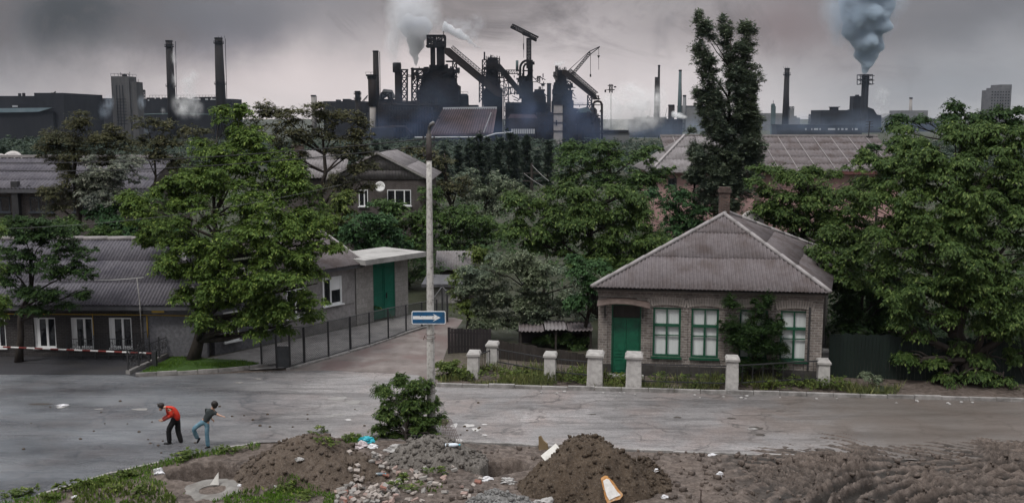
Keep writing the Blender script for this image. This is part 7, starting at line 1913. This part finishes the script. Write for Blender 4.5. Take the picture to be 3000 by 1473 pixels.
# right of and behind the brick house
tree('maple_tree', 'light green maple behind the right slope of the brick house roof', G0(2330, 60), [
    (2240, 545, 60, 40), (2310, 530, 70, 40), (2390, 545, 70, 45), (2280, 590, 80, 50), (2370, 610, 90, 60), (2440, 600, 50, 50), (2300, 650, 80, 50), (2230, 620, 40, 40), (2400, 680, 90, 60), (2330, 720, 70, 50), (2440, 740, 70, 50, -9), (2480, 650, 60, 60), (2400, 790, 44, 40, -9), (2470, 810, 60, 50, -10), (2420, 690, 60, 50, -8), (2380, 730, 40, 40, -7), (2500, 760, 60, 60, -11), (2250, 505, 60, 26, 6), (2340, 500, 70, 28, 6), (2430, 505, 70, 30, 6), (2510, 520, 60, 40, 4), (2500, 580, 60, 60), (2520, 700, 60, 70)],
    58, 'maple', .24, .7, 46, 1.0, .3, 'maples by the brick house', .6, .65)
tree('maple_tree', 'huge dark green maple overhanging the kerb at the right, darkest and nearest', gnd(2830, 1118), [
    (2640, 405, 55, 45, 3), (2700, 420, 80, 50, 2), (2800, 400, 95, 55, 1), (2900, 405, 95, 55, 1), (2990, 430, 80, 70), (2570, 475, 70, 50, 3), (2650, 490, 90, 60, 1), (2760, 490, 110, 70, 0), (2880, 510, 110, 80, -.5), (2990, 540, 90, 90), (2540, 555, 65, 55, 3), (2620, 590, 90, 65, 0), (2740, 600, 110, 80, -1), (2860, 630, 110, 90, -1.5), (2980, 680, 100, 100, -1),
    (2600, 680, 80, 60, 0), (2690, 720, 100, 75, -1.2), (2800, 750, 110, 85, -2), (2930, 800, 110, 90, -2), (2620, 760, 60, 50), (2720, 830, 85, 65, -1.5), (2830, 870, 100, 75, -2), (2680, 890, 60, 45, -1), (2760, 930, 75, 50, -1.6), (2880, 960, 85, 60, -2), (2980, 930, 80, 90, -1.5), (2700, 980, 55, 36, -1), (2790, 1020, 60, 36, -1.4), (2900, 1050, 60, 40, -1.5), (2990, 1060, 60, 50, -1.5), (2740, 1060, 30, 22, -1.2), (2520, 620, 50, 40, 3), (2600, 860, 50, 50, -.5), (2640, 960, 50, 40, -1), (2660, 1050, 40, 30, -1.2), (2850, 1100, 50, 22, -1.8), (2950, 1110, 60, 24, -1.8), (2780, 1100, 40, 20, -1.6), (2550, 780, 46, 50, .5)],
    45.5, 'maple', .22, .62, 46, 1.0, .42, 'maples by the brick house', .75, .6)
tree('maple_tree', 'twiggy dark maple top poking over the horizon beside the apartment tower', G0(2820, 56), [(2785, 300, 34, 28), (2800, 340, 50, 34), (2760, 355, 40, 26), (2850, 330, 50, 34), (2920, 320, 34, 34), (2935, 355, 44, 36), (2990, 340, 34, 30), (2860, 370, 80, 34), (2710, 355, 28, 22), (2625, 352, 24, 24), (2610, 380, 34, 26), (2980, 390, 50, 40)],
    54, 'dark', .22, .6, 44, .8, .3, 'maples by the brick house', .6, .65)
tree('garden_tree', 'dark small tree against the right end of the pink house roof', G0(2570, 76), [(2575, 440, 34, 30), (2555, 470, 40, 26), (2600, 470, 40, 30), (2580, 510, 50, 40)], 76, 'dark', .24, .7, 42, .8, .16)
tree('dark_shrub', 'feathery dark shrub growing up the front of the brick house over one window', (gnd(2200, 1120).x, 44.15, 0), [
    (2150, 905, 26, 42), (2222, 895, 22, 34), (2255, 905, 24, 36), (2140, 960, 32, 40), (2200, 950, 36, 44), (2265, 960, 34, 44), (2180, 985, 50, 60), (2240, 985, 46, 56), (2160, 1015, 40, 40), (2225, 1015, 46, 44), (2280, 1020, 30, 40), (2190, 1065, 50, 30), (2260, 1070, 40, 26), (2248, 865, 10, 18)], 44.2, 'dark', .10, .32, 50, .9, .09, None, .2, .9, .4, cat='shrub')
tree('garden_tree', 'very dark tree filling the gap between the brick house and the big maple', G0(2500, 50), [(2480, 860, 60, 60), (2540, 820, 70, 70), (2580, 900, 70, 70), (2500, 930, 50, 50), (2640, 840, 60, 70), (2640, 960, 60, 60), (2560, 1000, 60, 50)], 50, 'dark', .22, .62, 44, 1.7, .2)
# bush wrapped round the pole
tree('roadside_bush', 'leafy green bush growing round the foot of the concrete street pole', gnd(1190, 1290), [
    (1165, 1110, 42, 26), (1130, 1150, 36, 34), (1195, 1140, 50, 38), (1150, 1195, 55, 40), (1215, 1190, 48, 44), (1245, 1130, 26, 36, .4), (1255, 1200, 34, 50, .3), (1130, 1235, 44, 30), (1190, 1245, 55, 34), (1245, 1250, 46, 34), (1120, 1265, 36, 24), (1170, 1280, 60, 20), (1270, 1275, 36, 22, -.2), (1285, 1230, 14, 40, .4)],
    36.6, 'maple', .17, .34, 42, 1.0, .07, None, .5, .7, .35, cat='bush', ratio=.36)
tree('bush', 'yellow green weedy bush on the kerb right of the street pole', gnd(1310, 1100), [(1300, 1070, 30, 26), (1330, 1080, 36, 30), (1360, 1095, 36, 22), (1290, 1100, 26, 22), (1330, 1110, 40, 16)], 45.2, 'weed', .13, .28, 44, 1.1, .05, cat='bush')
tree('bush', 'small grey leaved bush by the kerb in the deep shade right of the house', gnd(2560, 1150), [(2545, 1105, 24, 20), (2570, 1120, 26, 20), (2555, 1135, 30, 14)], 42.8, 'grey', .14, .26, 36, .9, .05, cat='bush')
tree('bush', 'low shrub under the left end of the lean-to roof', gnd(1640, 1010), [(1680, 1000, 50, 22), (1640, 990, 40, 20), (1590, 1000, 40, 18)], 50.8, 'mid', .16, .36, 40, 1, .05, cat='bush')

# ---- row of dark far poplars
fpx = [1100, 1130, 1300, 1345, 1375, 1402, 1432, 1462, 1490, 1515, 1545, 1572, 1605]
FPL = ['poplar in the far row, just left of the pole head', 'poplar in the far row, touching the pole head', 'short poplar at the left end of the dark row below the sloping works roof', 'second poplar from the left of the dark row below the sloping works roof', 'third poplar from the left of the dark row', 'fourth poplar from the left, under the right end of the works roof',
       'fifth poplar from the left, tallest of the dark row', 'sixth poplar from the left of the dark row', 'poplar under the bunker house with pale panes', 'next poplar right under the bunker house with pale panes', 'poplar just left of the far power pole', 'poplar just right of the far power pole', 'last poplar at the right end of the dark row']
protos = []
for k, px in enumerate(fpx):
    dd = 170 + (k * 13) % 30; top_ = 425 + (k * 29) % 26 - (8 if 1370 < px < 1560 else 0)
    if k < 3:
        b0 = G0(px, dd); lob = [(px, top_ + 4, 8, 12), (px + 2, top_ + 28, 14, 24), (px - 3, top_ + 58, 18, 28), (px + 2, top_ + 90, 20, 28), (px, top_ + 120, 22, 26)]
        t = tree('far_poplar', FPL[k], b0, lob, dd, 'far', .36, .85, 44, 1.3, .25, 'dark poplars in the far row', .15, 1.0, .5); protos.append((t, b0))
    else:
        s, b0 = protos[k % 3]; t = copy_tree(s); nb = G0(px, dd); t.location = nb; t['label'] = FPL[k]; f = 1 + ((k * 37) % 11 - 4) * .03; t.scale = (f, f, f * (1.12 if 1370 < px < 1560 else 1.0)); t.rotation_euler = (0, 0, k * 1.7)

# ---- undergrowth that fills the gardens, and the far wood: nobody could count these
def scatter(name, pts, R, per, leaf, lm, label, cat, flat=.7, droop=.5):
    NSEED[0] += 1; r = np.random.default_rng(5000 + NSEED[0])
    V, F = clump_leaves(r, np.array(pts), np.array(R), per, leaf, flat, droop); return tag(np_mesh(name, V, F, LM[lm]), label, cat, None, 'stuff')
r = np.random.default_rng(5)
pts, R = [], []
for k in range(2600):
    y = r.uniform(58, 150); x = r.uniform(-.52, .52) * y
    if k % 9 == 0: y = r.uniform(48, 58); x = r.uniform(16.5, 30)
    if (-31 < x < -9 and y > 66 and y < 80) or (-18 < x < -5 and 83 < y < 98) or (14 < x < 45 and 98 < y < 122): continue
    if -8 < x < 0 and y < 66: continue
    pts.append((x, y, r.uniform(.2, 2.6))); R.append(r.uniform(.7, 1.5))
pts = np.array(pts); pts[:, 2] += height(pts[:, 0], pts[:, 1])
scatter('undergrowth', pts, R, 40, .26, 'dark', 'dense undergrowth filling the gardens between the houses', 'undergrowth')
pts, R = [], []
for k in range(5200):
    y = r.uniform(190, 560); x = r.uniform(-.54, .54) * y
    hgt = 3.2 + 4.5 * vnoise(np.array([x / 22.0]), np.array([y / 30.0]), 8)[0]
    if y > 430: hgt *= .75
    pts.append((x, y, hgt * r.uniform(.15, 1.0))); R.append(r.uniform(1.6, 3.4))
pts = np.array(pts); pts[:, 2] += height(pts[:, 0], pts[:, 1])
scatter('far_wood', pts, R, 34, .75, 'far', 'far dark belt of trees in front of the steelworks', 'wood')
pts, R = [], []
for k in range(420):
    px = r.uniform(-60, 175); d = r.uniform(120, 170); top_ = 400 + 26 * vnoise(np.array([px / 30.0]), np.array([0.0]), 3)[0]; p = at(px, r.uniform(top_, 470), d); pts.append(tuple(p)); R.append(r.uniform(.8, 1.5))
scatter('dark_grove', pts, R, 44, .36, 'far', 'dark grove at the left behind the dark brick house', 'wood')

# ---- grass and weeds
def blades(name, polys, hmin, hmax, w, lm, label, cat='grass', clump=None, seed=0):
    """polys: (list of photograph pixels outlining a patch of ground, blades per square metre)"""
    r = np.random.default_rng(8000 + seed); Ps = []
    for (poly, dens) in polys:
        g_ = [gnd(*q) for q in poly]; bx = [v.x for v in g_]; by = [v.y for v in g_]; A = (max(bx) - min(bx)) * (max(by) - min(by)); n = int(A * dens)
        x = r.uniform(min(bx), max(bx), n); y = r.uniform(min(by), max(by), n); ins = np.zeros(n, bool)
        for k in range(len(g_)):
            a, b_ = g_[k], g_[k - 1]; cnd = ((a.y > y) != (b_.y > y)) & (x < (b_.x - a.x) * (y - a.y) / (b_.y - a.y + 1e-9) + a.x); ins ^= cnd
        if clump: ins &= vnoise(x * clump, y * clump, 300 + seed) + .25 * (vnoise(x * 6, y * 6, 9) - .5) > .45
        Ps.append(np.stack([x[ins], y[ins]], 1))
    P2 = np.concatenate(Ps); n = len(P2); z = height(P2[:, 0], P2[:, 1])
    for (c, Xh, Yh, Zw) in HEAPS:
        i = np.round((P2[:, 0] - c.x - Xh[0, 0]) / (Xh[0, 1] - Xh[0, 0])).astype(int); j = np.round((P2[:, 1] - c.y - Yh[0, 0]) / (Yh[1, 0] - Yh[0, 0])).astype(int); N = Xh.shape[0]
        ok = (i >= 0) & (i < N) & (j >= 0) & (j < N); zz = Zw[np.clip(j, 0, N - 1), np.clip(i, 0, N - 1)]; z = np.where(ok, np.maximum(z, zz), z)
    P = np.stack([P2[:, 0], P2[:, 1], z - .01], 1)
    big = vnoise(P2[:, 0] * 1.2, P2[:, 1] * 1.2, 55 + seed)
    H = r.uniform(hmin, hmax, n) * (.5 + big); A = unit(r, n) * .55; A[:, 2] = 1; A /= np.linalg.norm(A, axis=1, keepdims=True)
    N_ = unit(r, n); N_ -= A * (N_ * A).sum(1, keepdims=True); N_ /= np.linalg.norm(N_, axis=1, keepdims=True)
    V, F = leaf_quads(P, A, N_, H, w * r.uniform(.6, 1.4, n)); return tag(np_mesh(name, V, F, LM[lm]), label, cat, None, 'stuff')
lawn = [gnd(402, 1097), gnd(505, 1048), gnd(690, 1056), gnd(760, 1066), gnd(728, 1077), gnd(520, 1092)]
sheet('lawn_bed', lawn, .05, mat('lawn_soil', (.03, .06, .012), (.05, .10, .02), 4, .9))
o_ = blades('lawn_grass', [([(402, 1097), (505, 1048), (600, 1052), (690, 1056), (760, 1066), (728, 1077), (520, 1092)], 700)], .07, .16, .022, 'grass', 'short vivid green lawn wedge in front of the long low house', 'lawn', None, 1); o_.location.z = .05
blades('verge_grass', [([(-60, 1500), (110, 1456), (330, 1392), (520, 1346), (640, 1322), (700, 1330), (560, 1352), (470, 1378), (440, 1400), (520, 1440), (540, 1500)], 420), ([(600, 1480), (720, 1434), (860, 1428), (985, 1450), (975, 1490)], 650), ([(430, 1480), (480, 1436), (600, 1462), (620, 1490)], 350), ([(650, 1312), (760, 1300), (760, 1320), (690, 1335)], 350), ([(1000, 1288), (1110, 1282), (1100, 1300), (1010, 1304)], 400)],
       .06, .20, .030, 'grass', 'ragged grass on the bank and at the foot of the earth heaps', 'grass', 1.1, 2)
blades('verge_weeds', [([(-60, 1500), (110, 1460), (330, 1396), (520, 1350), (690, 1326), (560, 1352), (450, 1400), (540, 1500)], 130), ([(600, 1480), (720, 1438), (985, 1455), (975, 1490)], 120), ([(1080, 1440), (1300, 1420), (1290, 1450), (1090, 1460)], 60)],
       .08, .22, .07, 'weed', 'broad leaved weeds among the grass of the foreground bank', 'weeds', .9, 3)
pts, R = [], []
for (px, py) in [(20, 1462), (60, 1455), (95, 1450), (200, 1440), (215, 1425), (270, 1425), (300, 1412), (365, 1395), (385, 1400), (520, 1350), (545, 1342), (530, 1335), (700, 1320), (660, 1328), (840, 1440), (900, 1462), (150, 1470), (330, 1440), (420, 1450), (1182, 1404), (1165, 1430), (1200, 1436), (1275, 1392), (960, 1296), (1020, 1292), (1060, 1286), (936, 1268)]:
    p = find(px, py, 29.5, 37)
    for q in range(5): pts.append((p.x + r.uniform(-.3, .3), p.y + r.uniform(-.15, .15), p.z + r.uniform(.02, .22))); R.append(r.uniform(.10, .2))
scatter('weed_clumps', pts, R, 36, .10, 'weed', 'leafy weed clumps along the edge of the road and around the heaps', 'weeds', .8, .2)
blades('fence_grass', [([(1285, 1126), (1380, 1085), (1700, 1090), (1760, 1100), (1900, 1118), (2200, 1120), (2420, 1122), (2640, 1140), (2620, 1162), (1900, 1144)], 330)], .15, .55, .030, 'drygrass', 'tall seeding grass between the kerb and the pillared fence', 'grass', .8, 4)
pts, R = [], []
for k in range(230):
    px = r.uniform(1360, 2480); py = np.interp(px, [1300, 1900, 2600], [1108, 1130, 1146]) + r.uniform(-18, 8); c = gnd(px, py); pts.append((c.x, c.y, r.uniform(.05, .4))); R.append(r.uniform(.12, .3))
scatter('fence_weeds', pts, R, 30, .10, 'weed', 'weeds and nettles at the foot of the pillared fence', 'weeds', .9, .2)
# ================================================================ smoke, steam and haze
_bm = bmesh.new(); bmesh.ops.create_icosphere(_bm, subdivisions=2, radius=1); _bm.verts.index_update()
ICO_V = np.array([v.co[:] for v in _bm.verts]); ICO_F = np.array([[v.index for v in f.verts] for f in _bm.faces]); _bm.free()
def puffs(t, name, lst, d, m_, dep=.8, seed=0):
    bm = bmesh.new(); bmesh.ops.create_icosphere(bm, subdivisions=2, radius=1.12); me = bpy.data.meshes.new(name); bm.to_mesh(me); bm.free(); me.materials.append(m_)
    first = True; r = random.Random(seed)
    for (px, py, rx, ry) in lst:
        o_ = bpy.data.objects.new(name, me if first else me); COL.objects.link(o_); k = d / FPX; c = at(px, py, d); o_.parent = t
        o_.location = c - Vector(t.location) + Vector((0, r.uniform(-1, 1) * rx * k * .2, 0)); o_.scale = (rx * k, (rx + ry) / 2 * k * dep, ry * k); o_.rotation_euler = (0, 0, 0)
def billow(t, name, lst, d, m_, voxel, seed=0, knobs=7, kr=.5):
    """cauliflower cloud: a union of knobbly balls, remeshed to one closed skin"""
    r = random.Random(seed); k = d / FPX; o3 = Vector(t.location); VV = []
    def ball(c, rad): VV.append(ICO_V * rad + np.array(c))
    for (px, py, rr) in lst:
        c = at(px, py, d) - o3; R = rr * k; c += Vector((0, r.uniform(-.3, .3) * R, 0)); ball(c, R * .85)
        for q in range(knobs):
            dv = Vector((r.gauss(0, 1), r.gauss(0, 1), r.gauss(0, 1))).normalized(); r2 = R * r.uniform(.28, kr); c2 = c + dv * R * .82; ball(c2, r2)
            for s in range(3):
                dv2 = (dv + Vector((r.gauss(0, .7), r.gauss(0, .7), r.gauss(0, .7)))).normalized(); ball(c2 + dv2 * r2 * .85, r2 * r.uniform(.3, .5))
    o_ = np_mesh(name, np.concatenate(VV), np.concatenate([ICO_F + len(ICO_V) * q for q in range(len(VV))]), m_); me = o_.data
    md = o_.modifiers.new('re', 'REMESH'); md.mode = 'VOXEL'; md.voxel_size = voxel; md.use_smooth_shade = True
    sm = o_.modifiers.new('sm', 'SMOOTH'); sm.iterations = 3; sm.factor = .5
    dg = bpy.context.evaluated_depsgraph_get(); dg.update(); m2 = bpy.data.meshes.new_from_object(o_.evaluated_get(dg)); m2.materials.clear(); m2.materials.append(m_); o_.modifiers.clear(); o_.data = m2; bpy.data.meshes.remove(me); o_.parent = t
    return o_
def smoke(name, label, px, py, d): return thing(name, label, 'smoke' if 'smoke' in name else 'steam', tuple(at(px, py, d)))
# thick plume at the right
dP = DR - 70 + 3
t = smoke('smoke_plume', 'thick dark billowing plume rising from the platformed stack at the right', 2533, 217, dP)
billow(t, 'billow', [(2534, 212, 9), (2536, 200, 13), (2540, 186, 18), (2544, 170, 24), (2542, 152, 30), (2532, 134, 34), (2550, 128, 34), (2520, 112, 36), (2545, 104, 44), (2528, 82, 46), (2560, 78, 44), (2516, 56, 44), (2552, 50, 54), (2530, 26, 52), (2568, 22, 48), (2510, 14, 44), (2550, -8, 58), (2520, -30, 60), (2560, -45, 64), (2530, -80, 70)], dP, vol_mat('dark_smoke', (.70, .78, .85), .40, 0), 2.2, 3, 8, .5)
puffs(t, 'veil', [(2480, 30, 90, 90), (2590, -10, 80, 80), (2462, 80, 44, 70), (2590, 60, 40, 60), (2505, 120, 34, 50), (2568, 110, 30, 50), (2540, 20, 90, 70)], dP - 4, puff_mat('smoke_veil', (.62, .69, .77), .05, 1.9, (.36, .66)), .8, 4)
# white plume left of the big furnace
dW = DF + 10
t = smoke('steam_plume', 'white billowing steam plume left of the framed furnace tower', 1218, 195, dW)
billow(t, 'billow', [(1218, 192, 5), (1219, 182, 8), (1217, 170, 11), (1214, 156, 14), (1222, 146, 15), (1210, 134, 18), (1226, 128, 18), (1205, 118, 16), (1222, 110, 22), (1236, 100, 20), (1214, 98, 20)], dW, vol_mat('white_steam', (.985, .985, .99), .9, .1), .9, 5, 8, .5)
billow(t, 'billow', [(1232, 86, 22), (1205, 84, 22), (1252, 82, 17), (1188, 90, 18), (1222, 70, 26), (1244, 66, 20), (1196, 66, 24), (1180, 78, 16)], dW + 4, vol_mat('grey_steam', (.93, .94, .96), .40, .1), 1.1, 6, 8, .5)
puffs(t, 'veil', [(1200, 50, 66, 50), (1235, 22, 66, 50), (1175, 30, 56, 66), (1160, 90, 34, 66), (1210, -20, 80, 60), (1265, 60, 40, 44), (1150, 140, 30, 60), (1190, 100, 40, 40), (1235, 95, 36, 34), (1212, 140, 24, 40)], dW - 4, puff_mat('steam_veil', (.92, .93, .95), .11, 1.9, (.36, .64)), .7, 7)
t = smoke('steam_plume', 'small grey steam plume blown left from the middle furnace crown', 1419, 150, DF + 8)
billow(t, 'billow', [(1306, 78, 13), (1318, 84, 14), (1328, 92, 13), (1340, 100, 12), (1352, 106, 11), (1365, 112, 9), (1378, 124, 8), (1392, 134, 6), (1404, 140, 5), (1414, 146, 3), (1300, 88, 8), (1345, 90, 9)], DF + 8, vol_mat('grey_steam_small', (.95, .955, .965), .6, .1), .75, 8, 8, .55)
puffs(t, 'veil', [(1370, 90, 40, 34), (1390, 112, 26, 26), (1340, 76, 44, 28), (1310, 66, 30, 22), (1395, 70, 36, 34), (1325, 90, 24, 20), (1355, 108, 24, 18)], DF + 4, puff_mat('steam_veil_thin', (.82, .84, .88), .10, 1.7), .6, 9)
t = smoke('steam_wisp', 'thin white steam wisp over the head of the right furnace', 1636, 196, DF + 14)
puffs(t, 'puff', [(1636, 190, 14, 9), (1628, 186, 8, 7), (1648, 184, 10, 6)], DF + 14, puff_mat('wisp', (.98, .98, .98), .6, 1.3, (.35, .6)), .7, 10)
STEAMW = puff_mat('bright_steam', (.985, .985, .99), .16, 2.0, (.42, .68), .1, 1.2)
t = smoke('steam_cloud', 'bright low steam cloud spreading right of the gooseneck pipe', 1830, 400, DF + 70)
puffs(t, 'puff', [(1800, 340, 60, 50), (1840, 320, 70, 55), (1790, 300, 45, 40), (1880, 300, 60, 50), (1850, 270, 60, 40), (1820, 370, 70, 40), (1900, 340, 60, 50), (1925, 290, 40, 50), (1870, 360, 60, 36)], DF + 70, STEAMW, .7, 11)
t = smoke('steam_cloud', 'white steam at the foot of the left black chimney', 525, 338, DL - 8)
puffs(t, 'puff', [(540, 322, 34, 36), (556, 290, 34, 44), (528, 306, 34, 44), (578, 318, 26, 40), (552, 250, 30, 44), (566, 225, 24, 30), (478, 325, 10, 14), (565, 335, 22, 16), (508, 170, 11, 30), (510, 235, 10, 30)], DL - 14, puff_mat('foot_steam', (.97, .975, .98), .26, 1.7, (.40, .74), .2, 1.8), .7, 12)
t = smoke('steam_cloud', 'thin bluish steam drifting in front of the silo tower foot', 300, 340, DL - 80)
puffs(t, 'puff', [(300, 325, 30, 30), (270, 330, 24, 20), (320, 300, 16, 30), (228, 305, 16, 18), (240, 325, 14, 10), (415, 300, 14, 26), (430, 385, 12, 12)], DL - 80, puff_mat('blue_steam', (.72, .83, .95), .09, 1.6, (.36, .66)), .7, 13)
t = smoke('steam_plume', 'pale steam curling at the right foot of the platformed stack', 2580, 330, DR - 60)
puffs(t, 'puff', [(2575, 320, 16, 18), (2590, 300, 20, 24), (2570, 290, 16, 24), (2595, 275, 18, 18), (2583, 330, 14, 10), (2580, 270, 24, 20)], DR - 90, puff_mat('pale_steam', (.95, .965, .985), .14, 1.7, (.38, .70), .2, 1.6), .7, 14)
t = smoke('steam_wisp', 'bright white steam jet right of the square stack near the poplar', 1985, 345, DR - 390)
puffs(t, 'puff', [(1985, 338, 20, 10), (1974, 332, 10, 8), (2000, 343, 16, 7)], DR - 392, puff_mat('jet', (.99, .99, .99), .5, 1.3, (.3, .55)), .7, 15)
t = smoke('smoke_wisp', 'faint dark smoke drifting up from the two slim chimneys left of the poplar', 1927, 190, DR - 296)
puffs(t, 'puff', [(1924, 172, 12, 24), (1922, 140, 20, 34), (1934, 100, 34, 50), (1950, 50, 44, 60), (1982, 192, 14, 16), (1964, 168, 20, 24), (1946, 130, 30, 40)], DR - 296, puff_mat('thin_smoke', (.18, .18, .21), .018, 1.5, (.36, .7)), .7, 16)
t = smoke('smoke_wisp', 'faint dark smoke above the thin pale chimney near the right', 2666, 285, DR + 250)
puffs(t, 'puff', [(2668, 260, 16, 40), (2662, 205, 40, 50), (2650, 180, 50, 36), (2690, 190, 36, 40)], DR + 250, puff_mat('thin_smoke_far', (.25, .27, .30), .0085, 1.5, (.36, .7)), .7, 17)
# low blue works haze lying along the foot of the steelworks
t = thing('smoke_bank', 'low bluish smoke bank hanging along the foot of the steelworks', 'smoke', tuple(at(1600, 400, DF - 50)))
puffs(t, 'puff', [(1120, 375, 60, 50), (1190, 385, 60, 46), (1250, 365, 60, 60), (1330, 390, 80, 40), (1420, 370, 60, 60), (1500, 380, 70, 56), (1570, 355, 60, 66), (1640, 375, 70, 60), (1700, 350, 60, 70), (1750, 380, 70, 56), (1540, 320, 40, 50), (1690, 300, 50, 50)], DF - 75, puff_mat('blue_smoke', (.33, .45, .74), .020, 1.1, (.30, .72), 0, .8), .6, 18)
puffs(t, 'puff', [(1180, 300, 90, 60), (1290, 290, 90, 70), (1420, 285, 90, 70), (1540, 290, 90, 70), (1660, 290, 90, 70)], DF - 78, puff_mat('thin_blue_smoke', (.42, .55, .80), .0075, 1.0, (.25, .75), 0, .8), .6, 21)
t = thing('smoke_bank', 'pale blue smoke bank over the foot of the right hand works', 'smoke', tuple(at(2100, 380, DR - 420)))
puffs(t, 'puff', [(1880, 390, 80, 50), (1960, 375, 70, 60), (2040, 385, 70, 50), (2260, 372, 70, 34), (2350, 366, 80, 40), (2440, 372, 70, 36), (2520, 360, 80, 46), (2620, 366, 80, 36), (2720, 368, 80, 30)], DR - 420, puff_mat('pale_blue_smoke', (.52, .66, .90), .012, 1.1, (.28, .68), 0, .8), .6, 19)

# the air between camera and works
hb = MB(); hb.box(-1500, 1500, -60, 2100, -12, 330)
hz_ = hb.build('haze', vol_mat('haze_air', HAZE_COLOR, HAZE_DENSITY, .0), loc=(0, 0, 0)); tag(hz_, kind='stuff')
hz_['label'] = 'thin bluish industrial haze filling the valley'; hz_['category'] = 'haze'
